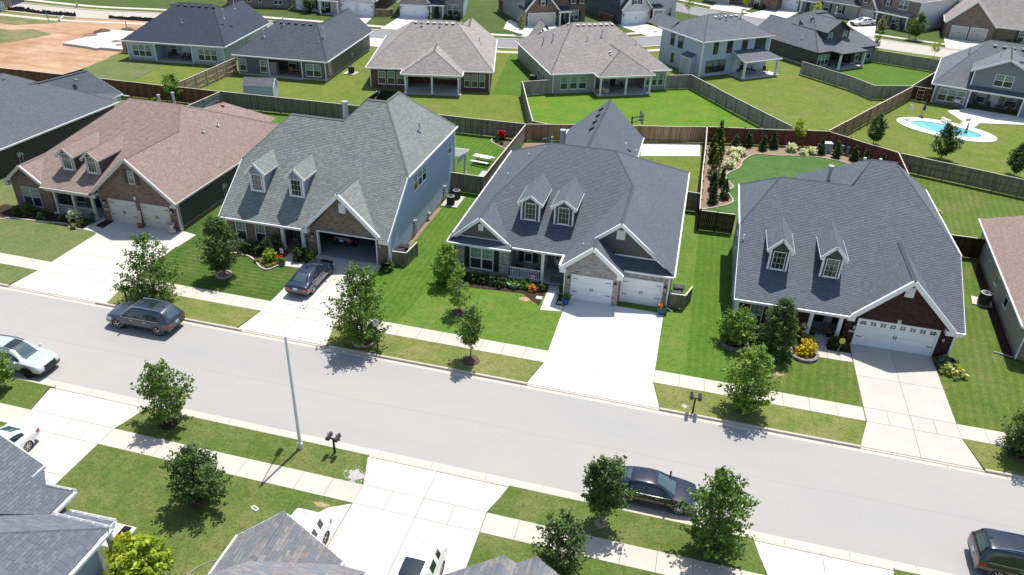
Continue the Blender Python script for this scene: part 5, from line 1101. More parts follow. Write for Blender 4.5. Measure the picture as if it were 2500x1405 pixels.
    for x, y in ((5.7, 3.9), (6.5, 3.4), (9.4, 3.7)): H.pipe((x, y, ze+pz*(y+o)), .9, .09, M_ALU, True, .13)
    H.finish()
    # dark house with upper gable
    H = ranch('ranch_house', 'dark grey house with an upper gable room and covered patio inside the weathered fence', (16.7, 124.6, 0), rad(43.0), 12.8, 14, S_GREYB, W_CHAR, ze=2.5, yr=7.2, ps=.72, pr=.56, wing='L', wing_d=13.5, wing_a=3.6, recess=(3.0, 7.8, 2.6), trim=T_DARK)
    win_row(H, (.25, 1.05, 1.85), .78, .4, 1.6, name='window'); win_row(H, (8.6, 10.2, 11.3), .85, .4, 1.6)
    d0, d1, dm, dz, dt, dy = 2.9, 8.0, 5.45, 4.9, 6.35, 1.6
    H.W([(d0, dy, 2.6), (d1, dy, 2.6), (d1, dy, dz), (dm, dy, dt-.1), (d0, dy, dz)], (0, -1, 0), W_CHAR, .14); H.W([(d0, dy, 2.6), (d0, 7.2, 5.5), (d0, 7.2, dz), (d0, dy, dz)], (-1, 0, 0), W_CHAR, .14); H.W([(d1, dy, 2.6), (d1, 7.2, 5.5), (d1, 7.2, dz), (d1, dy, dz)], (1, 0, 0), W_CHAR, .14)
    H.R((d0-.3, dy-.35, dz-.15), (dm, dy-.35, dt), (dm, 8.3, dt), (d0-.3, 8.3, dz-.15)); H.R((d1+.3, dy-.35, dz-.15), (dm, dy-.35, dt), (dm, 8.3, dt), (d1+.3, 8.3, dz-.15)); H.rake((d0-.3, dy-.36, dz-.15), (dm, dy-.36, dt), .06, .16); H.rake((dm, dy-.36, dt), (d1+.3, dy-.36, dz-.15), .06, .16); H.caps((dm, dy-.3, dt), (dm, 8.3, dt))
    for x in (3.4, 6.6): H.window((x, dy-.01, 3.3), F_, .85, 1.35, 1)
    H.R((2.6, -2.2, 2.45), (8.4, -2.2, 2.45), (5.5, .4, 3.6)); H.R((2.6, -2.2, 2.45), (2.6, .4, 2.5), (5.5, 1.6, 3.6), (5.5, .4, 3.6)); H.R((8.4, -2.2, 2.45), (8.4, .4, 2.5), (5.5, 1.6, 3.6), (5.5, .4, 3.6)); H.eave((2.6, -2.2, 2.45), (8.4, -2.2, 2.45)); H.eave((8.4, -2.2, 2.45), (8.4, -.4, 2.45))
    b = MB(); b.box(2.6, -2.2, -.05, 8.4, 0, .09); H.part(b, 'patio_floor', M_PATIO)
    for x in (2.9, 8.1): H.column(x, -1.95, .06, 2.3, .26, T_WHITE)
    row_vents(H, 5, .1, 1.2); rpipe(H, 4.2, 6.0, .9, .09); rpipe(H, 9.6, 6.2, .9, .09); H.pipe((.9, 4.2, 3.5), .6, .06)
    H._down = (1, 0, 0); H.vent((6.3, 3.0, 5.95), (0, 1, 0), .5); H.vent((6.9, 4.8, 5.7), (0, 1, 0), .5); H.finish()
    # pool house at the right edge
    H = House('two_storey_house', 'grey house with a wide upper gable and covered patio beside the swimming pool', (30.6, 112.15, 0), rad(-15.7), S_GREYB, T_WHITE); W2 = 14.0; ze = 2.6
    H.R((-.5, -.5, ze), (W2+.5, -.5, ze), (W2-4, 8.5, 7.3), (4.6, 8.5, 7.3)); H.R((-.5, -.5, ze), (-.5, 16, ze), (4.6, 8.5, 7.3)); H.R((W2+.5, -.5, ze), (W2+.5, 16, ze), (W2-4, 8.5, 7.3)); H.R((-.5, 16, ze), (W2+.5, 16, ze), (W2-4, 8.5, 7.3), (4.6, 8.5, 7.3)); H.caps((-.5, -.5, ze), (4.6, 8.5, 7.3)); H.caps((4.6, 8.5, 7.3), (W2-4, 8.5, 7.3))
    H.W([(0, 0, 0), (4.15, 0, 0), (4.15, 0, ze), (0, 0, ze)], (0, -1, 0), W_HGREY, .14); H.W([(10.2, 0, 0), (W2, 0, 0), (W2, 0, ze), (10.2, 0, ze)], (0, -1, 0), W_HGREY, .14); H.W([(0, 0, 0), (0, 15.5, 0), (0, 15.5, ze), (0, 0, ze)], (-1, 0, 0), W_HGREY, .14); H.W([(W2, 0, 0), (W2, 15.5, 0), (W2, 15.5, ze), (W2, 0, ze)], (1, 0, 0), W_HGREY); H.W([(0, 15.5, 0), (W2, 15.5, 0), (W2, 15.5, ze), (0, 15.5, ze)], (0, 1, 0), W_HGREY)
    H.W([(4.15, 2.6, 0), (10.2, 2.6, 0), (10.2, 2.6, ze), (4.15, 2.6, ze)], (0, -1, 0), W_HGREY, .14); H.W([(4.15, 0, 0), (4.15, 2.6, 0), (4.15, 2.6, ze), (4.15, 0, ze)], (1, 0, 0), W_HGREY, .14); H.W([(10.2, 0, 0), (10.2, 2.6, 0), (10.2, 2.6, ze), (10.2, 0, ze)], (-1, 0, 0), W_HGREY, .14)
    b = MB(); b.box(4.15, .02, ze-.06, 10.2, 2.6, ze); H.part(b, 'porch_ceiling', T_WHITE)
    gm, gz, gt = 7.35, 5.05, 6.75
    H.W([(3.85, .12, 2.75), (10.9, .12, 2.75), (10.9, .12, gz), (gm, .12, gt), (3.85, .12, gz)], (0, -1, 0), W_HGREY, .14)
    H.W([(3.85, .12, 2.75), (3.85, 4.5, 4.9), (3.85, 4.5, gz), (3.85, .12, gz)], (-1, 0, 0), W_HGREY, .14)
    H.R((3.4, -.3, gz-.12), (gm, -.3, gt+.1), (gm, 9.5, gt+.1), (3.4, 5.5, gz-.12)); H.R((11.3, -.3, gz-.12), (gm, -.3, gt+.1), (gm, 9.5, gt+.1), (11.3, 5.5, gz-.12)); H.caps((gm, -.3, gt+.1), (gm, 9.3, gt+.1))
    H.rake((3.4, -.33, gz-.1), (gm, -.33, gt+.12), .08, .24); H.rake((gm, -.33, gt+.12), (11.3, -.33, gz-.1), .08, .24); H.rk.box(3.78, .02, 2.75, 3.92, .14, gz)
    H.R((3.7, .12, 2.98), (11.2, .12, 2.98), (11.4, -.52, 2.68), (3.6, -.52, 2.68), c0=.03)
    H.window((6.3, .11, 3.35), F_, 2.1, 1.5, 2, 'top'); win_row(H, (.55, 1.65, 2.75), 1.0, .5, 1.65); H.window((5.0, 2.59, .4), F_, 1.1, 1.6, 1); H.door((6.7, 2.6, .1), F_, .9, 2.0, W_WHITE); H.window((8.4, 2.59, .4), F_, 1.4, 1.6, 1)
    H.eave((-.5, -.5, ze), (W2+.5, -.5, ze)); H.eave((-.5, 16, ze), (-.5, -.5, ze)); H.rk.box(4.0, -.06, ze-.34, 10.35, .08, ze-.07)
    for x in (0, 4.15, 10.2): H.rk.box(x-.08, -.05, 0, x+.08, .07, ze-.1)
    H._down = (0, -1, 0)
    for i in range(4): H.vent((5.4+i*1.1, 7.5, 6.8), (1, 0, 0), .5, None, .45)
    H._down = (1, 0, 0)
    for i in range(4): H.vent((8.5+i*.28, 1.6+i*.9, gt-.45-i*.12), (0, 1, 0), .45, None, .4)
    H.pipe((6.2, 3.8, 6.1), .8, .06); H.pipe((2.6, 6.6, 5.3), 1.0, .1, M_ALU, True, .14); H.finish()
backrow()

# ---- houses across the back street, fronts towards us
def front_house(label, loc, rz, w_, d, roof, wall, side, gx0, gx1, gwall, door, gh, gable=True, two=False, porch=None, windows=(), gable_z=6.2, trim=None, single=True, name='brick_house'):
    H = House(name, label, loc, rz, roof, trim or T_WHITE); ze = 5.2 if two else 2.65; o = .4; pr = .6; yr = d/2; zr = ze+pr*(yr+o); a = min((zr-ze)/.8, w_/2-.2)
    rl, rr = (-o+a, yr, zr), (w_+o-a, yr, zr); c = [(-o, -o, ze), (w_+o, -o, ze), (w_+o, d+o, ze), (-o, d+o, ze)]
    H.R(c[0], c[1], rr, rl); H.R(c[1], c[2], rr); H.R(c[2], c[3], rl, rr); H.R(c[3], c[0], rl)
    H.W([(0, 0, 0), (w_, 0, 0), (w_, 0, ze), (0, 0, ze)], (0, -1, 0), wall); H.W([(0, 0, 0), (0, d, 0), (0, d, ze), (0, 0, ze)], (-1, 0, 0), side, .16); H.W([(w_, 0, 0), (w_, d, 0), (w_, d, ze), (w_, 0, ze)], (1, 0, 0), side, .16); H.W([(0, d, 0), (w_, d, 0), (w_, d, ze), (0, d, ze)], (0, 1, 0), side)
    H.eave(c[0], c[1]); H.eave(c[1], c[2]); H.eave(c[3], c[0])
    g = -.9; gm = (gx0+gx1)/2; pz = (gable_z-2.6)/((gx1-gx0)/2+.3)
    H.W([(gx0, g, 0), (gx1, g, 0), (gx1, g, 2.6), (gm, g, gable_z-.25), (gx0, g, 2.6)], (0, -1, 0), gwall); H.W([(gx0, g, 0), (gx0, .02, 0), (gx0, .02, 2.7), (gx0, g, 2.7)], (-1, 0, 0), side); H.W([(gx1, g, 0), (gx1, .02, 0), (gx1, .02, 2.7), (gx1, g, 2.7)], (1, 0, 0), gwall)
    yb = 7.0 if not two else 5.0
    for e in (gx0-.3, gx1+.3): H.R((e, g-.3, 2.6), (gm, g-.3, gable_z), (gm, yb, gable_z), (e, 2.5, 2.6)); H.rake((e, g-.32, 2.6), (gm, g-.32, gable_z), .08, .24)
    dw = gx1-gx0; H.lamp((gx0+.25, g, 1.6), F_); H.lamp((gx1-.25, g, 1.6), F_)
    if single: H.garage_door((gm-2.44, g, 0), F_, 4.88, 2.1, door)
    else: H.garage_door((gm-2.75, g, 0), F_, 2.5, 2.1, door); H.garage_door((gm+.25, g, 0), F_, 2.5, 2.1, door)
    for (x, z, ww, hh, n, sh) in windows: H.window((x, -.01 if not (gx0 < x < gx1) else g-.01, z), F_, ww, hh, n, 'top', shutters=sh)
    if porch:
        p0, p1 = porch; H.R((p0-.2, .02, 3.0), (p1+.2, .02, 3.0), (p1+.2, -1.7, 2.4), (p0-.2, -1.7, 2.4)); H.eave((p0-.2, -1.7, 2.4), (p1+.2, -1.7, 2.4))
        b = MB(); b.box(p0, -1.6, -.05, p1, 0, .1); H.part(b, 'porch_floor', M_PATIO)
        for x in (p0+.1, p1-.1): H.column(x, -1.5, .1, 2.35, .22)
        H.door((p0+.5, 0, .1), F_, .95, 2.05, M_DOORBLK)
    H.finish(); return H
def farrow():
    sh = (M_SHUT, .35)
    front_house('mixed brick house with three small windows behind the navy roof', (-84.5, 129.6, 0), rad(14), 11, 14, S_CHAR, B_MIX, W_GREY, 12, 18.2, B_MIX, D_WHITE, 2.1, windows=((1.6, .9, .6, 1.2, 1, None), (3.6, .9, .6, 1.2, 1, None), (5.6, .9, .6, 1.2, 1, None), (8.4, .6, 1.5, 1.5, 2, None)))
    H = front_house('white brick house with twin white garage doors and a charcoal side wall', (-70.4, 131.2, 0), rad(6.5), 13.2, 14, S_CHAR, B_WHITE, W_CHAR, 7.2, 13.2, B_WHITE, D_WHITE, 2.1, porch=(3.6, 7.0), windows=((.8, .5, 1.5, 1.7, 2, sh), (4.0, .9, .7, 1.4, 1, sh)), single=False)
    front_house('two-storey grey brick house with a wide white garage door behind the tan roof', (-53.2, 134.4, 0), rad(13.5), 11.2, 13, S_CHAR, B_GREY, W_SKY, .0, 5.2, plain('brick_paint_grey', (.30, .295, .285), .8, noise=.1) if False else B_GREY, D_WHITE, 2.1, two=True, porch=(5.5, 7.8), windows=((8.4, .5, 1.9, 1.8, 2, None), (8.6, 3.3, 1.6, 1.4, 2, None)), gable_z=5.2)
    front_house('two-storey red-brown brick house with tan garage door and black shutters', (-30.9, 135.9, 0), rad(33), 11.5, 13, S_CHAR, B_BROWN, W_GREY, 0, 5.8, B_BROWN, D_TAN, 2.1, two=True, porch=(6.0, 8.0), windows=((2.6, 3.4, .8, 1.3, 1, sh), (8.5, .6, 1.7, 1.7, 2, sh), (8.6, 3.4, .9, 1.3, 1, sh), (10.3, 3.4, .8, 1.3, 1, sh)))
    front_house('white brick house with navy side wall and white garage door beside the blue-grey house', (-15.4, 143.9, 0), rad(41), 12.5, 13, S_CHAR, B_WHITE, W_NAVY, 0, 6.0, B_WHITE, D_WHITE, 2.1, two=True, porch=(6.3, 8.6), windows=((2.3, 3.4, 1.3, 1.4, 2, sh), (9.3, .6, .6, 1.5, 1, None), (10.8, .6, .8, 1.6, 1, None)))
    front_house('dark brick house half hidden at the top edge behind the cross street', (4.5, 172.5, 0), rad(-24), 9, 12, S_CHAR, B_BROWN, B_BROWN, -6, 0, B_BROWN, D_TAN, 2.1, windows=((4.5, .6, 1.2, 1.5, 2, None),))
    front_house('pale grey house with two white garage doors behind the dark grey roof', (12.3, 173.6, 0), rad(-25), 17, 12, S_CHAR, W_GREY, W_GREY, 0, 5.6, W_WHITE, D_WHITE, 2.1, porch=(6.4, 10.0), windows=((10.4, .7, 1.2, 1.5, 1, sh), (13.4, .7, .7, 1.5, 1, sh)), single=False, name='house')
    front_house('two-storey mixed brick house with a long porch and white side wall by the cross street', (27.2, 169.0, 0), rad(-43), 13.4, 12.5, S_TAN, B_MIX, W_WHITE, 0, 5.6, B_MIX, D_TAN, 2.1, two=True, porch=(6.2, 12.6), windows=((2.4, 3.3, .9, 1.4, 1, (M_SHUTB, .35)), (8.6, .6, 1.6, 1.5, 2, (M_SHUTB, .35)), (6.6, 3.4, .7, 1.2, 1, (M_SHUTB, .35)), (9.3, 3.3, 1.7, 1.6, 2, None)))
    front_house('tan-roofed brick house with twin tan garage doors near the top right corner', (41.6, 158.0, 0), rad(-11), 20, 15, S_TAN, B_TAN, B_TAN, 0, 7.6, B_TAN, D_TAN, 2.1, windows=((11.6, .5, 1.9, 1.8, 2, (M_SHUTB, .4)),), single=False, gable_z=6.6)
farrow()
# ---- roofs right below the camera: every tab is laid
def tab_roof(H, polys, mats, near=None, budget=300, wd=.335, row=.145, rnd=None):
    rnd = rnd or random.Random(3); cells = []
    for poly in polys:
        P = [Vector(p) for p in poly]; n = Vector((0, 0, 0))
        for i in range(len(P)):
            p, q = P[i], P[(i+1) % len(P)]; n += Vector(((p.y-q.y)*(p.z+q.z), (p.z-q.z)*(p.x+q.x), (p.x-q.x)*(p.y+q.y)))
        n.normalize(); n = n if n.z > 0 else -n
        a = Vector((0, 0, 1)).cross(n); a.normalize(); u = n.cross(a)
        if u.z < 0: u = -u; a = -a
        c = P[0].dot(n); Q = [(p.dot(a), p.dot(u)) for p in P]
        H.rf.courses(poly, None, 0, 0, (0, 0, 1), -.012)
        def clip(pts, f):
            o = []
            for i in range(len(pts)):
                p, q = pts[i], pts[(i+1) % len(pts)]; dp, dq = f(p), f(q)
                if dp >= 0: o.append(p)
                if (dp > 0 and dq < 0) or (dp < 0 and dq > 0):
                    t = dp/(dp-dq); o.append((p[0]+(q[0]-p[0])*t, p[1]+(q[1]-p[1])*t))
            return o
        s0, s1 = min(q[0] for q in Q), max(q[0] for q in Q); t0, t1 = min(q[1] for q in Q), max(q[1] for q in Q)
        k = math.floor(t0/row)
        while k*row < t1:
            off = (.5*wd if k % 2 else 0)+rnd.choice((0, .04, -.05, .09)); j = math.floor((s0-off)/wd)
            lo, hi = k*row, (k+1)*row
            strip_ = clip(clip(Q, lambda p: p[1]-lo), lambda p: hi-p[1])
            while len(strip_) > 2 and j*wd+off < s1:
                x0 = j*wd+off+.003; x1 = (j+1)*wd+off-.003
                c2 = clip(clip(strip_, lambda p: p[0]-x0), lambda p: x1-p[0])
                if len(c2) > 2:
                    ar = abs(sum(c2[i][0]*c2[(i+1) % len(c2)][1]-c2[(i+1) % len(c2)][0]*c2[i][1] for i in range(len(c2))))/2
                    if ar > .004: cells.append((c2, a, u, n, c, lo, rnd.randrange(len(mats)), rnd.uniform(0, .007)))
                j += 1
            k += 1
    def solid(b, cell, m=0):
        pts, a, u, n, c, lo, mi, hh = cell
        A = sum(pts[i][0]*pts[(i+1) % len(pts)][1]-pts[(i+1) % len(pts)][0]*pts[i][1] for i in range(len(pts)))
        if (A > 0) != (a.cross(u).dot(n) > 0): pts = pts[::-1]
        L = lambda p: (.018+hh)*(1-(p[1]-lo)/row*.85)
        top = [a*p[0]+u*p[1]+n*(c+L(p)) for p in pts]; bot = [a*p[0]+u*p[1]+n*(c-.012) for p in pts]; N = len(pts)
        b.mesh(top+bot, [tuple(range(N))]+[(i, N+i, N+(i+1) % N, (i+1) % N) for i in range(N)], m)
    # the closest ones to the camera are pieces of their own
    def key(cell):
        p = cell[0][0]; w_ = cell[1]*p[0]+cell[2]*p[1]+cell[3]*cell[4]
        x, y, z = w_; v = Vector((x, y, z-29.5)); f = Vector((-.1917, .8380, -.5107)); dpt = v.dot(f); r = Vector((.9748, .2231, 0)).dot(v)/dpt; up = v.dot(Vector((.1,.5,.86)))/dpt
        vis = 0 if abs(r) < .655 and v.angle(f) < .72 else 100
        return vis+dpt
    cells.sort(key=key)
    for cell in cells[:budget]:
        b = MB(); solid(b, cell); o = H.part(b, 'shingle', mats[cell[6]], H.roof_o)
    b = MB()
    for cell in cells[budget:]: solid(b, cell, cell[6])
    o = H.part(b, 'shingle_field', mats, H.roof_o); o['kind'] = 'stuff'
def big_caps(H, p, q, mats, rnd):
    p, q = Vector(p), Vector(q); L = (q-p).length; d = (q-p)/L; n = max(1, int(L/.21)); sd = d.cross(Vector((0, 0, 1))); sd.normalize(); up = sd.cross(d); b = MB()
    if up.z < 0: up = -up
    for i in range(n):
        a = p+d*(i*L/n); c = p+d*((i+1)*L/n+.03)
        v = [a-sd*.15-up*.09, a+up*.055, a+sd*.15-up*.09, c-sd*.15-up*.11, c+up*.032, c+sd*.15-up*.11]
        b.mesh(v, ((0, 3, 4, 1), (1, 4, 5, 2), (0, 1, 2)), rnd.randrange(len(mats)))
    H.cap_extra = b; o = H.part(b, 'ridge_cap', mats, H.roof_o)
def near_houses():
    rnd = random.Random(11)
    # bottom left: slate roof with gutters round the porch
    H = House('house', 'slate-roofed house with pale blue siding and white gutters at the bottom left corner', (-27, 14, 0), 0, MATS['slate_tab_a'], T_WHITE, world=True)
    e, h, p = (-24.75, 18.7, 2.8), (-21.75, 18.72, 2.8), .66
    Wp = [(-30.5, 20.45, 6.6), (-26.2, 20.35, 3.76), (-26.25, 19.62, 3.79), (-25.7, 19.57, 3.43), (-24.75, 20.13, 2.8), (-24.75, 18.7, 2.8), (-30.5, 13.4, 6.6)]
    Fp = [e, h, (-26.75, 13.72, 6.1), (-29.74, 13.7, 6.1)]; Rp = [h, (-21.75, 2, 2.8), (-26.75, 2, 6.1), (-26.75, 13.72, 6.1)]
    H.rf = MB(); H.roof_o = None; H.rf.box(0, 0, 0, .001, .001, .001)
    # base planes go into the roof part, tabs on top
    keep = H.rf; H.rf = MB(); polys = [[Wp[0], Wp[1], Wp[5], Wp[6]], [Wp[1], Wp[2], Wp[3], Wp[5]], [Wp[3], Wp[4], Wp[5]], Fp, Rp, [(-25.7, 19.57, 3.43), (-26.3, 20.08, 2.82), (-24.75, 20.13, 2.8)], [(-24.42, 18.5, 2.72), (-22.15, 18.5, 2.72), (-22.07, 19.33, 2.5), (-24.42, 19.25, 2.5)]]
    H.roof_o = link('roof', bpy.data.meshes.new('roof'), H.root)
    tab_roof(H, polys, M_TABSB, rnd=rnd)
    old = H.roof_o; H.rf.courses([(-30.5, 20.45, 6.6), (-30.5, 13.4, 6.6), (-36, 13.4, 3), (-36, 20.45, 3)], None); H.rf.courses([(-26.75, 2, 6.1), (-26.75, 13.72, 6.1), (-32, 13.7, 3), (-32, 2, 3)], None)
    old.data = H.rf.data('roof', H.roofm, H.off); H.rf = MB()
    big_caps(H, h, (-26.75, 13.72, 6.1), M_TABSB, rnd); big_caps(H, (-24.75, 20.13, 2.8), (-25.7, 19.57, 3.43), M_TABSB, rnd); big_caps(H, (-30.5, 20.45, 6.62), (-30.5, 13.4, 6.62), M_TABSB, rnd)
    H.eave((-26.3, 20.2, 2.8), (-24.6, 20.24, 2.8)) if False else None
    def gut(p, q):      # open white gutter trough with straps
        p, q = Vector(p), Vector(q); d = (q-p).normalized(); n = Vector((d.y, -d.x, 0)); L = (q-p).length
        H.gut.obox(p, d, n, 0, L, -.14, -.12, .0, .13); H.gut.obox(p, d, n, 0, L, -.12, 0, .115, .13); H.gut.obox(p, d, n, 0, L, -.17, -.01, -.025, -.001)
        k = .25
        while k < L: H.gut.obox(p, d, n, k, k+.03, -.005, .004, 0, .13); k += .62
    for a, c in (((-24.72, 20.17, 2.78), (-26.32, 20.11, 2.78)), ((-24.71, 18.73, 2.78), (-24.71, 20.17, 2.78)), ((-21.72, 18.76, 2.78), (-24.7, 18.74, 2.78)), ((-21.71, 6, 2.78), (-21.71, 18.76, 2.78)), ((-22.05, 19.37, 2.48), (-24.42, 19.29, 2.48))): gut(a, c)
    H.rake((-26.15, 20.4, 3.74), (-30.5, 20.5, 6.58), .05, .18, .08); H.rk.bar((-26.16, 20.38, 3.7), (-26.2, 19.62, 3.7), .06, .16); H.rk.box(-22.12, 18.6, 2.2, -22.04, 19.3, 2.48)
    H.W([(-22.2, 2, 0), (-22.2, 18.3, 0), (-22.2, 18.3, 2.7), (-22.2, 2, 2.7)], (1, 0, 0), W_BLUE, .125); H.W([(-30, 18.2, 0), (-22.2, 18.2, 0), (-22.2, 18.2, 2.7), (-30, 18.2, 2.7)], (0, 1, 0), B_BROWN); H.W([(-25.1, 18.2, 0), (-25.1, 19.8, 0), (-25.1, 19.8, 2.6), (-25.1, 18.2, 2.6)], (1, 0, 0), B_BROWN); H.W([(-29, 19.8, 0), (-25.1, 19.8, 0), (-25.1, 19.8, 2.6), (-29, 19.8, 2.6)], (0, 1, 0), B_BROWN); H.W([(-34.8, 20.0, 0), (-26.7, 20.0, 0), (-26.7, 20.0, 3.4), (-30.5, 20.0, 6.2), (-34.8, 20.0, 3.4)], (0, 1, 0), B_BROWN)
    H.rk.box(-22.3, 18.15, 0, -22.12, 18.34, 2.62); H.column(-22.4, 19.15, 0, 2.36, .22); H.column(-24.3, 19.1, 0, 2.36, .22); H.finish()
    # bottom middle: multi-colour tab roof with front gable
    H = House('house', 'house roof of mixed mauve and blue shingles with a street-facing gable, bottom middle', (-14, 14, 0), 0, M_TABS[0], T_WHITE, world=True)
    A, Bk = (-13.82, 19.92, 4.95), (-13.82, 9, 4.95); L0, L1 = (-16.25, 19.92, 2.8), (-16.25, 9, 2.8); R0, R1 = (-11.4, 19.9, 2.8), (-11.4, 19.46, 2.8); v = (-13.82, 17.3, 4.95)
    F1_, F2_ = (-6.0, 19.46, 2.8), (-6.0, 14.5, 7.2)
    H.rf = MB(); H.roof_o = link('roof', bpy.data.meshes.new('roof'), H.root)
    polys = [[A, Bk, L1, L0], [A, R0, R1, v], [v, R1, (-10.15, 19.46, 2.8), (-10.15, 14.0, 7.6), (-13.82, 14.0, 7.6)]]
    tab_roof(H, polys, M_TABS, rnd=rnd); H.rf.courses([(-10.15, 19.46, 2.8), (-10.15, 14.0, 7.6), (-9.4, 14, 7.6), (-9.4, 19.46, 2.8)], None); H.roof_o.data = H.rf.data('roof', H.roofm, H.off); H.rf = MB()
    big_caps(H, (A[0], A[1], A[2]+.02), (Bk[0], Bk[1], Bk[2]+.02), M_TABS, rnd)
    H.eave((L1[0], 9, 2.78), (L0[0], 19.9, 2.78)) if False else H.gut.box(-16.36, 9, 2.66, -16.25, 19.9, 2.79); H.gut.box(-11.4, 19.47, 2.66, -9.4, 19.58, 2.79); H.rake(A, L0, .05, .16, .09); H.rake(A, R0, .05, .16, .09)
    for k in range(3): H.gut.box(-11.2+k*.62, 19.46, 2.79, -11.17+k*.62, 19.59, 2.8)
    H.rk.box(-11.42, 19.5, 2.5, -11.3, 19.9, 2.72)
    H.W([(-16.0, 19.55, 0), (-11.6, 19.55, 0), (-11.6, 19.55, 2.7), (-13.82, 19.55, 4.7), (-16.0, 19.55, 2.7)], (0, 1, 0), B_BROWN); H.W([(-16, 9, 0), (-16, 19.5, 0), (-16, 19.5, 2.7), (-16, 9, 2.7)], (-1, 0, 0), W_TAUPE, .125); H.W([(-11.6, 19.1, 0), (-9.5, 19.1, 0), (-9.5, 19.1, 2.7), (-11.6, 19.1, 2.7)], (0, 1, 0), B_BROWN); H.W([(-9.5, 9, 0), (-9.5, 19.1, 0), (-9.5, 19.1, 2.7), (-9.5, 9, 2.7)], (1, 0, 0), W_TAUPE); H.finish()
    # bottom right of middle: two small gables
    H = House('house', 'house roof with two small shingled gables showing at the bottom edge of the picture', (-4, 14, 0), 0, M_TABS[0], T_WHITE, world=True)
    a1, a2 = (-4.45, 19.9, 5.34), (-3.15, 19.9, 5.66); H.rf = MB(); H.roof_o = link('roof', bpy.data.meshes.new('roof'), H.root)
    p1 = (5.34-3.6)/(6.61-4.45); p2 = (5.66-4.94)/(3.15-2.2)
    polys = [[a1, (-4.45, 12, 5.34), (-7.6, 12, 5.34-p1*3.15), (-7.6, 19.9, 5.34-p1*3.15)], [a1, (-4.45, 12, 5.34), (-3.6, 12, 4.85), (-3.6, 19.9, 4.85)], [a2, (-3.15, 12, 5.66), (-4.3, 12, 4.79), (-4.3, 19.9, 4.79)], [a2, (-3.15, 12, 5.66), (.3, 12, 5.66-p2*3.45), (.3, 19.9, 5.66-p2*3.45)]]
    tab_roof(H, polys, M_TABS, rnd=rnd); H.roof_o.data = H.rf.data('roof', H.roofm, H.off); H.rf = MB()
    big_caps(H, (-4.45, 19.9, 5.36), (-4.45, 12, 5.36), M_TABS, rnd); big_caps(H, (-3.15, 19.9, 5.68), (-3.15, 12, 5.68), M_TABS, rnd)
    H.W([(-7.2, 19.5, 0), (0, 19.5, 0), (0, 19.5, 2.9), (-3.15, 19.5, 5.35), (-3.8, 19.5, 4.8), (-4.45, 19.5, 5.05), (-7.2, 19.5, 2.9)], (0, 1, 0), B_BROWN)
    H.W([(-7.2, 10, 0), (-7.2, 19.5, 0), (-7.2, 19.5, 2.8), (-7.2, 10, 2.8)], (-1, 0, 0), W_TAUPE); H.W([(0, 10, 0), (0, 19.5, 0), (0, 19.5, 2.8), (0, 10, 2.8)], (1, 0, 0), W_TAUPE); H.finish()
near_houses()

# ---------------------------------------------------------------- fences
PANEL = {}
def panel_mesh(kind, L, h, seed, rails_out=False):
    key = (kind, round(L, 2), h, seed % 3, rails_out)
    if key in PANEL: return PANEL[key]
    r = random.Random(seed); b = MB(); n = max(1, int(L/.14)); w_ = L/n
    for i in range(n):
        mi = r.randrange(3); z1 = h+r.uniform(-.012, .012); d = r.uniform(-.003, .003)
        b.box(i*w_+.004, -.012+d, .05, (i+1)*w_-.004, .008+d, z1, mi)
    for z in (.3, h*.52, h-.25): b.box(0, .0085, z-.045, L, .05, z+.045, r.randrange(3))
    b.box(-.01, -.05, h+.012, L+.01, .06, h+.045, 3)
    PANEL[key] = b.data('fence_panel', WD[kind]+[WD['cap']]); return PANEL[key]
POSTM = {}
def fence(label, pts, kind, h=1.83, flip=False, group=None, gate=None, step=2.4, caps=False, name='fence'):
    p0 = pts[0]; t = thing(name, label, 'fence', (p0[0], p0[1], 0), 0, group); k = 0
    if (kind, h) not in POSTM:
        b = MB(); b.box(-.05, -.05, -.1, .05, .05, h+.02); POSTM[(kind, h)] = b.data('post', WD[kind][1])
    if caps and ('cap', h) not in POSTM:
        b = MB(); b.box(-.07, -.07, h+.03, .07, .07, h+.09); b.box(-.05, -.05, h+.09, .05, .05, h+.13); POSTM[('cap', h)] = b.data('post_cap', M_BLACK)
    for p, q in zip(pts[:-1], pts[1:]):
        a = math.atan2(q[1]-p[1], q[0]-p[0]); L = math.hypot(q[0]-p[0], q[1]-p[1]); n = max(1, round(L/step)); s = L/n
        for i in range(n):
            x = p[0]+math.cos(a)*i*s; y = p[1]+math.sin(a)*i*s
            if flip: link('fence_panel', panel_mesh(kind, s, h, k), t, (x+math.cos(a)*s-p0[0], y+math.sin(a)*s-p0[1], random.uniform(-.02, .02)), a+math.pi)
            else: link('fence_panel', panel_mesh(kind, s, h, k), t, (x-p0[0], y-p0[1], random.uniform(-.02, .02)), a)
            sd = -.1 if flip else .1
            po = link('post', POSTM[(kind, h)], t, (x-p0[0]-math.sin(a)*sd, y-p0[1]+math.cos(a)*sd, 0), a)
            if caps: link('post_cap', POSTM[('cap', h)], po)
            k += 1
    link('post', POSTM[(kind, h)], t, (pts[-1][0]-p0[0], pts[-1][1]-p0[1], 0)); return t
fence('brown stained board fence along the bare lot, behind the slate and brown roofs', [(-100, 77.4), (-83.8, 77.8), (-70.9, 78.2), (-53.95, 78.5)], 'brown')
fence('pale tan new fence between the navy-roofed and charcoal houses', [(-60.5, 79.0), (-60.35, 92.4)], 'tan', flip=True)
fence('short light wood fence panel between bare lot and pale blue house', [(-80.3, 95.6), (-77.4, 95.6)], 'cedar')
fence('silver weathered fence between the brown-roofed yard and the grey-roofed yard', [(-54.3, 72.5), (-53.95, 78.4)], 'silver', flip=True)
fence('weathered grey board fence behind the grey-roofed house, up to the rose bed', [(-53.9, 78.6), (-36.9, 79.2), (-29.9, 79.35), (-17.4, 79.6)], 'olive')
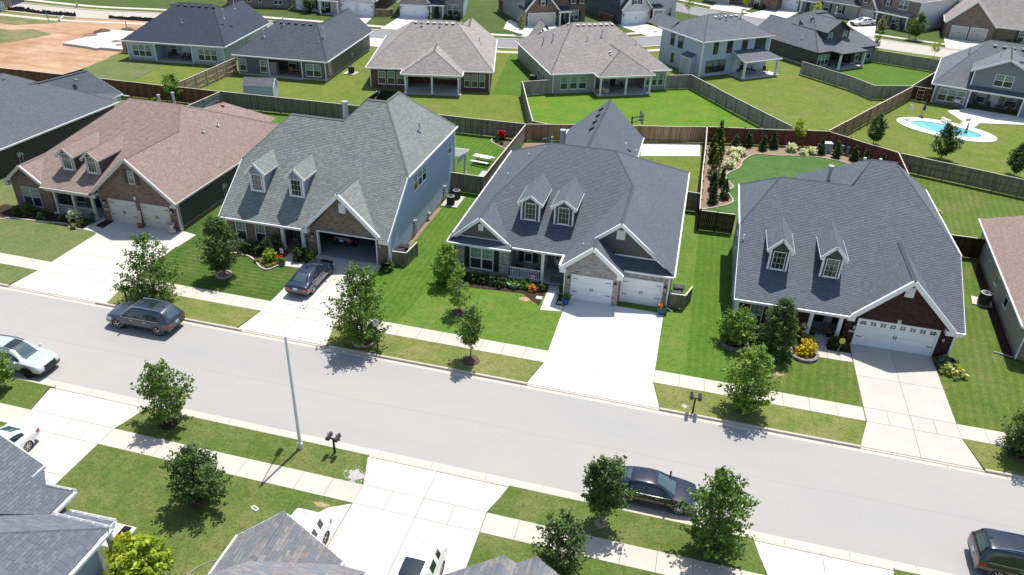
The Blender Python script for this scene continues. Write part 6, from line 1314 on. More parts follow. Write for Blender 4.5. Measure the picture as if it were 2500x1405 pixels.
fence('weathered tan fence beside the picnic table, seen edge on', [(-17.75, 63.9), (-17.6, 70.0), (-17.5, 75), (-17.4, 79.5)], 'grey')
fence('olive weathered gate fence next to the two air conditioners', [(-20.85, 64.0), (-17.8, 63.9)], 'olive', step=1.5)
fence('cedar board fence behind the basketball court', [(-17.3, 79.65), (-8, 82.55), (1.75, 85.6)], 'cedar')
fence('dark fence with a pale cap rail along the arborvitae row', [(1.9, 62.9), (1.8, 71.8), (1.85, 78), (1.8, 85.6)], 'dark', flip=True, caps=True)
fence('olive weathered fence beside the slate-roofed garage side', [(.5, 66.6), (1.8, 66.55)], 'olive', step=1.4)
fence('red stained fence along the back of the arborvitae garden', [(1.85, 85.65), (8, 87.1), (14.9, 88.8), (21.45, 84.15), (21.35, 77.4)], 'red', caps=True)
fence('dark stained fence between the garden and the red brick house', [(1.95, 62.85), (4.85, 62.95)], 'dark', step=1.5, caps=True)
fence('dark stained fence between the red brick house and the taupe wall', [(19.1, 64.6), (24.9, 64.6)], 'dark', step=1.5)
fence('weathered grey-green fence below the pool lawn at the right edge', [(21.6, 84.1), (32.3, 80.4), (48, 75)], 'olive', flip=True)
fence('sunlit tan fence on the left of the bright green yard, seen end on', [(-21.6, 95.5), (-18.6, 86), (-16.95, 80.9), (-14.9, 80.3)], 'grey', flip=True)
fence('weathered gate fence at the left corner of the taupe house', [(-21.6, 95.5), (-18.35, 97.6)], 'grey', step=1.2)
fence('weathered gate fence between the taupe house and the blue-grey house', [(-4.1, 105.4), (-.9, 107.0)], 'grey', step=1.75)
fence('long weathered fence on the right of the bright green yard', [(-.9, 107.0), (5.05, 97.9), (11.15, 89.05)], 'grey', flip=True)
fence('weathered grey fence round the corner of the dark grey house yard, nearer side', [(14.3, 120.5), (20.5, 114.4), (22.9, 110.7), (27.85, 112.5), (36.4, 129.0)], 'grey')
fence('weathered panel fence between the dark grey house yard and the cross street', [(25.5, 132.9), (36.4, 129.0)], 'grey')
fence('brown-gold fence slanting from the red fence to the pool house', [(14.95, 89.0), (28.0, 112.5)], 'cedar', flip=True)
fence('dark gate fence at the corner of the pool house', [(28.0, 112.55), (30.3, 111.8)], 'dark', step=1.15)
fence('reddish fence section between the two far brick houses', [(-38.6, 147.5), (-36.0, 144.0)], 'brown', step=1.5)
fence('light wood bin screen beside the white brick house', [(-57.1, 132.4), (-54.9, 132.9), (-54.6, 134.2)], 'cedar', 1.2, step=1.1)
fence('brown bin screen beside the white brick gable house', [(-19.5, 147.0), (-16.4, 144.5)], 'brown', 1.2, step=1.3)
fence('brown double fence behind the far mixed brick house', [(42, 171), (60, 166)], 'cedar'); fence('dark far fence above the brown double fence', [(46, 180), (70, 172)], 'dark')

# bin screens at the two garages
def bin_screen(pts, h, label):
    t = fence(label, pts, 'olive', h, step=1.2, name='bin_screen'); t['category'] = 'bin screen'; t['group'] = 'bin screens beside the garages'; return t
def wheelie_bin(loc, rz, label, mat):
    t = thing('wheelie_bin', label, 'bin', loc, rz, 'bins behind the garage screens'); b = MB()
    b.mesh([(-.24, -.26, .05), (.24, -.26, .05), (.24, .26, .05), (-.24, .26, .05), (-.3, -.34, 1.0), (.3, -.34, 1.0), (.3, .34, 1.0), (-.3, .34, 1.0)], MB.BF); b.build('body', mat, t)
    b = MB(); b.box(-.33, -.36, 1.0, .33, .38, 1.05); b.box(-.26, -.3, 1.05, .26, .3, 1.09); b.build('lid', mat, t); b = MB(); b.cyl((-.3, .42, 1.0), (.3, .42, 1.0), .025); b.build('handle', M_BLACK, t)
    for x in (-.27, .27):
        b = MB(); b.cyl((x-.03, .28, .12), (x+.03, .28, .12), .12, .12, 12); b.build('wheel', M_BLACK, t)
bin_screen([(-20.8, 49.05), (-19.65, 49.1), (-19.5, 51.0)], 1.15, 'olive wood bin screen at the open garage corner, pale blue wall behind')
bin_screen([(.42, 49.05), (1.5, 49.1), (1.95, 50.6)], 1.15, 'olive wood bin screen beside the right white garage door')
M_BIN = plain('bin_plastic', (.018, .02, .025), .45)
for i, (x, y) in enumerate(((-20.45, 49.6), (-20.4, 50.35))): wheelie_bin((x, y, 0), rad(-85), ('dark bin behind the olive screen at the open garage, nearer one', 'dark bin behind the olive screen at the open garage, farther one')[i], M_BIN)
for i, (x, y) in enumerate(((.85, 49.6), (.95, 50.5))): wheelie_bin((x, y, 0), rad(-80), ('dark bin low behind the screen beside the right white garage door', 'dark bin with gaping lid beside the right white garage door')[i], M_BIN)
# ---------------------------------------------------------------- plants
def leaf_data(name, pos, nrm, size, mi, mats, elong=1.5):
    "many leaf-sized quads, built from arrays"
    n = len(pos); rng = np.random.default_rng(n)
    nrm = nrm/np.linalg.norm(nrm, axis=1, keepdims=True); t = rng.normal(size=(n, 3)); a = np.cross(nrm, t); a /= np.linalg.norm(a, axis=1, keepdims=True); b = np.cross(nrm, a)
    s = size[:, None]; A = a*s*.5*elong; B = b*s*.5
    V = np.stack([pos-A, pos-B*.9+A*.1+nrm*s*.08, pos+A, pos+B*.9+A*.1+nrm*s*.08], 1).reshape(-1, 3)
    me = bpy.data.meshes.new(name); me.vertices.add(4*n); me.vertices.foreach_set('co', V.astype(np.float32).ravel())
    me.loops.add(4*n); me.loops.foreach_set('vertex_index', np.arange(4*n, dtype=np.int32)); me.polygons.add(n)
    me.polygons.foreach_set('loop_start', np.arange(0, 4*n, 4, dtype=np.int32)); me.polygons.foreach_set('loop_total', np.full(n, 4, dtype=np.int32))
    for m in mats: me.materials.append(m)
    me.polygons.foreach_set('material_index', mi.astype(np.int32)); me.update(calc_edges=True); return me
def shoots(rng, prof, R, z0, z1, n, per, base_drop=.35, spread=.13, up=.5, lean=.0, size=.12, inner=.35, axis=None, irr=.28):
    "leaves set along shoots that run from the stem out to an irregular envelope; prof = radius fraction over height"
    P = []; N = []; M = []; S = []; L = []
    hs = np.linspace(0, 1, len(prof)); lob = rng.uniform(0, 6.28, 5); amp = rng.uniform(-irr, irr, 5)
    for i in range(n):
        while True:
            h = rng.uniform(0, 1); r = np.interp(h, hs, prof)
            if rng.uniform() < (.25+r): break
        th = rng.uniform(0, 6.283); k = 1+sum(amp[j]*math.sin((j+1)*th+lob[j]+h*3) for j in range(5))*.6
        r = r*R*k*rng.uniform(.72, 1.08) if rng.uniform() < .75 else r*R*k*rng.uniform(.3, .75)
        z = z0+(z1-z0)*h; tip = np.array([r*math.cos(th), r*math.sin(th), z+up*rng.uniform(-.1, .35)*r*.5])
        base = np.array([.08*r*math.cos(th), .08*r*math.sin(th), max(z0*.6, z-base_drop*r-.15)])
        L.append((base, tip)); m = per; t = inner+(1-inner)*rng.uniform(0, 1, m)**.75
        sp = spread*(1.15-.6*t)[:, None]
        p = base+(tip-base)*t[:, None]+rng.normal(size=(m, 3))*sp
        P.append(p); nn = rng.normal(size=(m, 3))*.75; nn[:, 2] += .75; nn += (tip-base)/max(.2, np.linalg.norm(tip-base))*.35
        N.append(nn); c = rng.choice(3, p=(.5, .28, .22)); mi = np.full(m, c); fl = rng.uniform(size=m) < .3; mi[fl] = rng.integers(0, 3, fl.sum()); M.append(mi); S.append(size*rng.uniform(.65, 1.25, m))
    return np.concatenate(P), np.concatenate(N), np.concatenate(M), np.concatenate(S), L
PROF = {'egg': (.35, .8, .98, 1.0, .92, .75, .5, .18), 'vase': (.25, .55, .85, 1.0, 1.0, .85, .6, .35), 'round': (.45, .8, 1.0, 1.0, .9, .65, .25), 'cone': (.85, 1.0, .9, .74, .58, .42, .26, .06), 'col': (.7, .95, 1.0, .95, .9, .75, .5, .15), 'spread': (.5, .85, 1.0, .95, .8, .65, .5, .3), 'dome': (.9, 1.0, .95, .8, .5)}
def tree(label, loc, h, R, cb, prof='vase', leaf='maple', n=150, per=26, size=.125, trunk=.07, seed=1, name='street_tree', cat='tree', group='young trees in the lawns', multi=1, up=.6, bark=None, drop=.5, spread=.14, lean=(0, 0)):
    rng = np.random.default_rng(seed); t = thing(name, label, cat, loc, 0, group)
    P, N, M, S, L = shoots(rng, PROF[prof], R, cb, h*.97, n, per, drop, spread, up, size=size)
    b = MB(); top = h*.72
    for k in range(multi):
        a = rng.uniform(0, 6.28); d = .0 if multi == 1 else R*.28; pts = []
        for i in range(7):
            f = i/6; pts.append((d*f*math.cos(a)+rng.normal()*.02+lean[0]*f, d*f*math.sin(a)+rng.normal()*.02+lean[1]*f, top*f-.05))
        for i in range(6): b.cyl(pts[i], pts[i+1], trunk*(1-.13*i), trunk*(1-.13*(i+1)), 8, 0, i == 0)
    for j in range(0, len(L), max(1, len(L)//45)):
        p, q = L[j]; m = p+(q-p)*.55+rng.normal(size=3)*.04; b.cyl(p*np.array([.3, .3, 1]), m, trunk*.3, trunk*.18, 5, 0, False); b.cyl(m, p+(q-p)*.92, trunk*.18, trunk*.06, 4, 0, False)
    b.build('trunk', bark or M_BARK, t); link('crown', leaf_data('crown', P, N, S, M, LF[leaf]), t); return t
def shrub(label, loc, h, R, prof='dome', leaf='deep', n=70, per=26, size=.085, seed=1, name='shrub', cat='shrub', group=None, spread=.07, z0=.03, under=None, top_leaf=None, sy=1.0):
    rng = np.random.default_rng(seed); P, N, M, S, L = shoots(rng, PROF[prof], R, z0, h, n, per, .5, spread, .3, size=size, inner=.45, irr=.14); P[:, 2] = np.maximum(P[:, 2], .02); P[:, 1] *= sy
    mats = list(LF[leaf])
    if top_leaf:     # flower heads on the upper outside, leaves below
        mats = [LF[top_leaf][0], LF[top_leaf][1], LF[leaf][0], LF[leaf][1]]; out = (np.hypot(P[:, 0], P[:, 1])/R+P[:, 2]/h) > .95
        M = np.where(out, M % 2, 2+M % 2)
    t = thing(name, label, cat, loc, 0, group); b = MB()
    for j in range(0, len(L), max(1, len(L)//10)): b.cyl((0, 0, 0), L[j][1]*.8, .018, .008, 5, 0, False)
    b.build('stem', M_BARKD, t); link('foliage', leaf_data('foliage', P, N, S, M, mats), t); return t
def plants():
    T = tree
    T('round dense deep green tree in a stone ring on the striped lawn', (-32.1, 43.7, 0), 5.05, 1.5, .75, 'egg', 'deep', 210, 30, .12, .08, 2, drop=.4)
    T('broad multi-stem maple beside the mailbox behind the dark parked SUV', (-34.95, 39.5, 0), 4.9, 2.3, .15, 'spread', 'maple', 190, 26, .13, .05, 3, multi=4, drop=.7)
    T('large bushy maple in the verge behind the parking sign', (-18.8, 38.8, 0), 5.75, 2.2, .45, 'spread', 'maple', 230, 28, .13, .06, 4, multi=4, drop=.7)
    T('slim open sapling on the fresh lawn before the pale grey brick house', (-13.8, 43.95, 0), 3.6, .9, .7, 'egg', 'bright', 46, 20, .125, .035, 5, drop=.6)
    T('bushy bright green tree against the pale grey brick corner', (-15.9, 47.5, 0), 3.3, 1.22, .15, 'round', 'bright', 150, 28, .12, .05, 6, multi=3)
    T('slim young tree in a mulch mound in the verge', (-11.4, 38.75, 0), 4.2, 1.0, 1.5, 'egg', 'maple', 85, 26, .12, .05, 7, drop=.8)
    T('bright full maple in the verge next to the twin mailbox of the red brick house', (5.7, 38.75, 0), 4.75, 1.62, .35, 'egg', 'bright', 190, 28, .13, .07, 8, drop=.55)
    T('bright green bushy tree inside the block ring left of the dark column tree', (5.2, 45.6, 0), 2.9, 1.3, .25, 'round', 'bright', 130, 26, .125, .05, 9, multi=3)
    T('tall dark column tree standing before the red brick front', (7.75, 45.3, 0), 4.4, 1.3, .1, 'col', 'deep', 250, 30, .11, .07, 10)
    T('dark bushy tree on the lawn across from the lamp post', (-20.95, 23.4, 0), 3.5, 1.5, .4, 'vase', 'deep', 190, 28, .12, .06, 11, multi=3, drop=.6)
    T('open crowned young maple above dark mulch, left part of the near verge', (-25.9, 28.1, 0), 4.3, 1.6, .75, 'spread', 'maple', 105, 26, .14, .055, 12, drop=.6)
    T('round headed small tree with bare trunk at the rear of the black sedan', (-1.3, 27.6, 0), 4.45, 1.2, 1.2, 'round', 'deep', 140, 28, .125, .06, 13, drop=.6)
    T('open straggly tree above the near pavement by the twin gables', (-2.7, 24.1, 0), 3.8, 1.65, .25, 'spread', 'deep', 105, 24, .13, .055, 14, multi=2, drop=.7)
    T('tall pointed maple at the front of the black sedan', (4.1, 27.5, 0), 5.1, 1.75, .3, 'egg', 'maple', 185, 26, .135, .07, 15, drop=.6)
    T('dense verge tree cut by the right picture edge', (20.8, 39.0, 0), 3.4, 1.55, .3, 'round', 'deep', 150, 28, .13, .06, 16)
    T('bright small tree cut by the left picture edge beside the pale SUV', (-37.1, 28.0, 0), 3.2, .95, .6, 'egg', 'bright', 90, 26, .13, .045, 17)
    T('yellow-leaved sapling in front of the red garden fence', (11.75, 87.9, 0), 3.3, .8, 1.25, 'vase', 'lime', 55, 20, .13, .03, 18, name='sapling')
    T('egg-shaped dark tree left of the swimming pool', (20.5, 91.8, 0), 3.75, 1.02, .75, 'col', 'deep', 130, 26, .13, .045, 19)
    T('wide dark tree in front of the swimming pool', (27.1, 89.2, 0), 4.2, 1.55, .7, 'spread', 'deep', 150, 26, .14, .05, 20)
    T('dark round tree on the pool lawn near the right edge', (33.7, 86.5, 0), 3.6, 1.25, .7, 'round', 'deep', 130, 26, .14, .045, 21)
    T('pale green loose tree rising over the brown board fence', (-59.9, 78.0, 0), 3.65, 1.25, .5, 'vase', 'bright', 90, 22, .14, .035, 22)
    T('full green street tree in front of the far porch house', (35.9, 152.4, 0), 4.6, 1.6, 1.0, 'egg', 'maple', 130, 26, .18, .06, 23)
    T('thin sapling by the far dark grey house fence', (28.1, 142.9, 0), 2.7, .65, .7, 'egg', 'bright', 36, 18, .14, .03, 24); T('pale thin sapling in the far street beyond the panel fence', (36.4, 139.4, 0), 2.8, .8, 1.1, 'egg', 'lime', 36, 16, .13, .03, 25)
    T('pale sapling in front of the red-brown brick house across the back street', (-29.9, 129.1, 0), 3.2, .75, .8, 'egg', 'sumac', 50, 20, .14, .03, 26); T('small tree before the white brick house across the back street', (-68.9, 130.0, 0), 2.9, 1.1, .4, 'round', 'deep', 70, 24, .14, .035, 27)
    T('staked sapling in the verge below the white brick gable', (-8.3, 140.5, 0), 2.2, .4, .9, 'egg', 'lime', 22, 16, .12, .025, 28); T('lime sapling showing over the blue-grey house roof', (-3.5, 151.5, 0), 5.5, .9, 2.0, 'egg', 'lime', 40, 18, .15, .04, 29)
    T('young tree before the far twin white garage doors', (20, 163.5, 0), 3.4, 1.0, .8, 'vase', 'lime', 50, 20, .16, .04, 30); T('wiry bush on the bare lot beside the brown fence', (-73.7, 79.5, 0), 1.5, .55, .1, 'vase', 'sumac', 40, 14, .11, .02, 31, name='bush', multi=2)
    T('yellow-green shrub tree by the far porch house', (30.8, 157.0, 0), 2.9, .95, .3, 'col', 'sumac', 70, 22, .15, .035, 32); T('small bright tree at the far lane by the top edge', (7.0, 168.0, 0), 3.4, .7, 1.0, 'egg', 'lime', 36, 18, .16, .035, 33)
    # arborvitae
    sp = [(3.3, 85.6, 2.9, .75), (2.75, 82.4, 2.3, .55), (3.6, 82.6, 1.9, .42), (2.8, 79.7, 2.2, .55), (3.45, 80.2, 1.6, .4)]
    lab = ['tall arborvitae in the far left corner of the garden', 'left arborvitae of the second garden row', 'slim arborvitae beside the pale hydrangeas', 'arborvitae third from the far left corner along the fence', 'thin arborvitae half behind another beside the hydrangeas']
    for i, (x, y, h, R) in enumerate(sp): shrub(lab[i], (x, y, 0), h, R, 'cone', 'thuja', 130, 22, .11, 40+i, 'arborvitae', 'conifer', 'arborvitae in the mulched garden', .06)
    s2 = [(3.05, 75.6, 2.7, .8, 'thuja', 'broad yellowish arborvitae midway along the side fence'), (3.05, 72.2, 2.0, .6, 'ever', 'arborvitae below the broad yellowish one along the side fence'), (3.85, 73.6, 1.9, .5, 'ever', 'inner dark arborvitae near the notch of the lawn edging'), (3.1, 69.0, 2.1, .58, 'ever', 'arborvitae nearest the dark fence corner'), (4.1, 70.5, 2.0, .58, 'ever', 'arborvitae beside the wavy lawn edge, second from the dark fence'),
          (5.1, 84.7, 1.7, .6, 'ever', 'first dark arborvitae to the right of the tall corner one'), (6.5, 86.0, 1.85, .6, 'ever', 'arborvitae set back to the red fence, second of the back row'), (8.1, 85.4, 1.75, .6, 'ever', 'third arborvitae of the back row'), (9.2, 86.4, 1.85, .6, 'ever', 'fourth arborvitae of the back row, left of the white shrub'), (14.2, 86.3, 1.9, .62, 'ever', 'arborvitae directly before the utility box'), (15.8, 85.8, 1.85, .55, 'ever', 'arborvitae before the first utility pedestal'), (17.6, 85.5, 1.7, .55, 'ever', 'arborvitae right of the two pedestals'), (18.6, 84.9, 1.7, .5, 'ever', 'arborvitae touching the slate roof line, left one'), (20.2, 84.3, 1.5, .5, 'ever', 'arborvitae near the bend of the red fence'), (20.9, 82.5, 1.2, .3, 'ever', 'tiny arborvitae at the bend of the red fence')]
    for i, (x, y, h, R, lf, lb) in enumerate(s2): shrub(lb, (x, y, 0), h, R, 'cone', lf, 110, 22, .10, 60+i, 'arborvitae', 'conifer', 'arborvitae in the mulched garden', .06)
    hy = [(4.55, 78.9, .95, .75, 'biggest white hydrangea, nearest along the side bed'), (5.05, 81.3, .8, .6, 'white hydrangea in the middle of its clump of four'), (4.85, 82.9, .8, .65, 'white hydrangea at the top of its clump of four'), (5.65, 83.0, .8, .75, 'white hydrangea at the right of its clump of four'), (11.1, 86.1, .85, .65, 'white hydrangea left of the yellow sapling'), (12.3, 85.5, .6, .4, 'smallest white hydrangea between two larger ones'), (13.3, 86.0, .8, .65, 'white hydrangea left of the utility box')]
    for i, (x, y, h, R, lb) in enumerate(hy): shrub(lb, (x, y, 0), h, R, 'dome', 'lime', 60, 20, .13, 90+i, 'hydrangea', 'flowering shrub', 'white hydrangeas in the mulched garden', .09, top_leaf='white')
    # front gardens
    S = shrub
    S('rounded bright yellow-green shrub in front of the tan brick porch', (-29.95, 46.6, 0), 1.05, .62, 'dome', 'lime', 90, 26, .08, 101, spread=.05); S('dark clipped bush under the left window of the tan brick house', (-32.4, 47.5, 0), 1.05, .7, 'dome', 'ever', 80, 24, .08, 102); S('dark clipped bush under the right window of the tan brick house', (-31.4, 47.5, 0), 1.05, .65, 'dome', 'ever', 80, 24, .08, 103); S('variegated pale bush beside the tan brick window', (-30.75, 47.9, 0), 1.35, .62, 'dome', 'var', 70, 24, .09, 104); S('tall dark bush by the left porch column', (-30.2, 48.1, 0), 1.5, .5, 'dome', 'deep', 60, 24, .09, 105)
    S('dark bush right of the porch steps at the open garage', (-27.9, 47.55, 0), 1.2, .7, 'dome', 'ever', 90, 24, .09, 106); S('lime and orange plant beside the open garage wall', (-27.2, 47.75, 0), .75, .4, 'dome', 'lime', 40, 20, .1, 107); S('flowering bush in the corner between open garage and bin screen', (-20.9, 48.05, 0), .9, .6, 'dome', 'deep', 60, 22, .1, 108, top_leaf=None)
    for i, (x, y) in enumerate(((-30.9, 46.2), (-29.6, 45.7), (-29.35, 45.9))): S(('small brown tuft in the mulch left of the lime shrub', 'small brown tuft at the tip of the mulch bed', 'small brown tuft next to the bed tip stones')[i], (x, y, 0), .28, .2, 'dome', 'orange' if False else 'sumac', 16, 14, .09, 110+i)
    S('white hydrangea in front of the railed brown brick porch', (-48.3, 47.7, 0), 1.25, .62, 'dome', 'deep', 60, 22, .11, 120, top_leaf='white'); S('leafy bush under the brown brick house window', (-53.0, 47.8, 0), 1.1, .6, 'dome', 'deep', 70, 22, .11, 121); S('low leafy bush left of the brown brick window', (-54.0, 47.6, 0), .7, .5, 'dome', 'ever', 50, 20, .1, 122); S('pale rose bush at the brown brick house corner', (-56.6, 47.6, 0), 1.4, .75, 'dome', 'var', 60, 20, .12, 123)
    for i, (x, y, r) in enumerate(((-49.6, 47.8, .45), (-47.7, 47.6, .4), (-47.3, 48.0, .4), (-51.6, 47.6, .3))): S(('spreading plant below the left porch rail', 'yellowish plant by the porch walk', 'plant beside the last porch column', 'pale tuft at the wall corner of the porch')[i], (x, y, 0), .5, r, 'dome', ('deep', 'lime', 'ever', 'sumac')[i], 36, 18, .1, 124+i)
    S('striped leafy plant with the orange disc on the brown house bed', (-47.75, 46.95, 0), .4, .4, 'dome', 'var', 30, 16, .13, 129)
    for i, (x, y, r, h, lf) in enumerate(((-14.0, 48.4, .45, .7, 'deep'), (-13.4, 48.5, .5, .8, 'ever'), (-12.65, 48.5, .35, .7, 'sumac'), (-12.0, 48.45, .55, .75, 'ever'), (-10.1, 48.75, .5, .65, 'bright'), (-8.95, 48.7, .45, .6, 'ever'), (-7.25, 48.3, .3, .95, 'deep'))):
        S(('shrub under the left shutter of the pale grey brick window', 'dark shrub under the pale grey brick double window', 'grassy pale shrub between two dark ones', 'dark round shrub left of the green trough', 'bright green shrub below the white porch rail', 'dark shrub right of the orange lilies', 'narrow shrub in the corner beside the blue pot')[i], (x, y, 0), h, r, 'dome', lf, 50, 20, .09, 140+i)
    S('orange day lilies in the mulch in front of the white rail', (-9.5, 48.35, 0), .5, .33, 'dome', 'deep', 34, 18, .1, 150, 'flowers', 'flowers', None, .06, top_leaf='orange')
    S('golden yellow ball shrub in the block ring before the red brick porch', (9.75, 45.85, 0), 1.05, .72, 'dome', 'gold', 110, 26, .085, 151, spread=.05); S('variegated bush left of the red brick porch column', (9.35, 47.2, 0), 1.7, .6, 'col', 'var', 70, 24, .1, 152); S('lime grassy shrub behind the golden ball shrub', (10.0, 46.9, 0), .75, .5, 'dome', 'lime', 50, 20, .1, 153); S('dark low bush right of the red brick porch steps', (11.9, 47.4, 0), .75, .7, 'dome', 'ever', 70, 22, .09, 154); S('dark undergrowth between the two trees before the red brick window', (6.5, 46.6, 0), .9, .8, 'dome', 'ever', 70, 22, .1, 155)
    S('blue-green hosta clump against the red brick garage corner', (18.8, 47.2, 0), .55, .7, 'dome', 'bluehosta', 60, 14, .26, 156, 'hosta', 'plant', None, .08); S('yellow-green hosta clump beside the red brick driveway', (19.0, 46.45, 0), .5, .75, 'dome', 'hosta', 70, 14, .25, 157, 'hosta', 'plant', None, .08)
    S('large bright rhododendron bush beside the near blue porch', (-21.0, 18.9, 0), 1.9, 1.45, 'dome', 'lime', 150, 24, .15, 158, 'rhododendron', 'shrub', None, .09); S('golden yellow shrub next to the near porch mat', (-22.35, 19.7, 0), 1.0, .55, 'dome', 'gold', 80, 24, .09, 159)
    S('pink rose bush in the fence corner bed', (-20.0, 79.0, 0), 1.1, .5, 'dome', 'deep', 44, 20, .12, 160, top_leaf='red')
    for i, (x, y) in enumerate(((-20.3, 78.0), (-19.6, 77.6), (-20.6, 78.9), (-18.5, 78.9))): S(('low tuft left of the pink rose bed middle', 'low tuft at the front of the rose bed', 'low tuft at the left tip of the rose bed', 'small red plant by the fence end of the rose bed')[i], (x, y, 0), .35, .25, 'dome', 'deep' if i < 3 else 'red', 16, 14, .1, 161+i)
    for i, (x, y, r, lf) in enumerate(((21.9, 79.2, .8, 'bluehosta'), (22.3, 77.4, .9, 'lime'), (22.6, 75.6, .9, 'bright'), (23.0, 73.6, .8, 'lime'))): S(('silvery cabbage clump at the far end of the vegetable bed', 'lush clump second in the vegetable bed', 'leafy clump third in the vegetable bed', 'low clump at the near end of the vegetable bed')[i], (x, y, 0), .6, r, 'dome', lf, 60, 14, .2, 170+i, 'vegetable_plants', 'plant', 'vegetable bed clumps', .1)
    for i, (x, y, h, lf) in enumerate(((22.9, 84.3, .9, 'ever'), (30.5, 82.8, .8, 'ever'), (-62.0, 77.3, .7, 'bright'))): S(('little conifer behind the weathered fence below the pool lawn', 'little shrub behind the grey-green fence at the right edge', 'round weed clump at the brown fence behind the brown roof')[i], (x, y, 0), h, .4, 'cone' if i < 2 else 'dome', lf, 40, 18, .11, 180+i)
    # shrubs before the far fronts
    fx = [(-69.0, 130.3), (-66.3, 130.6), (-47.5, 134.3), (-46.4, 134.7), (-45.2, 135.0), (-44.0, 135.3), (-42.8, 135.6), (-24.5, 138.8), (-23.2, 139.6), (-9.0, 148.4), (-7.9, 149.4), (35.0, 159.6), (36.0, 158.6), (33.5, 160.6), (51.5, 155.2), (52.9, 155.0), (9.0, 170.2), (10.5, 169.6)]
    fl = ['low dark shrub at the left window of the far white brick house', 'low dark shrub by the far white porch', 'lime shrub at the far grey brick entry', 'round dark shrub first along the far grey brick window', 'round dark shrub second along the far grey brick window', 'round dark shrub third along the far grey brick window', 'taller shrub at the far grey brick corner', 'low hedge piece left under the far shuttered window', 'low hedge piece right under the far shuttered window', 'dark shrub at the far white gable porch', 'second dark shrub past the far white gable porch', 'conical shrub at the far porch house', 'small shrub at the far porch column', 'low shrub at the start of the far long porch', 'shrub by the far twin tan garage doors', 'second shrub by the far twin tan garage doors', 'dark shrub at the far half hidden brick house', 'second dark shrub at the far half hidden brick house']
    for i, (x, y) in enumerate(fx): S(fl[i], (x, y, 0), (.9 if i not in (2, 6, 11) else 1.4), .55, 'dome', 'lime' if i == 2 else 'ever', 36, 18, .12, 200+i, group='shrubs before the far houses')
plants()
# ---------------------------------------------------------------- vehicles
M_TYRE = plain('tyre', (.015, .015, .016), .8); M_RIM = plain('rim', (.50, .50, .51), .3, .8); M_RIMDK = plain('rim_dark', (.03, .03, .032), .4, .3)
M_TAIL = plain('tail_lamp', (.32, .008, .012), .15, coat=1.0); M_HEAD = plain('head_lamp', (.62, .65, .68), .1, .2, coat=1.0); M_CHROME = plain('chrome', (.75, .76, .78), .12, 1.0)
M_PLATE = plain('licence_plate', (.48, .62, .72), .4); M_CLAD = plain('cladding', (.022, .022, .024), .6); M_UNDER = plain('underbody', (.008, .008, .008), .9)
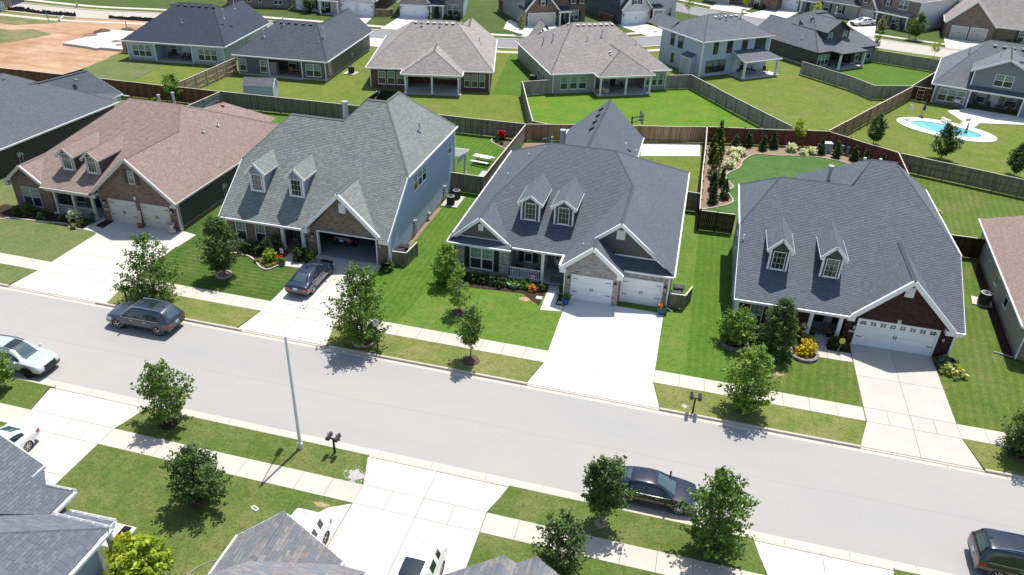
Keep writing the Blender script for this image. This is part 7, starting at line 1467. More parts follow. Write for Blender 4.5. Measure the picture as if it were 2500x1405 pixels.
# station: x fraction from the tail, z bottom, z belt, z top, half widths bottom / body / belt / top, flag of the segment that follows
ST = {'suv': (4.72, 1.90, [
 (0.000, .44, .80, .86, .70, .80, .76, .70, 'b'), (.008, .36, .96, 1.02, .80, .90, .84, .76, 'b'), (.022, .33, 1.02, 1.09, .84, .925, .875, .76, 'r'), (.060, .32, 1.03, 1.35, .87, .94, .885, .68, 'r'), (.105, .31, 1.03, 1.58, .88, .945, .89, .62, 'b'), (.150, .30, 1.03, 1.64, .88, .95, .895, .62, 'g'),
 (.245, .30, 1.02, 1.665, .88, .95, .90, .635, 'p'), (.268, .30, 1.02, 1.67, .88, .95, .90, .64, 'g'), (.425, .30, 1.01, 1.68, .88, .95, .905, .65, 'p'), (.450, .30, 1.01, 1.68, .88, .95, .905, .65, 'g'), (.570, .30, 1.0, 1.655, .88, .95, .905, .645, 'wg'), (.640, .30, 1.0, 1.44, .88, .95, .905, .68, 'wg'), (.705, .30, 1.0, 1.17, .88, .95, .905, .73, 'w'), (.735, .30, .985, 1.045, .88, .95, .90, .76, 'b'),
 (.850, .30, .95, 1.00, .87, .945, .87, .74, 'b'), (.940, .30, .88, .92, .84, .92, .83, .70, 'b'), (.980, .30, .76, .82, .76, .86, .78, .64, 'b'), (1.0, .36, .56, .66, .62, .72, .68, .58, 'b')]),
 'sedan': (4.86, 1.84, [
 (0.000, .42, .72, .80, .64, .76, .72, .66, 'b'), (.008, .34, .86, .94, .74, .86, .80, .72, 'b'), (.03, .30, .92, .985, .80, .895, .83, .74, 'b'), (.095, .28, .945, 1.02, .84, .915, .85, .72, 'b'), (.125, .27, .95, 1.045, .85, .92, .855, .70, 'r'), (.195, .26, .95, 1.24, .86, .92, .86, .62, 'rg'), (.265, .26, .94, 1.40, .86, .92, .865, .56, 'g'),
 (.345, .26, .94, 1.445, .86, .92, .87, .56, 'g'), (.425, .26, .93, 1.462, .86, .92, .875, .575, 'p'), (.448, .26, .93, 1.462, .86, .92, .875, .58, 'g'), (.545, .26, .92, 1.435, .86, .92, .875, .575, 'wg'), (.625, .26, .92, 1.24, .86, .92, .875, .62, 'wg'), (.695, .26, .915, 1.02, .86, .92, .87, .68, 'w'), (.722, .26, .905, .945, .86, .92, .865, .72, 'b'),
 (.840, .26, .86, .90, .85, .915, .83, .70, 'b'), (.935, .26, .78, .81, .81, .88, .77, .64, 'b'), (.978, .26, .66, .70, .72, .81, .71, .56, 'b'), (1.0, .32, .50, .56, .58, .68, .62, .50, 'b')]),
 'van': (5.1, 1.98, [
 (0.000, .44, .84, .92, .74, .86, .82, .76, 'b'), (.006, .36, 1.04, 1.10, .86, .95, .90, .82, 'b'), (.016, .33, 1.06, 1.16, .90, .97, .92, .80, 'r'), (.040, .32, 1.06, 1.42, .92, .98, .93, .74, 'r'), (.062, .31, 1.06, 1.64, .93, .985, .935, .70, 'b'), (.085, .30, 1.06, 1.72, .93, .99, .94, .70, 'g'),
 (.260, .30, 1.05, 1.755, .93, .99, .94, .71, 'p'), (.280, .30, 1.05, 1.76, .93, .99, .94, .715, 'g'), (.470, .30, 1.04, 1.765, .93, .99, .945, .72, 'p'), (.492, .30, 1.04, 1.765, .93, .99, .945, .72, 'g'), (.620, .30, 1.03, 1.73, .93, .99, .945, .71, 'wg'), (.700, .30, 1.02, 1.46, .93, .99, .94, .74, 'wg'), (.770, .30, 1.0, 1.16, .92, .985, .93, .78, 'w'), (.800, .30, .99, 1.05, .92, .98, .92, .80, 'b'),
 (.890, .30, .93, .98, .90, .96, .87, .76, 'b'), (.950, .30, .84, .88, .86, .92, .82, .70, 'b'), (.985, .30, .70, .76, .76, .84, .76, .62, 'b'), (1.0, .36, .54, .62, .62, .72, .68, .56, 'b')])}
AX = {'suv': (.185, .800, .37), 'sedan': (.215, .795, .335), 'van': (.20, .79, .36)}
CARBODY = {}
def car_shell(kind):
    "one subdivided shell, sorted into panels, glass and lamps"
    if kind in CARBODY: return CARBODY[kind]
    L, Wd, st = ST[kind]; V = []; F = []; Mi = []; NP = 10; rows = []
    for (fx, zb, zl, zt, wb, ww, wl, wt, fl) in st:
        x = (fx-.5)*L; h = zl-zb
        pts = [(0, zb), (wb*.9, zb), (wb+(ww-wb)*.6, zb+.10*h/.7), (ww, zb+.50*h), (ww*.985, zb+.82*h), (wl, zl), (wl+(wt-wl)*.10, zl+(zt-zl)*.12), (wl+(wt-wl)*.88, zl+(zt-zl)*.86), (wt*.93, zt-.012), (wt*.78, zt+.004), (0, zt+.035*min(1, wt/.6))]
        rows.append(pts)
    m = len(rows[0]); full = []
    for (fx, *_), pts in zip(st, rows):
        x = (fx-.5)*L; ring = [(x, -y, z) for (y, z) in pts]+[(x, y, z) for (y, z) in reversed(pts[1:-1])]; full.append(ring)
    n = len(full[0])
    for r in full: V += r
    def cls(j): return j if j < m-1 else n-1-j
    for i in range(len(full)-1):
        fl = st[i][8]
        for j in range(n):
            k = cls(j); mi = 0
            if k == 6 and 'g' in fl: mi = 1
            if k in (9,) and 'w' in fl: mi = 2
            if k in (9,) and 'r' in fl: mi = 3
            if k == 0: mi = 4
            F.append((i*n+j, (i+1)*n+j, (i+1)*n+(j+1) % n, i*n+(j+1) % n)); Mi.append(mi)
    for e, r in ((0, 0), (1, len(full)-1)):     # noses: fill with quads across
        b = r*n
        for j in range(m-1):
            a0, a1 = b+j, b+j+1; c0, c1 = b+(n-j) % n, b+(n-j-1) % n
            f = (a0, a1, c1, c0) if j and (n-j-1) % n != j+1 else ((a0, a1, c1) if j == 0 else (a0, a1, c0))
            f = tuple(dict.fromkeys(f)); F.append(f if e == 0 else tuple(reversed(f))); Mi.append(0)
    me = bpy.data.meshes.new('shell'); me.from_pydata(V, [], F); me.polygons.foreach_set('material_index', Mi); me.update()
    for _ in range(5): me.materials.append(M_BLACK)
    o = bpy.data.objects.new('shell_tmp', me); COL.objects.link(o); md = o.modifiers.new('s', 'SUBSURF'); md.levels = 3; md.render_levels = 3
    dg = bpy.context.evaluated_depsgraph_get(); em = bpy.data.meshes.new_from_object(o.evaluated_get(dg)); bpy.data.objects.remove(o)
    vs = [v.co.copy() for v in em.vertices]; fs = [(tuple(p.vertices), p.material_index, p.center.copy()) for p in em.polygons]
    CARBODY[kind] = (vs, fs); return CARBODY[kind]
def pick(vs, faces):
    idx = {}; V = []; F = []
    for f in faces:
        q = []
        for i in f:
            if i not in idx: idx[i] = len(V); V.append(tuple(vs[i]))
            q.append(idx[i])
        F.append(tuple(q))
    b = MB(); b.mesh(V, F); return b
WHEELS = {}
def wheel_meshes(R, spokes, dark):
    k = (R, spokes, dark)
    if k in WHEELS: return WHEELS[k]
    b = MB(); r1 = R*.70; w_ = .115; prof = [(r1, -w_*.8), (R*.9, -w_), (R*.975, -w_*.8), (R, -w_*.35), (R, w_*.35), (R*.975, w_*.8), (R*.9, w_), (r1, w_*.8), (r1, -w_*.8)]; n = 28; vs = []; fs = []
    for (r, y) in prof:
        for i in range(n): t = 6.28319*i/n; vs.append((r*math.cos(t), y, r*math.sin(t)))
    for q in range(len(prof)-1):
        for i in range(n): fs.append((q*n+i, q*n+(i+1) % n, (q+1)*n+(i+1) % n, (q+1)*n+i))
    b.mesh(vs, fs); ty = b.data('tyre', M_TYRE, smooth=True)
    b = MB(); b.cyl((0, -.02, 0), (0, .02, 0), r1*.96, r1*.96, 24, 1); vs = []
    for sd in (1, -1):
        b.cyl((0, sd*.06, 0), (0, sd*.1, 0), r1*.2, r1*.16, 14, 0)
        for s in range(spokes):
            t = 6.28319*s/spokes; d = Vector((math.cos(t), 0, math.sin(t))); p = d*r1*.12+Vector((0, sd*.088, 0)); q = d*r1*.95+Vector((0, sd*.075, 0)); b.bar(p, q, .055 if spokes < 8 else .035, .03, 0, (0, 1, 0))
        ring = []
        for i in range(24):
            t = 6.28319*i/24; t2 = 6.28319*(i+1)/24
            b.mesh([(r1*.92*math.cos(t), sd*.085, r1*.92*math.sin(t)), (r1*.92*math.cos(t2), sd*.085, r1*.92*math.sin(t2)), (r1*1.02*math.cos(t2), sd*.09, r1*1.02*math.sin(t2)), (r1*1.02*math.cos(t), sd*.09, r1*1.02*math.sin(t))], [(0, 1, 2, 3) if sd < 0 else (3, 2, 1, 0)])
    rm = b.data('rim', [M_RIMDK if dark else M_RIM, M_RIMDK]); WHEELS[k] = (ty, rm); return WHEELS[k]
def car(kind, label, loc, rz, body, clad=False, rails=False, sunroof=None, spokes=5, darkrim=False, chrome=True, name='parked_car', cat='car', scale=1.0, plate_rear=True, tail='wrap', glass=None, mirrors=True):
    L, Wd, st = ST[kind]; fr, ff, R = AX[kind]; vs, fs = car_shell(kind); t = thing(name, label, cat, loc, rz, 'vehicles'); t.scale = (scale,)*3
    xr, xf = (fr-.5)*L, (ff-.5)*L; g = {}; Ra = R*1.13; zbelt = st[6][2]
    for f, mi, c in fs:
        ay = abs(c.y)
        if c.z < .95 and min((c.x-xr)**2, (c.x-xf)**2)+(c.z-R)**2 < Ra*Ra and ay > Wd*.30: continue
        k = {0: 'body', 1: 'side_window', 2: 'windscreen', 3: 'rear_window', 4: 'underbody'}[mi]
        if k == 'side_window': k = 'side_window_l' if c.y > 0 else 'side_window_r'
        if k == 'body':
            zt = zbelt
            if c.x < -L*.5+.34 and zt-.30 < c.z < zt-.10 and ay > Wd*(.27 if c.x < -L*.5+.12 else .2): k = 'tl' if c.y > 0 else 'tr'
            elif c.x > L*.5-.62 and zt-.37 < c.z < zt-.19 and ay > Wd*.27: k = 'hl' if c.y > 0 else 'hr'
            elif c.x > L*.5-.30 and .50 < c.z < zt-.24 and ay < Wd*.24: k = 'grille'
            elif (clad and c.z < .50 and ay > Wd*.2) or (c.z < .36): k = 'cladding'
            elif clad and c.z < .95 and min((c.x-xr)**2, (c.x-xf)**2)+(c.z-R)**2 < (Ra+.07)**2 and ay > Wd*.3: k = 'cladding'
            elif (c.x > L*.5-.3 or c.x < -L*.5+.2) and c.z < .52 and ay < Wd*.38: k = 'cladding'
            elif sunroof and sunroof[0] < (c.x/L+.5) < sunroof[1] and ay < Wd*.245 and c.z > st[6][3]-.15: k = 'sunroof'
        g.setdefault(k, []).append(f)
    nm = {'tl': ('tail_lamp', M_TAIL), 'tr': ('tail_lamp', M_TAIL), 'hl': ('headlight', M_HEAD), 'hr': ('headlight', M_HEAD), 'body': ('body', body), 'side_window_l': ('side_window', GL_CAR), 'side_window_r': ('side_window', GL_CAR), 'windscreen': ('windscreen', glass or GL_SHIELD), 'rear_window': ('rear_window', glass or GL_SHIELD), 'underbody': ('underbody', M_UNDER), 'grille': ('grille', M_BLACK), 'cladding': ('lower_cladding', M_CLAD), 'sunroof': ('sunroof', GL_CAR)}
    for k, f in g.items(): pick(vs, f).build(nm[k][0], nm[k][1], t, smooth=True)
    ty, rm = wheel_meshes(R, spokes, darkrim)
    for x in (xr, xf):
        for sg in (1, -1):
            wv_ = link('wheel', ty, t, (x, sg*(Wd/2-.13), R)); link('rim', rm, wv_)
            b = MB(); n = 20
            for i in range(n):          # arch lip and dark liner
                a0 = -.25+(math.pi+.5)*i/n; a1 = -.25+(math.pi+.5)*(i+1)/n; yo = sg*(Wd/2-.018); yi = sg*(Wd/2-.33)
                P = lambda a, r, y: (x+r*math.cos(a), y, R+r*math.sin(a))
                q = [P(a0, Ra-.045, yo+sg*.018), P(a1, Ra-.045, yo+sg*.018), P(a1, Ra+.05, yo-sg*.012), P(a0, Ra+.05, yo-sg*.012)]; b.face(q if sg < 0 else q[::-1], 0)
                q = [P(a0, Ra-.045, yo+sg*.018), P(a0, Ra-.03, yi), P(a1, Ra-.03, yi), P(a1, Ra-.045, yo+sg*.018)]; b.face(q if sg < 0 else q[::-1], 1)
            b.build('wheel_arch', [M_CLAD if clad else body, M_UNDER], t)
    b = MB(); b.box(xr-.55, -Wd*.36, .2, xf+.5, Wd*.36, .62); b.build('underbody', M_UNDER, t)
    if mirrors:
        xm = None
        for s_ in st:
            if s_[8] == 'w': xm = (s_[0]-.5)*L-.10; break
        for sg in (1, -1):
            b = MB(); b.lathe([(.02, -.07), (.09, -.05), (.115, 0), (.10, .05), (.03, .08)], (xm, sg*(Wd/2+.07), zbelt+.07), 10, 0, .6, 1.1); b.bar((xm, sg*(Wd/2-.06), zbelt), (xm, sg*(Wd/2+.05), zbelt+.03), .06, .04); b.build('wing_mirror', body, t, smooth=True)
    if chrome:
        for sg in (1, -1):
            b = MB(); gs = [s_ for s_ in st if 'g' in s_[8]]; x0, x1 = (gs[0][0]-.5)*L, (st[12][0]-.5)*L
            idx = [i for i, s_ in enumerate(st) if x0-.01 <= (s_[0]-.5)*L <= x1+.01]
            for i, j in zip(idx[:-1], idx[1:]):
                p = ((st[i][0]-.5)*L, sg*(st[i][6]+.004), st[i][2]+.012); q = ((st[j][0]-.5)*L, sg*(st[j][6]+.004), st[j][2]+.012); b.bar(p, q, .02, .022)
            b.build('window_trim', M_CHROME, t)
    if rails:
        for sg in (1, -1):
            b = MB(); xs = [(.16-.5)*L, (.3-.5)*L, (.45-.5)*L, (.56-.5)*L]; zz = [st[5][3]+.02, st[6][3]+.045, st[8][3]+.045, st[10][3]+.02]
            b.tube([(x, sg*.56, z) for x, z in zip(xs, zz)], .022, 6); b.build('roof_rail', M_BLACK if rails == 'black' else M_CHROME, t)
    for sg in (1, -1):
        b = MB()
        for fx in (.36, .56): x = (fx-.5)*L; b.box(x-.1, sg*(Wd/2-.02)-.02, zbelt-.14, x+.1, sg*(Wd/2-.02)+.02, zbelt-.11)
        b.build('door_handle', M_CHROME if chrome else body, t)
    if plate_rear:
        b = MB(); b.box(-L/2-.015, -.16, .70, -L/2+.02, .16, .86); b.build('licence_plate', M_PLATE, t)
    b = MB(); x = (st[5][0]+.03-.5)*L; b.mesh([(x, -.02, st[5][3]+.03), (x-.16, 0, st[5][3]+.03), (x, .02, st[5][3]+.03), (x-.14, 0, st[5][3]+.10)], [(0, 1, 3), (1, 2, 3), (0, 3, 2), (0, 2, 1)]); b.build('aerial', M_BLACK, t)
    return t
GL_SHIELD = glass_mat('windscreen_glass', (.05, .085, .095), .03, 1.0)
P_DKGREY = paint('paint_graphite', (.030, .042, .062), .3, .25); P_NAVY = paint('paint_blue_black', (.010, .019, .045), .25, .2); P_BLACK = paint('paint_black', (.006, .011, .024), .2, .1); P_SAGE = paint('paint_pale_sage', (.46, .52, .52), .3, .1); P_WHITE = paint('paint_white', (.80, .80, .80), .3); P_SILVER = paint('paint_dark_wine', (.02, .02, .03), .25)  # dark paints carry a blue tint standing in for reflected sky
car('suv', 'dark graphite SUV with panoramic roof parked along the far kerb', (-33.45, 36.42, -.13), rad(180), P_DKGREY, rails=True, sunroof=(.28, .56), scale=1.04)
car('suv', 'pale sage SUV with black wheels parked along the near kerb, cut by the left edge', (-37.85, 30.28, -.13), rad(0), P_SAGE, clad=True, rails='black', sunroof=(.44, .56), darkrim=True, chrome=False)
car('sedan', 'dark navy sedan nosed up to the open garage', (-25.45, 44.62, .03), rad(90), P_NAVY, spokes=10)
car('suv', 'dark hatchback standing inside the open garage', (-25.55, 52.3, .045), rad(90), P_BLACK, scale=.94)
car('sedan', 'black sedan parked along the near kerb between two trees', (.95, 30.13, -.13), rad(0), P_BLACK, spokes=7)
car('van', 'black minivan driving out of the picture at the bottom right corner', (18.75, 30.15, -.13), rad(-2), P_BLACK, rails=True, spokes=8)
car('sedan', 'white sedan half under the slate roof at the left edge', (-32.4, 22.65, .03), rad(-90), P_WHITE, spokes=7, chrome=False)
car('suv', 'white SUV parked half on the grass behind the mauve shingle roof', (-14.62, 21.15, .03), rad(-90), P_WHITE, chrome=False)
car('suv', 'white SUV with a dark sunroof cut by the bottom edge', (-8.8, 21.0, .03), rad(-90), P_WHITE, chrome=False, sunroof=(.36, .56))
car('sedan', 'white sedan in front of the far tan garage door', (28.3, 161.6, .0), rad(-148), P_WHITE, chrome=False)
car('sedan', 'dark car in the far gap beside the red-brown brick house', (-36.6, 151.5, 0), rad(20), P_BLACK)
# ---------------------------------------------------------------- beds, edging and small things
def bed(poly, mat, label_edge=None, edge=None, z=.012, stone=None, name='mulch_bed'):
    o = sheet(name, poly, z, mat)
    if edge:
        b = MB(); rnd = random.Random(len(poly)); line = smooth_line(edge, 6)
        for p, q in zip(line[:-1], line[1:]):
            L = math.hypot(q[0]-p[0], q[1]-p[1]); n = max(1, round(L/(stone or .28)))
            for i in range(n):
                a = lerp(p, q, i/n); c = lerp(p, q, (i+.94)/n); h = .05 if not stone else .09
                b.bar((a[0], a[1], z+h*.5), (c[0], c[1], z+h*.5), .12+rnd.uniform(-.015, .03), h+rnd.uniform(0, .03), rnd.randrange(2))
        e = b.build('stone_edging', [M_EDGE, M_EDGE2], o); e['kind'] = 'stuff'
    return o
M_EDGE = plain('edging_pale', (.46, .40, .32), .85, noise=.2); M_EDGE2 = plain('edging_tan', (.40, .33, .26), .85, noise=.2); M_BLOCK = plain('edging_block', (.22, .20, .19), .85, noise=.2); M_BLOCK2 = plain('edging_block_dark', (.17, .155, .15), .85, noise=.2)
def round_poly(x, y, r, n=18, jit=.0, sy=1.0):
    return [(x+(r*(1+random.uniform(-jit, jit)))*math.cos(6.28319*i/n), y+sy*(r*(1+random.uniform(-jit, jit)))*math.sin(6.28319*i/n)) for i in range(n)]
def patch(x, y, r, mat, sy=1.0, name='bare_soil'):
    "ragged patch: a centre and many little scraps round it"
    b = MB(); rnd = random.Random(int(x*37)); 
    def blob(cx, cy, rr, n=9):
        q = [(cx+rr*rnd.uniform(.6, 1.2)*math.cos(6.2832*i/n), cy+sy*rr*rnd.uniform(.6, 1.2)*math.sin(6.2832*i/n), .006+rnd.uniform(0, .004)) for i in range(n)]; b.face(q)
    blob(x, y, r*.62, 16)
    for i in range(110):
        a = rnd.uniform(0, 6.28); d = r*rnd.uniform(.35, 1.25)**.8; blob(x+d*math.cos(a), y+sy*d*math.sin(a), r*rnd.uniform(.03, .10)*max(.3, 1.5-d/r), 6)
    o = b.build(name, mat); o['kind'] = 'structure'
def mound(x, y, r, h, mat):
    b = MB(); n = 16; rings = [(1, 0), (.8, .45), (.5, .85), (.15, 1)]; vs = []; fs = []
    for k, (rr, hh) in enumerate(rings):
        for i in range(n): t = 6.28319*i/n; j = random.uniform(.9, 1.1); vs.append((rr*r*j*math.cos(t), rr*r*j*math.sin(t), hh*h*random.uniform(.85, 1.1)-.01))
    for k in range(3):
        for i in range(n): fs.append((k*n+i, k*n+(i+1) % n, (k+1)*n+(i+1) % n, (k+1)*n+i))
    fs.append(tuple(range(3*n, 4*n))); b.mesh(vs, fs); o = b.build('mulch_mound', mat); o.location = (x, y, 0); o['kind'] = 'structure'
def beds():
    # brown brick house
    e1 = [(-56.5, 46.6), (-54.5, 46.43), (-53.9, 46.8), (-51.0, 47.0), (-48.9, 47.25), (-48.15, 46.75), (-47.05, 46.75)]
    bed(e1+[(-46.9, 48.5), (-56.5, 48.9)], M_MULCH_DK, edge=e1)
    bed([(-46.7, 47.0), (-45.62, 47.2), (-45.62, 48.85), (-46.5, 48.85)], M_MULCH_DK)
    e2 = [(-33.6, 47.0), (-32.8, 46.83), (-31.85, 46.75), (-31.0, 46.2), (-30.1, 45.45), (-29.4, 45.35), (-29.0, 46.2)]
    bed(e2+[(-29.3, 48.5), (-34.5, 48.6), (-34.5, 47.2)], M_MULCH, edge=e2, stone=.3); bed([(-28.4, 46.9), (-27.05, 47.0), (-27.05, 48.7), (-28.6, 48.6)], M_MULCH_DK)
    bed([(-16.4, 47.2), (-14.1, 47.45), (-12.1, 47.65), (-10.1, 47.8), (-9.2, 47.0), (-8.6, 46.5), (-8.45, 49.4), (-16.4, 49.6)], M_MULCH_DK); bed([(-7.4, 46.9), (-6.95, 47.0), (-6.95, 48.1), (-7.1, 49.3), (-7.5, 49.3)], M_MULCH_DK)
    bed([(4.2, 46.6), (10.4, 46.9), (9.9, 48.2), (5.0, 48.2)], M_MULCH_DK); bed([(11.0, 46.9), (12.8, 46.85), (12.8, 48.0), (11.3, 48.0)], M_MULCH_DK)
    bed([(18.1, 45.9), (19.6, 45.9), (19.9, 47.0), (19.1, 48.1), (18.1, 47.9)], M_MULCH)
    # block rings
    for (x, y, r, lb) in ((5.1, 45.75, .85, ''), (9.65, 45.75, .85, '')):
        bed(round_poly(x, y, r, 20), M_MULCH_DK); b = MB(); n = 20; o = group_struct('block_ring', (x, y, 0))
        for i in range(n):
            t = 6.28319*i/n; t2 = 6.28319*(i+.93)/n
            b = MB(); P = lambda rr, tt, z: (rr*math.cos(tt), rr*math.sin(tt), z); vs = [P(r-.1, t, 0), P(r+.12, t, 0), P(r+.12, t2, 0), P(r-.1, t2, 0), P(r-.1, t, .2), P(r+.12, t, .2), P(r+.12, t2, .2), P(r-.1, t2, .2)]; b.mesh(vs, MB.BF); b.build('edging_block', (M_BLOCK, M_BLOCK2)[i % 2], o)
    # stone rings and mounds at trees
    for (x, y, r, m, st) in ((-32.1, 43.65, .55, M_MULCH_LT, True), (-18.75, 38.75, .75, M_MULCH, True)):
        bed(round_poly(x, y, r, 16, .05), m, edge=round_poly(x, y, r, 9)+round_poly(x, y, r, 9)[:1], stone=.22)
    for (x, y, r, m) in ((-13.8, 43.95, .55, M_MULCH), (-11.4, 38.72, .62, M_MULCH), (-25.9, 28.0, .5, M_MULCH_DK), (-20.95, 23.3, .5, M_MULCH), (20.8, 39.0, .5, M_MULCH)): mound(x, y, r, .22, m)
    for a in ((-1.3, 27.5, .6, M_STRAW), (5.75, 38.7, .5, M_MULCH), (7.8, 43.0, .7, M_STRAW, .5), (-14.25, 27.15, .75, M_GRAVEL, 1.0, 'gravel'), (2.25, 38.0, .3, M_GRAVEL, 1.0, 'gravel'), (-15.0, 24.85, .7, M_STRAW, .35)): patch(*a)
    # back garden of the red brick house
    ge = [(4.85, 69.7), (4.45, 72.4), (4.97, 73.7), (4.2, 76.4), (5.6, 79.2), (6.0, 81.5), (7.3, 83.8), (9.5, 84.2), (12.3, 85.0), (14.7, 85.1), (16.9, 84.2), (18.6, 82.0)]
    bed([(2.0, 67.1), (4.8, 69.7)]+smooth_line(ge, 5)+[(20.5, 77), (21.2, 77.5), (21.3, 84), (14.9, 88.6), (8, 86.9), (1.95, 85.5)], M_MULCH_LT, edge=[(2.05, 67.1)]+ge, z=.02)
    sheet('lawn', [(2.0, 63), (4.9, 63), (4.9, 66), (16, 66), (19, 78), (18.6, 82), (16.9, 84.3), (14.7, 85.2), (12.3, 85.1), (9.5, 84.3), (7.3, 83.9), (5.9, 81.5), (5.5, 79.2), (4.1, 76.4), (4.3, 72.4), (2.0, 67.2)], .006, G_GARDEN)
    re = [(-17.9, 75.6), (-19.0, 76.4), (-20.5, 77.6), (-21.0, 78.7), (-20.6, 79.4)]; bed(re+[(-17.6, 79.4)], M_MULCH, edge=re)
    bed([(-17.2, 77), (-13, 78.0), (-12.5, 80.8), (-17.2, 79.4)], M_MULCH_LT); 
    ve = [(21.4, 80.2), (21.6, 76), (22.3, 73)]; bed([(21.4, 80.4), (22.9, 80), (23.9, 73), (22.4, 72.6)], M_MULCH_DK)
    b = MB()
    for p, q in (((21.4, 80.4), (22.4, 72.6)), ((22.4, 72.6), (23.9, 73)), ((23.9, 73), (22.9, 80))): b.bar((*p, .1), (*q, .1), .08, .24)
    o = b.build('bed_border', WD['grey'][0]); setp(o, 'weathered timber border round the vegetable bed', 'garden border')
    sheet('mulch_bed', [(24.1, 62), (25.1, 64.6), (23.7, 49.2), (22.9, 49.5)], .01, M_MULCH_DK)
    sheet('mulch_bed', [(-20.95, 49), (-20.6, 49), (-20.5, 60), (-20.95, 60)], .01, M_MULCH_LT)
beds()
def walks():
    w_ = group_struct('garden_path')
    for pts in ([(-47.1, 46.85), (-45.5, 46.7), (-45.55, 47.5), (-46.6, 47.7), (-47.1, 47.7)], [(-47.1, 47.7), (-46.5, 47.7), (-46.5, 48.6), (-47.1, 48.6)]): slab(w_, pts, M_DRIVE)
    w_ = group_struct('garden_path')
    for pts in ([(-29.2, 47.1), (-28.4, 47.1), (-28.4, 48.5), (-29.2, 48.5)], [(-29.0, 46.25), (-28.0, 46.3), (-28.3, 47.1), (-29.2, 47.1)], [(-28.0, 46.3), (-27.05, 46.35), (-27.05, 47.0), (-28.3, 47.1)]): slab(w_, pts, M_DRIVE)
    w_ = group_struct('garden_path')
    for pts in ([(-8.42, 47.3), (-7.5, 47.3), (-7.5, 49.2), (-8.42, 49.2)], [(-8.4, 45.95), (-7.5, 46.1), (-7.5, 47.3), (-8.42, 47.3)], [(-7.5, 46.1), (-6.85, 46.2), (-6.85, 46.95), (-7.5, 46.95)]): slab(w_, pts, M_DRIVE_NEW)
    w_ = group_struct('garden_path')
    for pts in ([(10.45, 46.8), (11.25, 46.8), (11.25, 47.6), (10.45, 47.6)], [(10.4, 45.75), (11.2, 45.75), (11.2, 46.8), (10.4, 46.8)], [(11.2, 45.75), (12.0, 45.75), (12.0, 46.8), (11.2, 46.8)], [(12.0, 45.75), (12.78, 45.8), (12.78, 46.85), (12.0, 46.8)]): slab(w_, pts, M_DRIVE_OLD)
    w_ = group_struct('garden_path'); slab(w_, [(-24.3, 19.7), (-22.8, 19.7), (-22.8, 21.08), (-24.3, 21.08)], M_DRIVE_NEW); slab(w_, [(-28.4, 19.9), (-24.3, 19.8), (-24.3, 21.0), (-28.4, 21.0)], M_DRIVE_NEW)
    c = group_struct('court'); 
    for i in range(2): slab(c, [(-4.7+i*3.1, 79.1+i*1.05), (-1.6+i*3.1, 80.15+i*1.05), (-1.75+i*3.1, 84.2+i*1.1), (-4.85+i*3.1, 83.1+i*1.1)], M_DRIVE_NEW)
    # pale slab of the lot next to the navy-roofed house
    b = MB(); b.prism([(-90.5, 95.75), (-85.9, 95.4), (-84.2, 95.0), (-84.0, 95.6), (-79.5, 95.9), (-78.5, 106.5), (-89.9, 105.3), (-90.2, 99.5)], -.05, .32); o = b.build('concrete_slab', M_SLAB); o['kind'] = 'structure'
    for (x, y, r, h, m) in ((-90.2, 101.2, 1.5, .55, M_MULCH_LT), (-90.4, 104.2, 1.6, .6, M_MULCH), (-84.3, 99.3, 1.0, .5, M_MULCH_LT), (-82.6, 97.8, .9, .45, M_MULCH_LT), (-83.2, 102.5, 1.4, .5, M_MULCH_LT), (-88, 106.6, 1.3, .5, M_MULCH)): mound(x, y, r, h, m); bpy.data.objects[-1] if False else None
walks()
def text_on(parent, t, loc, fr, size, mat, name='lettering', align='CENTER'):
    c = bpy.data.curves.new(name, 'FONT'); c.body = t; c.size = size; c.extrude = .003; c.align_x = align; c.materials.append(mat); ob = bpy.data.objects.new(name, c); COL.objects.link(ob); ob.parent = parent
    a, n = Vector(fr[0]), Vector(fr[1]); ob.matrix_local = Matrix(((a.x, 0, n.x, loc[0]), (a.y, 0, n.y, loc[1]), (a.z, 1, n.z, loc[2]), (0, 0, 0, 1))); return ob
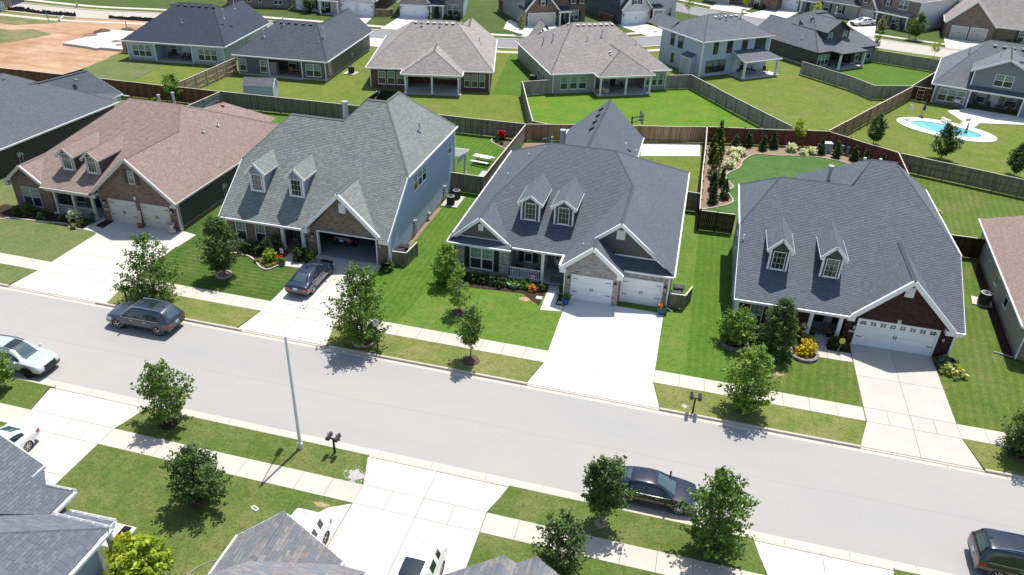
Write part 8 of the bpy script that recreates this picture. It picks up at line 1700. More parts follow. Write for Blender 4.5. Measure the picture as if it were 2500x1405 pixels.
def street_things():
    # street lamp
    t = thing('street_lamp', 'tall grey street lamp with a curved white arm in the near verge', 'street lamp', (-17.95, 28.3, 0)); b = MB()
    b.cyl((0, 0, -.1), (0, 0, .35), .15, .14, 14); b.cyl((0, 0, .3), (0, 0, 7.35), .09, .06, 14); b.build('pole', M_STEELP, t)
    b = MB(); pts = [(0, 0, 7.2), (-.03, .3, 7.42), (-.11, 1.0, 7.58), (-.2, 1.8, 7.6), (-.27, 2.4, 7.58)]; b.tube(smooth_line3(pts), .035, 8); b.build('arm', M_WHITEP, t)
    b = MB(); d = Vector((-.1, .97, 0)).normalized(); p = Vector((-.27, 2.35, 7.57)); b.bar(p, p+d*.62, .28, .10, 0); b.bar(p+d*.05, p+d*.5, .22, .05, 0); hd = b.build('lamp_head', M_WHITEP, t); b = MB(); b.cyl(p+d*.15+Vector((0, 0, .05)), p+d*.15+Vector((0, 0, .13)), .035, .035, 8); b.build('photocell', M_DKGREY, hd)
    # mailboxes: twin boxes on one post
    def mailbox(loc, rz, label):
        t = thing('mailbox', label, 'mailbox', loc, rz, 'twin mailboxes along the street'); b = MB(); b.box(-.05, -.05, -.05, .05, .05, 1.0); b.build('post', M_BLACK, t); b = MB(); b.box(-.38, -.04, .98, .38, .04, 1.04); b.build('cross_arm', M_BLACK, t)
        for x in (-.24, .24):
            b = MB(); n = 10; w2, L = .1, .26; vs = []; prof = [(-w2, 0), (w2, 0)]+[(w2*math.cos(math.pi*i/n), .11+w2*math.sin(math.pi*i/n)) for i in range(n+1)]
            for y in (-L, L): vs += [(x+p, y, 1.04+q) for p, q in prof]
            m = len(prof); b.mesh(vs, [(i, (i+1) % m, m+(i+1) % m, m+i) for i in range(m)]+[tuple(range(m-1, -1, -1)), tuple(range(m, 2*m))]); o = b.build('letter_box', M_BOXBLK, t); b = MB(); b.box(x+.105, -.1, 1.12, x+.12, -.07, 1.3); b.build('flag', M_DKGREY, o)
    mailbox((-16.0, 28.45, 0), rad(180), 'black twin mailbox near the lamp post'); mailbox((2.75, 37.62, 0), 0, 'black twin mailbox by the wide white driveway kerb'); mailbox((-36.4, 38.35, 0), 0, 'black twin mailbox behind the dark parked SUV'); mailbox((34.6, 151.2, 0), rad(-20), 'small black mailbox in the far verge by the porch house')
    # no parking sign
    t = thing('parking_sign', 'white no parking sign on a dark green post before the bushy maple', 'road sign', (-17.5, 38.05, 0)); b = MB(); b.box(-.035, -.025, -.1, .035, .025, 2.3); b.build('post', plain('sign_post', (.03, .05, .045), .5), t)
    b = MB(); b.box(-.19, -.045, 1.85, .19, -.03, 2.42); pl = b.build('sign_plate', M_WHITEP, t); red = plain('sign_red', (.45, .02, .03), .5); f = ((1, 0, 0), (0, -1, 0))
    text_on(pl, 'P', (0, -.05, 2.16), f, .2, M_BLACK); text_on(pl, 'NO PARKING', (0, -.05, 2.0), f, .052, red); text_on(pl, 'THIS SIDE', (0, -.05, 1.93), f, .052, red); text_on(pl, 'OF STREET', (0, -.05, 1.875), f, .046, red)
    b = MB(); n = 24
    for i in range(n):
        a0, a1 = 6.2832*i/n, 6.2832*(i+1)/n; P = lambda a, r: (r*math.cos(a), -.052, 2.235+r*math.sin(a)); b.face([P(a0, .11), P(a1, .11), P(a1, .135), P(a0, .135)])
    b.bar((-.085, -.052, 2.32), (.085, -.052, 2.15), .004, .025, 0, (0, 0, 1)); b.build('prohibition_ring', red, pl)
    # air conditioners
    def aircon(loc, rz, label, s=1.0):
        t = thing('air_conditioner', label, 'air conditioner', loc, rz, 'air conditioners on concrete pads'); b = MB(); r = .36*s; h = .78*s; b.lathe([(r*.98, .06), (r, .1), (r, h), (r*.96, h+.03)], (0, 0, 0), 8); b.build('casing', M_ACBLK, t)
        b = MB()
        for i in range(40): a = 6.2832*i/40; b.box(r*1.0*math.cos(a)-.012, r*1.0*math.sin(a)-.012, .12, r*math.cos(a)+.012, r*math.sin(a)+.012, h-.05)
        b.build('louvres', M_DKGREY, t); b = MB(); b.lathe([(r*.99, h+.03), (r*.99, h+.05), (r*.8, h+.055)], (0, 0, 0), 24, 0); q = b.build('top_ring', M_ALU, t)
        b = MB()
        for k in range(1, 7):
            rr = r*.8*k/7; n = 20
            for i in range(n): a0, a1 = 6.2832*i/n, 6.2832*(i+1)/n; b.bar((rr*math.cos(a0), rr*math.sin(a0), h+.065), (rr*math.cos(a1), rr*math.sin(a1), h+.065), .012, .012)
        for i in range(4): a = .785*2*i; b.bar((0, 0, h+.06), (r*.82*math.cos(a), r*.82*math.sin(a), h+.06), .02, .012)
        b.lathe([(.07, h+.06), (.05, h+.09)], (0, 0, 0), 10); b.build('fan_guard', M_DKGREY, t)
    aircon((-19.95, 60.95, .06), 0, 'black round air conditioner beside the pale blue wall, nearer of two'); aircon((-19.85, 62.35, .06), .3, 'black round air conditioner beside the pale blue wall, by the gate fence'); aircon((23.35, 56.7, .06), 0, 'black air conditioner next to the taupe siding wall', 1.15)
    pad([(-20.7, 60.4), (-19.2, 60.4), (-19.2, 62.9), (-20.7, 62.9)], M_PATIO, .08, 'concrete_pad'); pad([(22.55, 56.4), (23.9, 56.3), (24.1, 57.5), (22.75, 57.65)], M_WALK, .08, 'concrete_pad')
    aircon((-45.9, 97.2, .06), 0, 'air conditioner on a pale pad by the charcoal house wall', 1.1); pad([(-46.9, 96.5), (-45.2, 96.4), (-45.1, 98), (-46.8, 98)], M_WALK, .08, 'concrete_pad')
    aircon((-21.6, 101.9, .05), 0, 'dark air conditioner by the shaded wall of the taupe house', 1.2); aircon((15.4, 124.9, .02), 0, 'small air conditioner at the dark grey house corner by the fence', 1.0); aircon((46.6, 166.8, 0), 0, 'blue-black utility unit beside the far white side wall', 1.3)
    # flower pots
    def pot(loc, r, h, mat, label, leaf, top, seed):
        t = thing('flower_pot', label, 'flower pot', loc, 0, None); b = MB(); b.lathe([(r*.72, 0), (r*.95, h*.75), (r*1.05, h*.85), (r*1.05, h), (r*.9, h), (r*.88, h-.05)], (0, 0, 0), 16); b.build('pot', mat, t, smooth=False)
        rng = np.random.default_rng(seed); P, N, M, S, L = shoots(rng, PROF['dome'], r*1.25, h-.03, h+.34, 26, 16, .3, .05, .3, size=.085, inner=.3); mats = list(LF[leaf])
        if top: mats = [LF[top][0], LF[top][1], LF[leaf][0], LF[leaf][1]]; M = np.where(P[:, 2] > h+.17, M % 2, 2+M % 2)
        link('flowers' if top else 'foliage', leaf_data('flowers', P, N, S, M, mats), t)
    blue = plain('glazed_blue', (.012, .075, .28), .25, coat=.6); terra = plain('pot_stone', (.32, .27, .23), .7); teal = plain('pot_teal', (.05, .16, .14), .4)
    pot((-6.8, 47.3, .03), .3, .5, blue, 'cobalt blue pot left of the left white garage door', 'bright', None, 1); pot((.0, 48.0, .03), .3, .5, blue, 'cobalt blue pot right of the right white garage door', 'bright', 'orange', 2); pot((-29.05, 46.6, .03), .2, .3, terra, 'pot of red flowers beside the porch walk of the open garage house', 'bright', 'red', 3); pot((-28.7, 46.4, .03), .15, .26, teal, 'small teal pot beside the pot of red flowers', 'bright', None, 4)
    pot((10.35, 48.35, .1), .24, .3, M_BLACK, 'pink flowers left on the red brick porch', 'bright', 'pink', 5); pot((11.45, 48.45, .1), .24, .3, M_BLACK, 'pink flowers right on the red brick porch', 'bright', 'pink', 6); pot((-47.15, 48.45, .1), .12, .35, plain('pot_glass_blue', (.16, .3, .36), .2), 'pale blue urn at the foot of the brown house porch column', 'bright', None, 7)
    t = thing('planter', 'pale green oval trough of plants before the white porch rail', 'planter', (-11.0, 48.45, 0)); b = MB(); b.lathe([(.26, 0), (.36, .22), (.42, .3), (.42, .34), (.36, .34)], (0, 0, 0), 18, 0, 1.25, .75); b.build('trough', plain('trough_green', (.16, .25, .23), .5), t); rng = np.random.default_rng(9); P, N, M, S, L = shoots(rng, PROF['dome'], .45, .3, .6, 26, 16, .3, .05, .3, size=.1, inner=.3); link('foliage', leaf_data('foliage', P, N, S, M, LF['bright']), t)
    # urn and hello board at the brown garage
    t = thing('urn', 'pale hourglass urn at the right corner of the tan garage', 'urn', (-39.75, 48.45, .03)); b = MB(); b.lathe([(.2, 0), (.28, .1), (.27, .3), (.12, .45), (.12, .55), (.3, .78), (.32, .84), (.26, .84), (.2, .74)], (0, 0, 0), 18); b.build('body', plain('urn_stone', (.47, .41, .36), .6), t, smooth=True)
    t = thing('welcome_board', 'leaning board lettered downwards in a barrel between the tan garage doors', 'sign board', (-42.8, 48.55, .03)); b = MB(); b.lathe([(.2, 0), (.25, .2), (.22, .4)], (0, 0, 0), 14); b.build('barrel', plain('barrel', (.20, .09, .05), .7), t); b = MB(); b.bar((0, .05, .25), (-.02, .22, 1.45), .28, .03, 0, (0, -1, 0)); bd = b.build('board', plain('board_pale', (.45, .36, .29), .7, noise=.2), t)
    for i, ch in enumerate('HELLO'): text_on(bd, ch, (0, .03+.022*(4-i), 1.2-i*.2), ((1, 0, 0), (0, -1, 0)), .24, M_WHITEP)
    # yard signs, discs, stones, drains
    t = thing('yard_sign', 'yellow octagonal sign on a thin leaning stake by the red brick walk', 'sign', (11.9, 46.75, 0)); b = MB(); b.cyl((0, 0, 0), (.12, .05, .78), .012, .012, 6); b.build('stake', M_ALU, t); b = MB(); b.cyl((.12, .03, .9), (.125, -.0, .905), .21, .21, 8); b.build('sign_plate', plain('sign_yellow', (.55, .50, .02), .5), t); text_on(t, 'ALARM', (.12, -.012, .87), ((1, 0, 0), (0, -1, 0)), .1, M_BLACK) if False else None
    t = thing('garden_flag', 'small white garden flag with a red heart at the lime shrub', 'flag', (-29.35, 47.15, 0)); b = MB(); b.cyl((0, 0, 0), (0, 0, 1.0), .012, .012, 6); b.bar((0, 0, 1.0), (.3, 0, 1.0), .014, .014); b.build('pole', M_BLACK, t); b = MB(); b.box(.02, -.004, .55, .3, .004, .97); fl = b.build('cloth', plain('flag_white', (.66, .68, .60), .8), t)
    b = MB(); b.face([(.16, -.007, .66), (.24, -.007, .78), (.2, -.007, .84), (.16, -.007, .8), (.12, -.007, .84), (.08, -.007, .78)]); b.build('heart', plain('heart_red', (.5, .04, .05), .7), fl)
    t = thing('garden_flag', 'red white and blue bunting flag in front of the white porch rail', 'flag', (-9.65, 49.0, 0)); b = MB(); b.cyl((0, 0, 0), (0, 0, 1.05), .012, .012, 6); b.build('pole', M_BLACK, t)
    for i, c in enumerate(((.5, .03, .05), (.65, .65, .65), (.05, .08, .3), (.65, .65, .65), (.5, .03, .05))): b = MB(); b.box(-.17, -.006, .55+i*.1, .17, .006, .65+i*.1); b.build('stripe', plain('bunting_%s' % 'abcde'[i], c, .8), t)
    b = MB(); b.box(-.24, -.2, 0, .24, .2, .06); o = b.build('stepping_stone', M_DRIVE); o.location = (-8.8, 47.5, .01); setp(o, 'pale square stepping stone in the mulch left of the new walk', 'paving stone'); b = MB(); b.box(-.22, -.18, 0, .22, .18, .06); o = b.build('stepping_stone', M_DRIVE_OLD); o.location = (-7.15, 47.3, .01); setp(o, 'grey square stepping stone in the mulch beside the blue pot', 'paving stone')
    b = MB(); b.lathe([(.42, 0), (.38, .03)], (0, 0, 0), 18, 0, 1, .75); o = b.build('cover_lid', M_STRAW); o.location = (-9.8, 47.05, 0); setp(o, 'tan oval access cover in the lawn before the mulch bed', 'cover')
    t = thing('storm_drain', 'small white drain grate lying in the near lawn', 'drain', (-18.05, 23.7, 0), rad(-20)); b = MB(); b.box(-.2, -.1, 0, .2, .1, .05); b.build('frame', M_WHITEP, t); b = MB(); b.box(-.14, -.05, .05, .14, .05, .055); b.build('grate', M_DKGREY, t)
    t = thing('garden_hose', 'thin pale hose trailing over the near lawn to the shingle roof', 'hose', (0, 0, 0)); b = MB(); b.tube(smooth_line3([(-16.3, 20.6, .03), (-17.4, 20.7, .02), (-18.4, 20.2, .02), (-18.9, 19.4, .02), (-19.1, 18.2, .02)]), .014, 6); b.build('pipe', plain('hose_pale', (.35, .40, .36), .5), t)
    b = MB(); b.box(-.2, -.6, 0, .2, .6, .02); o = b.build('door_mat', mulch_mat('mat_black', (.02, .02, .022), 30)); o.location = (-23.2, 20.4, .04); setp(o, 'long black mat on the near porch walk', 'mat')
    # checked porch mats
    def mat(loc, nx, ny, s, label, rz=0):
        t = thing('checked_mat', label, 'mat', loc, rz); b = MB(); c2 = MB()
        for i in range(nx):
            for j in range(ny): (b if (i+j) % 2 else c2).box(i*s, j*s, 0, (i+1)*s, (j+1)*s, .012)
        b.build('dark_squares', M_BLACK, t); c2.build('pale_squares', plain('mat_pale', (.45, .45, .43), .9) if 'mat_pale' not in MATS else MATS['mat_pale'], t)
    mat((-8.55, 49.75, .145), 10, 8, .125, 'black and white checked mat on the porch left of the white garage doors'); mat((10.4, 48.55, .105), 9, 5, .13, 'dark checked mat on the red brick porch')
    # porch chairs
    def papasan(loc, rz, label):
        t = thing('wicker_chair', label, 'chair', loc, rz, 'round wicker chairs on the white-railed porch'); b = MB(); n = 20
        for r, y, z in ((.42, .12, .75), (.3, .18, .72)):
            b.tube([(r*math.cos(6.2832*i/n), y+.1*math.sin(6.2832*i/n), z+r*math.sin(6.2832*i/n)) for i in range(n+1)], .015, 5)
        for i in range(9): a = 6.2832*i/9; b.cyl((0, .2, .7), (.42*math.cos(a), .12+.1*math.sin(a), .75+.42*math.sin(a)), .01, .01, 4)
        b.build('backrest', M_DKGREY, t); b = MB(); b.lathe([(.3, .4), (.34, .43), (.3, .5)], (0, -.1, 0), 14); b.build('seat', CH_DK, t)
        for x in (-.22, .22):
            for y in (-.3, .12): b = MB(); b.cyl((x, y, 0), (x*.9, y, .42), .02, .02, 6); b.build('leg', M_DKGREY, t)
    papasan((-11.1, 50.7, .14), 0, 'round wicker porch chair left of the small shuttered window'); papasan((-9.6, 50.6, .14), 0, 'round wicker porch chair at the right end of the white rail')
    t = thing('bistro_chair', 'pale bistro chair on the tan brick porch', 'chair', (-29.35, 49.6, .12), 0); b = MB(); b.lathe([(.2, .43), (.21, .45)], (0, 0, 0), 14); b.build('seat', T_GREY, t); b = MB(); b.tube([(.19*math.cos(a), .19*math.sin(a), z) for a, z in ((.4, .45), (.5, .8), (1.0, .9), (1.57, .92), (2.1, .9), (2.6, .8), (2.74, .45))], .012, 5); b.build('backrest', T_GREY, t)
    for i in range(4): a = .785+1.571*i; b = MB(); b.cyl((.17*math.cos(a), .17*math.sin(a), .43), (.22*math.cos(a), .22*math.sin(a), 0), .011, .011, 5); b.build('leg', T_GREY, t)
M_STEELP = plain('pole_grey', (.60, .62, .64), .5, .1, noise=.06); M_BOXBLK = plain('mailbox_black', (.018, .018, .02), .3); M_ACBLK = plain('aircon_black', (.018, .022, .024), .5)
def smooth_line3(pts, n=6):
    out = []
    for i in range(len(pts)-1):
        p0 = Vector(pts[max(0, i-1)]); p1 = Vector(pts[i]); p2 = Vector(pts[i+1]); p3 = Vector(pts[min(len(pts)-1, i+2)])
        for k in range(n):
            t = k/n; out.append(tuple(.5*((2*p1)+(p2-p0)*t+(2*p0-5*p1+4*p2-p3)*t*t+(3*p1-p0-3*p2+p3)*t**3)))
    out.append(tuple(pts[-1])); return out
street_things()
def yard_things():
    # shed
    t = thing('garden_shed', 'small pale blue shed with grey shingle roof behind the weathered fence', 'shed', (-53.3, 82.4, 0), rad(14)); H = House.__new__(House); H.root = t; H.off = (0, 0, 0); H.roofm = S_GREYB; H.trim = T_WHITE; H.rf = MB(); H.cap = MB(); H.wl = {}; H.gut = MB(); H.rk = MB(); H.roof_o = None
    w_, d, e, r = 3.6, 2.0, 1.55, 2.35
    H.R((-.1, -.12, e), (w_+.1, -.12, e), (w_+.1, d/2, r), (-.1, d/2, r)); H.R((-.1, d+.12, e), (w_+.1, d+.12, e), (w_+.1, d/2, r), (-.1, d/2, r))
    H.W([(0, 0, 0), (w_, 0, 0), (w_, 0, e), (0, 0, e)], (0, -1, 0), W_SKY, .2); H.W([(w_, 0, 0), (w_, d, 0), (w_, d, e), (w_, d/2, r-.05), (w_, 0, e)], (1, 0, 0), W_SKY, .2); H.W([(0, 0, 0), (0, d, 0), (0, d, e), (0, d/2, r-.05), (0, 0, e)], (-1, 0, 0), W_SKY, .2); H.W([(0, d, 0), (w_, d, 0), (w_, d, e), (0, d, e)], (0, 1, 0), W_SKY); H.rake((w_+.1, -.12, e), (w_+.1, d/2, r), .05, .1, .05); H.rake((w_+.1, d+.12, e), (w_+.1, d/2, r), .05, .1, .05)
    for x, y in ((0, 0), (w_, 0), (w_, d)): H.rk.box(x-.04, y-.04, 0, x+.04, y+.04, e-.02)
    H.finish()
    # picnic table and box, grill
    t = thing('picnic_table', 'white picnic table with benches beside the tan side fence', 'picnic table', (-20.0, 71.6, 0), rad(-8)); b = MB()
    for i in range(2): b.box(-.95, -.38+i*.385, .72, .95, -.01+i*.385, .76)
    b.build('table_top', M_WHITEP, t)
    for y in (-.85, .85): b = MB(); b.box(-.95, y-.14, .42, .95, y+.14, .46); b.build('bench', M_WHITEP, t)
    for x in (-.65, .65):
        for s in (1, -1): b = MB(); b.bar((x, s*.15, .72), (x, s*.6, 0), .05, .07); b.build('leg', M_STEEL, t)
        b = MB(); b.bar((x, -.85, .4), (x, .85, .4), .05, .06); b.build('cross_brace', M_STEEL, t)
    t = thing('storage_box', 'dark storage box with pale lid against the tan side fence', 'storage box', (-18.6, 67.3, 0), rad(90)); b = MB(); b.box(-.7, -.4, 0, .7, .4, .62); b.build('box_body', M_DKGREY, t); b = MB(); b.box(-.74, -.43, .62, .74, .43, .70); b.build('lid', M_UTILG, t)
    b = MB(); b.lathe([(.28, 0), (.3, .02), (.28, .05)], (0, 0, 0), 14); o = b.build('garden_disc', plain('disc_red', (.42, .12, .09), .7)); o.location = (-20.4, 67.7, .01); setp(o, 'pinkish round mat on the grass by the pale blue rear porch post', 'mat')
    # basketball hoop
    t = thing('basketball_hoop', 'basketball hoop standing before the cedar fence by the white court', 'basketball hoop', (-6.2, 81.6, 0), rad(20)); b = MB(); b.box(-.07, -.07, 0, .07, .07, 3.4); b.build('pole', M_DKGREY, t); b = MB(); b.bar((.05, 0, 2.7), (1.0, .0, 3.0), .06, .08); b.bar((.05, 0, 3.2), (1.0, .0, 3.4), .06, .08); b.build('arm', M_DKGREY, t)
    b = MB(); b.box(1.0, -.7, 2.75, 1.03, .7, 3.8); bb = b.build('backboard', plain('backboard_glass', (.30, .34, .36), .1), t); b = MB()
    for (y0, y1, z0, z1) in ((-.73, -.67, 2.72, 3.83), (.67, .73, 2.72, 3.83), (-.7, .7, 2.72, 2.78), (-.7, .7, 3.77, 3.83)): b.box(.99, y0, z0, 1.04, y1, z1)
    b.build('frame', M_DKGREY, bb); b = MB(); n = 20; b.tube([(1.3+.24*math.cos(6.2832*i/n), .24*math.sin(6.2832*i/n), 3.0) for i in range(n+1)], .014, 5); b.build('rim', plain('rim_orange', (.5, .10, .03), .4), t); b = MB()
    for i in range(12): a = 6.2832*i/12; b.cyl((1.3+.23*math.cos(a), .23*math.sin(a), 3.0), (1.3+.13*math.cos(a+.5), .13*math.sin(a+.5), 2.6), .008, .008, 4)
    b.build('net', M_WHITEP, t)
    # utility box, pedestals
    t = thing('utility_box', 'pale green transformer box before the red fence', 'utility box', (14.9, 87.3, 0), rad(15)); b = MB(); b.box(-.5, -.35, 0, .5, .35, 1.0); b.build('cabinet', M_UTILG, t); b = MB(); b.box(-.53, -.38, 1.0, .53, .38, 1.08); b.build('lid', plain('lid_pale', (.50, .54, .55), .5), t)
    for i, (x, y) in enumerate(((16.5, 87.1), (17.0, 86.9))): t = thing('utility_pedestal', ('green cable pedestal half behind an arborvitae', 'leaning green cable pedestal by the red fence')[i], 'pedestal', (x, y, 0), .2, 'cable pedestals before the red fence'); b = MB(); b.bar((0, 0, 0), (.1*i, 0, .95), .3, .26, 0, (0, 1, 0)); b.build('case', M_UTIL, t); b = MB(); b.bar((.1*i, 0, .95), (.1*i+.01, 0, 1.02), .34, .3, 0, (0, 1, 0)); b.build('cap', M_UTIL, t)
    # swimming pool
    ax = Vector((.93, -.37)); ay = Vector((.37, .93)); c = Vector((30.0, 100.6))
    def pt(u, v): p = c+ax*u+ay*v; return (p.x, p.y)
    def oval(L, W, off=0, n=36, kid=.0): return [pt(L*math.cos(6.2832*i/n), W*math.sin(6.2832*i/n)-kid*math.sin(6.2832*i/n)**2*(1 if math.sin(6.2832*i/n) > 0 else 0)*max(0, math.cos(6.2832*i/n*1))**0*.0) for i in range(n)]
    outer, inner = oval(5.6, 3.35), oval(3.95, 1.95)
    b = MB(); n = len(outer)
    for i in range(n): j = (i+1) % n; b.face([(*outer[i], .05), (*outer[j], .05), (*inner[j], .05), (*inner[i], .05)]); b.face([(*outer[i], -.05), (*outer[j], -.05), (*outer[j], .05), (*outer[i], .05)]); b.face([(*inner[j], .05), (*inner[j], -.2), (*inner[i], -.2), (*inner[i], .05)][::-1], 1)
    o = b.build('pool_deck', [M_DRIVE_NEW, plain('pool_tile', (.03, .16, .30), .3)]); o['kind'] = 'structure'
    o = sheet('water', inner, -.01, pool_water()); sheet('ground_hole', inner, -.015, M_PATIO) if False else None
    pad([pt(1.0, 2.9), pt(2.6, 2.6), (35.2, 105.4), (33.4, 105.6)], M_DRIVE_NEW, .045, 'garden_path'); pad([(31.9, 108.7), (32.9, 104.2), (40.3, 106.0), (46, 104.5), (47, 108), (34.9, 111.0)], M_DRIVE_NEW, .055)
    def parasol(loc, label, mats, h=2.4):
        t = thing('closed_parasol', label, 'parasol', loc, 0, 'closed parasols by the pool'); b = MB(); b.cyl((0, 0, 0), (.12, .03, h), .025, .025, 8); b.build('pole', M_ALU if mats[0] is not M_NAVYC else M_BLACK, t); b = MB(); b.lathe([(.3, 0), (.3, .1), (.08, .14)], (0, 0, 0), 16); b.build('base', M_BLACK, t)
        b = MB(); k = 9
        for i in range(k): z0, z1 = h*.38+(h*.6)*i/k, h*.38+(h*.6)*(i+1)/k; r0, r1 = .2*(1-i/k*.8), .2*(1-(i+1)/k*.8); b.lathe([(r0, z0), (r1, z1)], (.1, .025, 0), 10, i % len(mats))
        b.build('canopy', list(mats), t)
    parasol((28.0, 104.7, .03), 'closed navy parasol at the far side of the pool', (M_NAVYC, )); parasol((30.9, 96.5, .03), 'closed striped parasol at the near side of the pool', (M_WHITEP, M_DKGREY))
    t = thing('pool_basketball', 'small poolside hoop with white board on the pool deck', 'basketball hoop', (25.9, 102.9, .05), .3); b = MB(); b.box(-.4, -.3, 0, .4, .3, .15); b.build('base', M_WHITEP, t); b = MB(); b.tube([(0, 0, .1), (.1, 0, .9), (.25, 0, 1.5)], .035, 6); b.build('pole', M_ALU, t); b = MB(); b.box(.2, -.32, 1.3, .24, .32, 1.85); b.build('backboard', M_WHITEP, t); b = MB(); b.tube([(.42+.17*math.cos(.524*i), .17*math.sin(.524*i), 1.4) for i in range(13)], .012, 5); b.build('rim', MATS['rim_orange'], t)
    t = thing('diving_board', 'white diving board at the far rim of the pool', 'diving board', (30.6, 103.0, .05), rad(-60)); b = MB(); b.box(-.9, -.18, .45, .5, .18, .5); b.build('plank', M_WHITEP, t); b = MB(); b.box(-.8, -.2, 0, -.3, .2, .44); b.build('stand', M_ALU, t)
    t = thing('pool_rail', 'thin metal handrails at the near rim of the pool', 'handrail', (29.0, 98.6, .05), rad(-20))
    for x in (-.3, .3, 1.2): b = MB(); b.tube([(x, -.4, 0), (x, -.4, .8), (x, .2, .85), (x, .5, .3)], .02, 6); b.build('rail', M_ALU, t)
    t = thing('dog', 'cream dog lying on the pool path', 'dog', (33.6, 105.3, .05), rad(40)); b = MB(); b.lathe([(.02, -.42), (.13, -.32), (.17, -.1), (.16, .12), (.13, .28), (.09, .36), (.1, .46), (.06, .58), (.02, .62)], (0, 0, 0), 12)
    b.v = [(z, x, .19+y*.95+(max(0, z-.28)*.7)) for (x, y, z) in b.v]
    for x, y in ((.22, .1), (.22, -.1), (-.25, .11), (-.25, -.11)): b.cyl((x, y, .12), (x+.16, y*1.2, .03), .05, .035, 6)
    b.cyl((-.4, 0, .15), (-.68, .12, .06), .035, .015, 6); b.cyl((.5, .06, .42), (.47, .1, .5), .03, .01, 5); b.cyl((.5, -.06, .42), (.47, -.1, .5), .03, .01, 5); b.build('body', plain('fur_cream', (.55, .47, .36), .9), t, smooth=True)
    def grill(loc, rz, label):
        t = thing('kettle_grill', label, 'grill', loc, rz); b = MB(); b.lathe([(.05, .62), (.24, .72), (.3, .86), (.29, .9), (.24, 1.02), (.1, 1.1), (.03, 1.12)], (0, 0, 0), 14); b.build('bowl', M_BLACK, t, smooth=True)
        for i in range(3): a = 2.094*i; b = MB(); b.cyl((.2*math.cos(a), .2*math.sin(a), .7), (.34*math.cos(a), .34*math.sin(a), 0), .018, .018, 5); b.build('leg', M_ALU, t)
    grill((5.4, 115.2, .09), 0, 'black kettle grill at the blue-grey house lean-to'); 
    t = thing('gas_grill', 'gas grill beside the pool house patio corner', 'grill', (33.2, 110.5, .06), rad(-15)); b = MB(); b.box(-.35, -.28, .1, .35, .28, .85); b.build('cabinet', M_DKGREY, t); b = MB(); b.lathe([(.3, -.36), (.32, 0), (.3, .36)], (0, 0, 0), 12); b.v = [(z, x, .9+y) for (x, y, z) in b.v]; b.build('hood', M_STEEL, t)
    # patio furniture in the covered porches
    def loc(o, rz, x, y, z=.1): c_, s_ = math.cos(rz), math.sin(rz); return (o[0]+c_*x-s_*y, o[1]+s_*x+c_*y, z)
    sets = [((-77.1, 92.7), rad(7.2), [(6.4, 1.0, 'T', 'dark round table on the pale blue house patio'), (5.5, 1.0, 'K', 'dark chair left of the table on the pale blue patio'), (7.4, 1.0, 'K', 'dark chair right of the table on the pale blue patio'), (8.3, .7, 'K', 'dark chair near the right wall on the pale blue patio')]), ((-59.5, 91.6), rad(4.6), [(6.0, 1.3, 'T', 'dark round table on the charcoal house patio'), (6.9, .9, 'R', 'rust patio chair in the middle of the charcoal house patio'), (8.1, .8, 'R', 'rust patio chair at the right of the charcoal house patio')]),
            ((-18.15, 97.9), rad(28.4), [(7.3, -.4, 'C', 'cream sofa on the taupe house porch'), (8.5, -.2, 'T', 'dark table on the taupe house porch'), (9.8, 0, 'K', 'dark chair on the taupe house porch by the middle column'), (6.4, -.6, 'Y', 'yellow toy truck on the taupe house porch')]), ((0.03, 113.15), rad(41), [(7.6, -1.2, 'T', 'dark table under the blue-grey lean-to roof'), (8.8, -1.4, 'K', 'dark chair under the blue-grey lean-to roof'), (10.6, -1.9, 'K', 'dark chair at the right post of the lean-to roof')]), ((16.7, 124.6), rad(43), [(4.6, -.8, 'T', 'dark table on the dark grey house patio'), (6.4, -.6, 'K', 'dark chair on the dark grey house patio'), (3.6, -1.2, 'K', 'dark chair left on the dark grey house patio')]),
            ((30.6, 112.15), rad(-15.7), [(7.9, .6, 'T', 'dark dining table on the pool house patio'), (6.6, .8, 'K', 'dark chair left of the pool house dining table'), (9.0, .4, 'K', 'dark chair right of the pool house dining table'), (5.2, 1.0, 'K', 'dark lounge chair by the pool house wall')])]
    cream = plain('fabric_cream', (.42, .40, .36), .9)
    for o, rz, items in sets:
        for (x, y, k, lb) in items:
            p = loc(o, rz, x, y)
            if k == 'T': patio_set(p, rz, None, lb)
            elif k in 'KR': patio_chair(p, rz+random.uniform(-.6, .6), CH_RUST if k == 'R' else CH_DK, lb, 'patio chairs')
            elif k == 'C':
                t = thing('patio_sofa', lb, 'sofa', p, rz+rad(70)); b = MB(); b.box(-.9, -.4, .1, .9, .4, .45); b.build('seat', cream, t); b = MB(); b.box(-.9, .28, .45, .9, .45, .85); b.build('backrest', cream, t)
                for sx in (-.95, .8): b = MB(); b.box(sx, -.4, .1, sx+.15, .45, .65); b.build('armrest', cream, t)
            else:
                t = thing('toy_truck', lb, 'toy', p, rz); b = MB(); b.box(-.5, -.25, .15, .5, .25, .35); b.box(.1, -.22, .35, .45, .22, .62); b.build('body', plain('toy_yellow', (.55, .40, .03), .5), t)
                for sx in (-.3, .3):
                    for sy in (-.25, .25): b = MB(); b.cyl((sx, sy-.04, .13), (sx, sy+.04, .13), .13, .13, 10); b.build('wheel', M_BLACK, t)
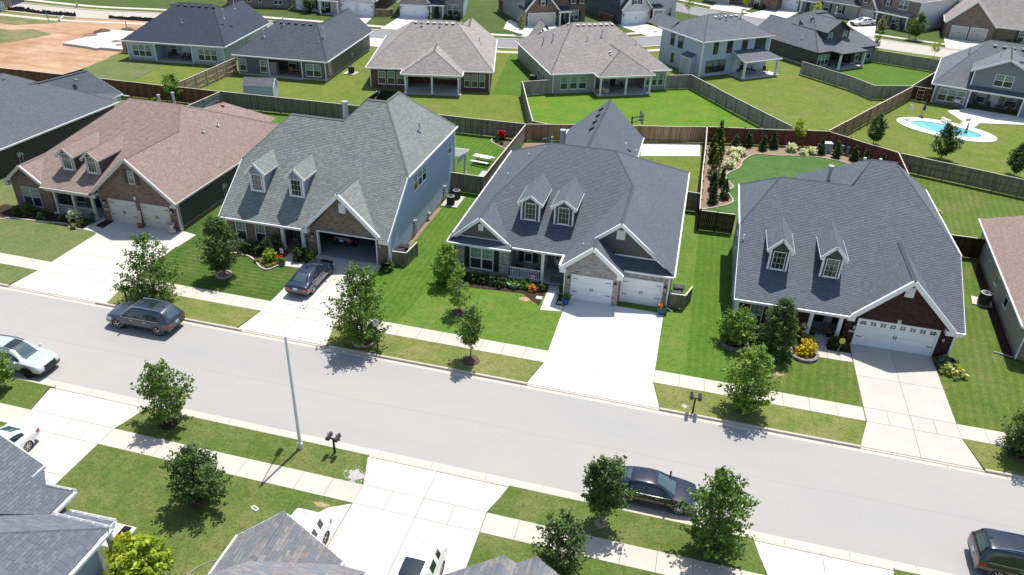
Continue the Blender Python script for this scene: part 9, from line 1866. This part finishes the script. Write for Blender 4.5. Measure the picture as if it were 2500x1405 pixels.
    # building lot: silt fence, stakes, pipe, wrapped frame, hydrant
    def silt(pts, label):
        t = thing('silt_fence', label, 'silt fence', (*pts[0], 0)); b = MB(); line = smooth_line(pts, 5)
        for p, q in zip(line[:-1], line[1:]):
            h0, h1 = .6+random.uniform(-.2, .15), .6+random.uniform(-.2, .15); z = (pts[0][0], pts[0][1]); b.mesh([(p[0]-z[0], p[1]-z[1]-.02, 0), (q[0]-z[0], q[1]-z[1]-.02, 0), (q[0]-z[0], q[1]-z[1]+.1, h1), (p[0]-z[0], p[1]-z[1]+.1, h0), (p[0]-z[0], p[1]-z[1]+.05, 0), (q[0]-z[0], q[1]-z[1]+.05, 0)], [(0, 1, 2, 3), (5, 4, 3, 2)])
        b.build('fabric', M_SILT, t)
        for p in line[::4]: b = MB(); b.box(p[0]-pts[0][0]-.02, p[1]-pts[0][1]+.12, 0, p[0]-pts[0][0]+.02, p[1]-pts[0][1]+.16, .8); b.build('stake', WD['cedar'][0], t)
    M_SILT = plain('silt_fabric', (.012, .014, .018), .6)
    silt([(-115, 111.7), (-112, 112.2), (-109, 111.6), (-106.5, 111.6), (-104, 112.0), (-102, 112.2)], 'sagging black silt fence left along the bare lot and street'); silt([(-96.3, 112.9), (-93, 113.2), (-89, 113.8), (-86, 114)], 'sagging black silt fence right along the bare lot and street')
    b = MB(); b.cyl((-102.0, 108.4, .15), (-103.4, 111.0, .15), .16, .16, 12); t = thing('drain_pipe', 'pale green plastic pipe lying on the bare lot', 'pipe', (0, 0, 0)); b.build('pipe', plain('pipe_green', (.40, .48, .42), .5), t)
    for i, (x, y) in enumerate(((-102.5, 106.8), (-87.5, 106.1))): t = thing('marker_post', ('teal marker post on the rough grass of the bare lot', 'teal marker post with white foot behind the slab')[i], 'post', (x, y, 0), 0, 'teal marker posts'); b = MB(); b.bar((0, 0, .3 if i else 0), (-.12, 0, 1.6), .14, .05, 0, (0, 1, 0)); b.build('post', plain('marker_teal_%s' % 'ab'[i], (.03, .27, .22), .5), t); b = MB(); b.cyl((0, 0, 0), (0, 0, .5), .05, .05, 8); b.build('foot', M_WHITEP, t)
    t = thing('wrapped_building', 'dark blue sheeted house frame in the top left corner', 'building', (-116.5, 111.5, 0), rad(12)); b = MB(); b.box(-9, 0, 0, .2, 7, 5.5); b.build('sheeting', plain('sheet_blue', (.035, .055, .10), .4, noise=.3, nscale=1.0), t)
    for i in range(7): b = MB(); b.bar((.25+i*.33, .1, 0), (.25+i*.33, .1, 5.4), .08, .1); b.build('stud', WD['cedar'][0], t)
    for z in (.1, 2.6, 5.3): b = MB(); b.bar((.2, .1, z), (2.4, .1, z), .09, .1); b.build('rail', WD['cedar'][0], t)
    t = thing('transformer_box', 'pale green transformer box beside the sheeted house frame', 'utility box', (-115.9, 110.9, 0), rad(12)); b = MB(); b.box(-.8, -.5, 0, .8, .5, 1.35); b.build('cabinet', M_UTILG, t); b = MB(); b.box(-.84, -.54, 1.35, .84, .54, 1.45); b.build('lid', M_UTIL, t)
    t = thing('fire_hydrant', 'yellow fire hydrant on the verge across the street from the bare lot', 'hydrant', (-106.8, 118.3, 0)); b = MB(); b.lathe([(.2, 0), (.2, .06), (.13, .08), (.13, .55), (.17, .58), (.15, .7), (.05, .78)], (0, 0, 0), 12); b.build('barrel', plain('hydrant_yellow', (.50, .42, .06), .5), t); b = MB(); b.cyl((-.25, 0, .45), (.25, 0, .45), .065, .065, 10); b.build('nozzles', MATS['hydrant_yellow'], t)
    t = thing('garden_bench', 'low grey bench by the brown board fence', 'bench', (-66.2, 77.3, 0), rad(3)); b = MB(); b.box(-.7, -.2, .38, .7, .2, .44); b.build('seat', WD['silver'][0], t)
    for x in (-.55, .55): b = MB(); b.box(x-.05, -.18, 0, x+.05, .18, .38); b.build('leg', WD['silver'][1], t)
    t = thing('cleanout_pipe', 'white cleanout pipe in the yard behind the brown fence', 'pipe', (-70.1, 85.3, 0)); b = MB(); b.cyl((0, 0, 0), (0, 0, .75), .05, .05, 8); b.build('pipe', M_WHITEP, t)
    pad([(-73.0, 79.6), (-70.5, 79.6), (-70.4, 80.8), (-72.9, 80.8)], M_PATIO, .08, 'concrete_pad'); t = thing('ladder_trellis', 'pale wooden trellis leaning on the dark gate by the pool house', 'trellis', (28.9, 112.0, 0), rad(-15)); b = MB()
    for x in (-.3, .5): b.bar((x, -.05, 0), (x, .05, 1.9), .05, .05)
    for z in (.5, 1.0, 1.5): b.bar((-.3, 0, z), (.5, 0, z), .05, .05)
    b.build('slats', WD['tan'][0], t)
M_NAVYC = plain('canopy_navy', (.02, .04, .13), .8)
def pool_water():
    m, t, b = new_mat('pool_water'); tc = nd(t, 'ShaderNodeTexCoord'); n = noise_node(t, tc.outputs['Object'], 1.4, 3, .5); w_ = nd(t, 'ShaderNodeTexVoronoi'); w_.feature = 'DISTANCE_TO_EDGE'; w_.inputs['Scale'].default_value = 1.6; t.links.new(tc.outputs['Object'], w_.inputs['Vector'])
    c = mix(t, ramp(t, n, [(.35, 0.0), (.65, 1.0)]), (.10, .42, .66), (.22, .56, .74)); t.links.new(c, b.inputs['Base Color']); b.inputs['Roughness'].default_value = .06; bump(t, b, n, .03, .3); return m
yard_things()
def far_drives():
    for poly, m in (([(-57.4, 132.2), (-62.9, 131.2), (-61.6, 123.2), (-55.8, 123.6)], M_DRIVE_NEW), ([(-53.0, 133.4), (-48.0, 134.6), (-46.0, 124.5), (-52.5, 123.4)], M_DRIVE_NEW), ([(-30.8, 134.9), (-25.8, 138.2), (-20.5, 130.0), (-27.5, 127.4), (-33.5, 131.8), (-34.5, 138.5), (-33.8, 138.8)], M_DRIVE_NEW), ([(-15.5, 143.0), (-11.4, 146.5), (-4.5, 139.5), (-9.2, 135.8)], M_DRIVE_NEW), ([(12.8, 172.3), (17.5, 170.0), (13.5, 158.5), (6.5, 161.8)], M_DRIVE_NEW), ([(27.0, 167.2), (31.0, 163.0), (29.0, 151.5), (23.5, 153.5)], M_DRIVE), ([(41.5, 156.7), (49.2, 155.1), (48.0, 146.0), (40.0, 148.0)], M_DRIVE), ([(-51.5, 112), (-47.2, 112), (-46.8, 117), (-52, 117)], M_DRIVE_NEW), ([(0, 165.5), (6, 163), (10, 174), (2, 176)], M_DRIVE)): pad(poly, m, .06, 'driveway')
far_drives()
def letters_to_mesh():
    dg = bpy.context.evaluated_depsgraph_get()
    for o in [o for o in bpy.data.objects if o.type == 'FONT']:
        me = bpy.data.meshes.new_from_object(o.evaluated_get(dg)); n = bpy.data.objects.new('word', me); COL.objects.link(n); n.parent = o.parent; n.matrix_local = o.matrix_local.copy(); nm = o.name.split('.')[0]; bpy.data.objects.remove(o); n.name = nm
letters_to_mesh()
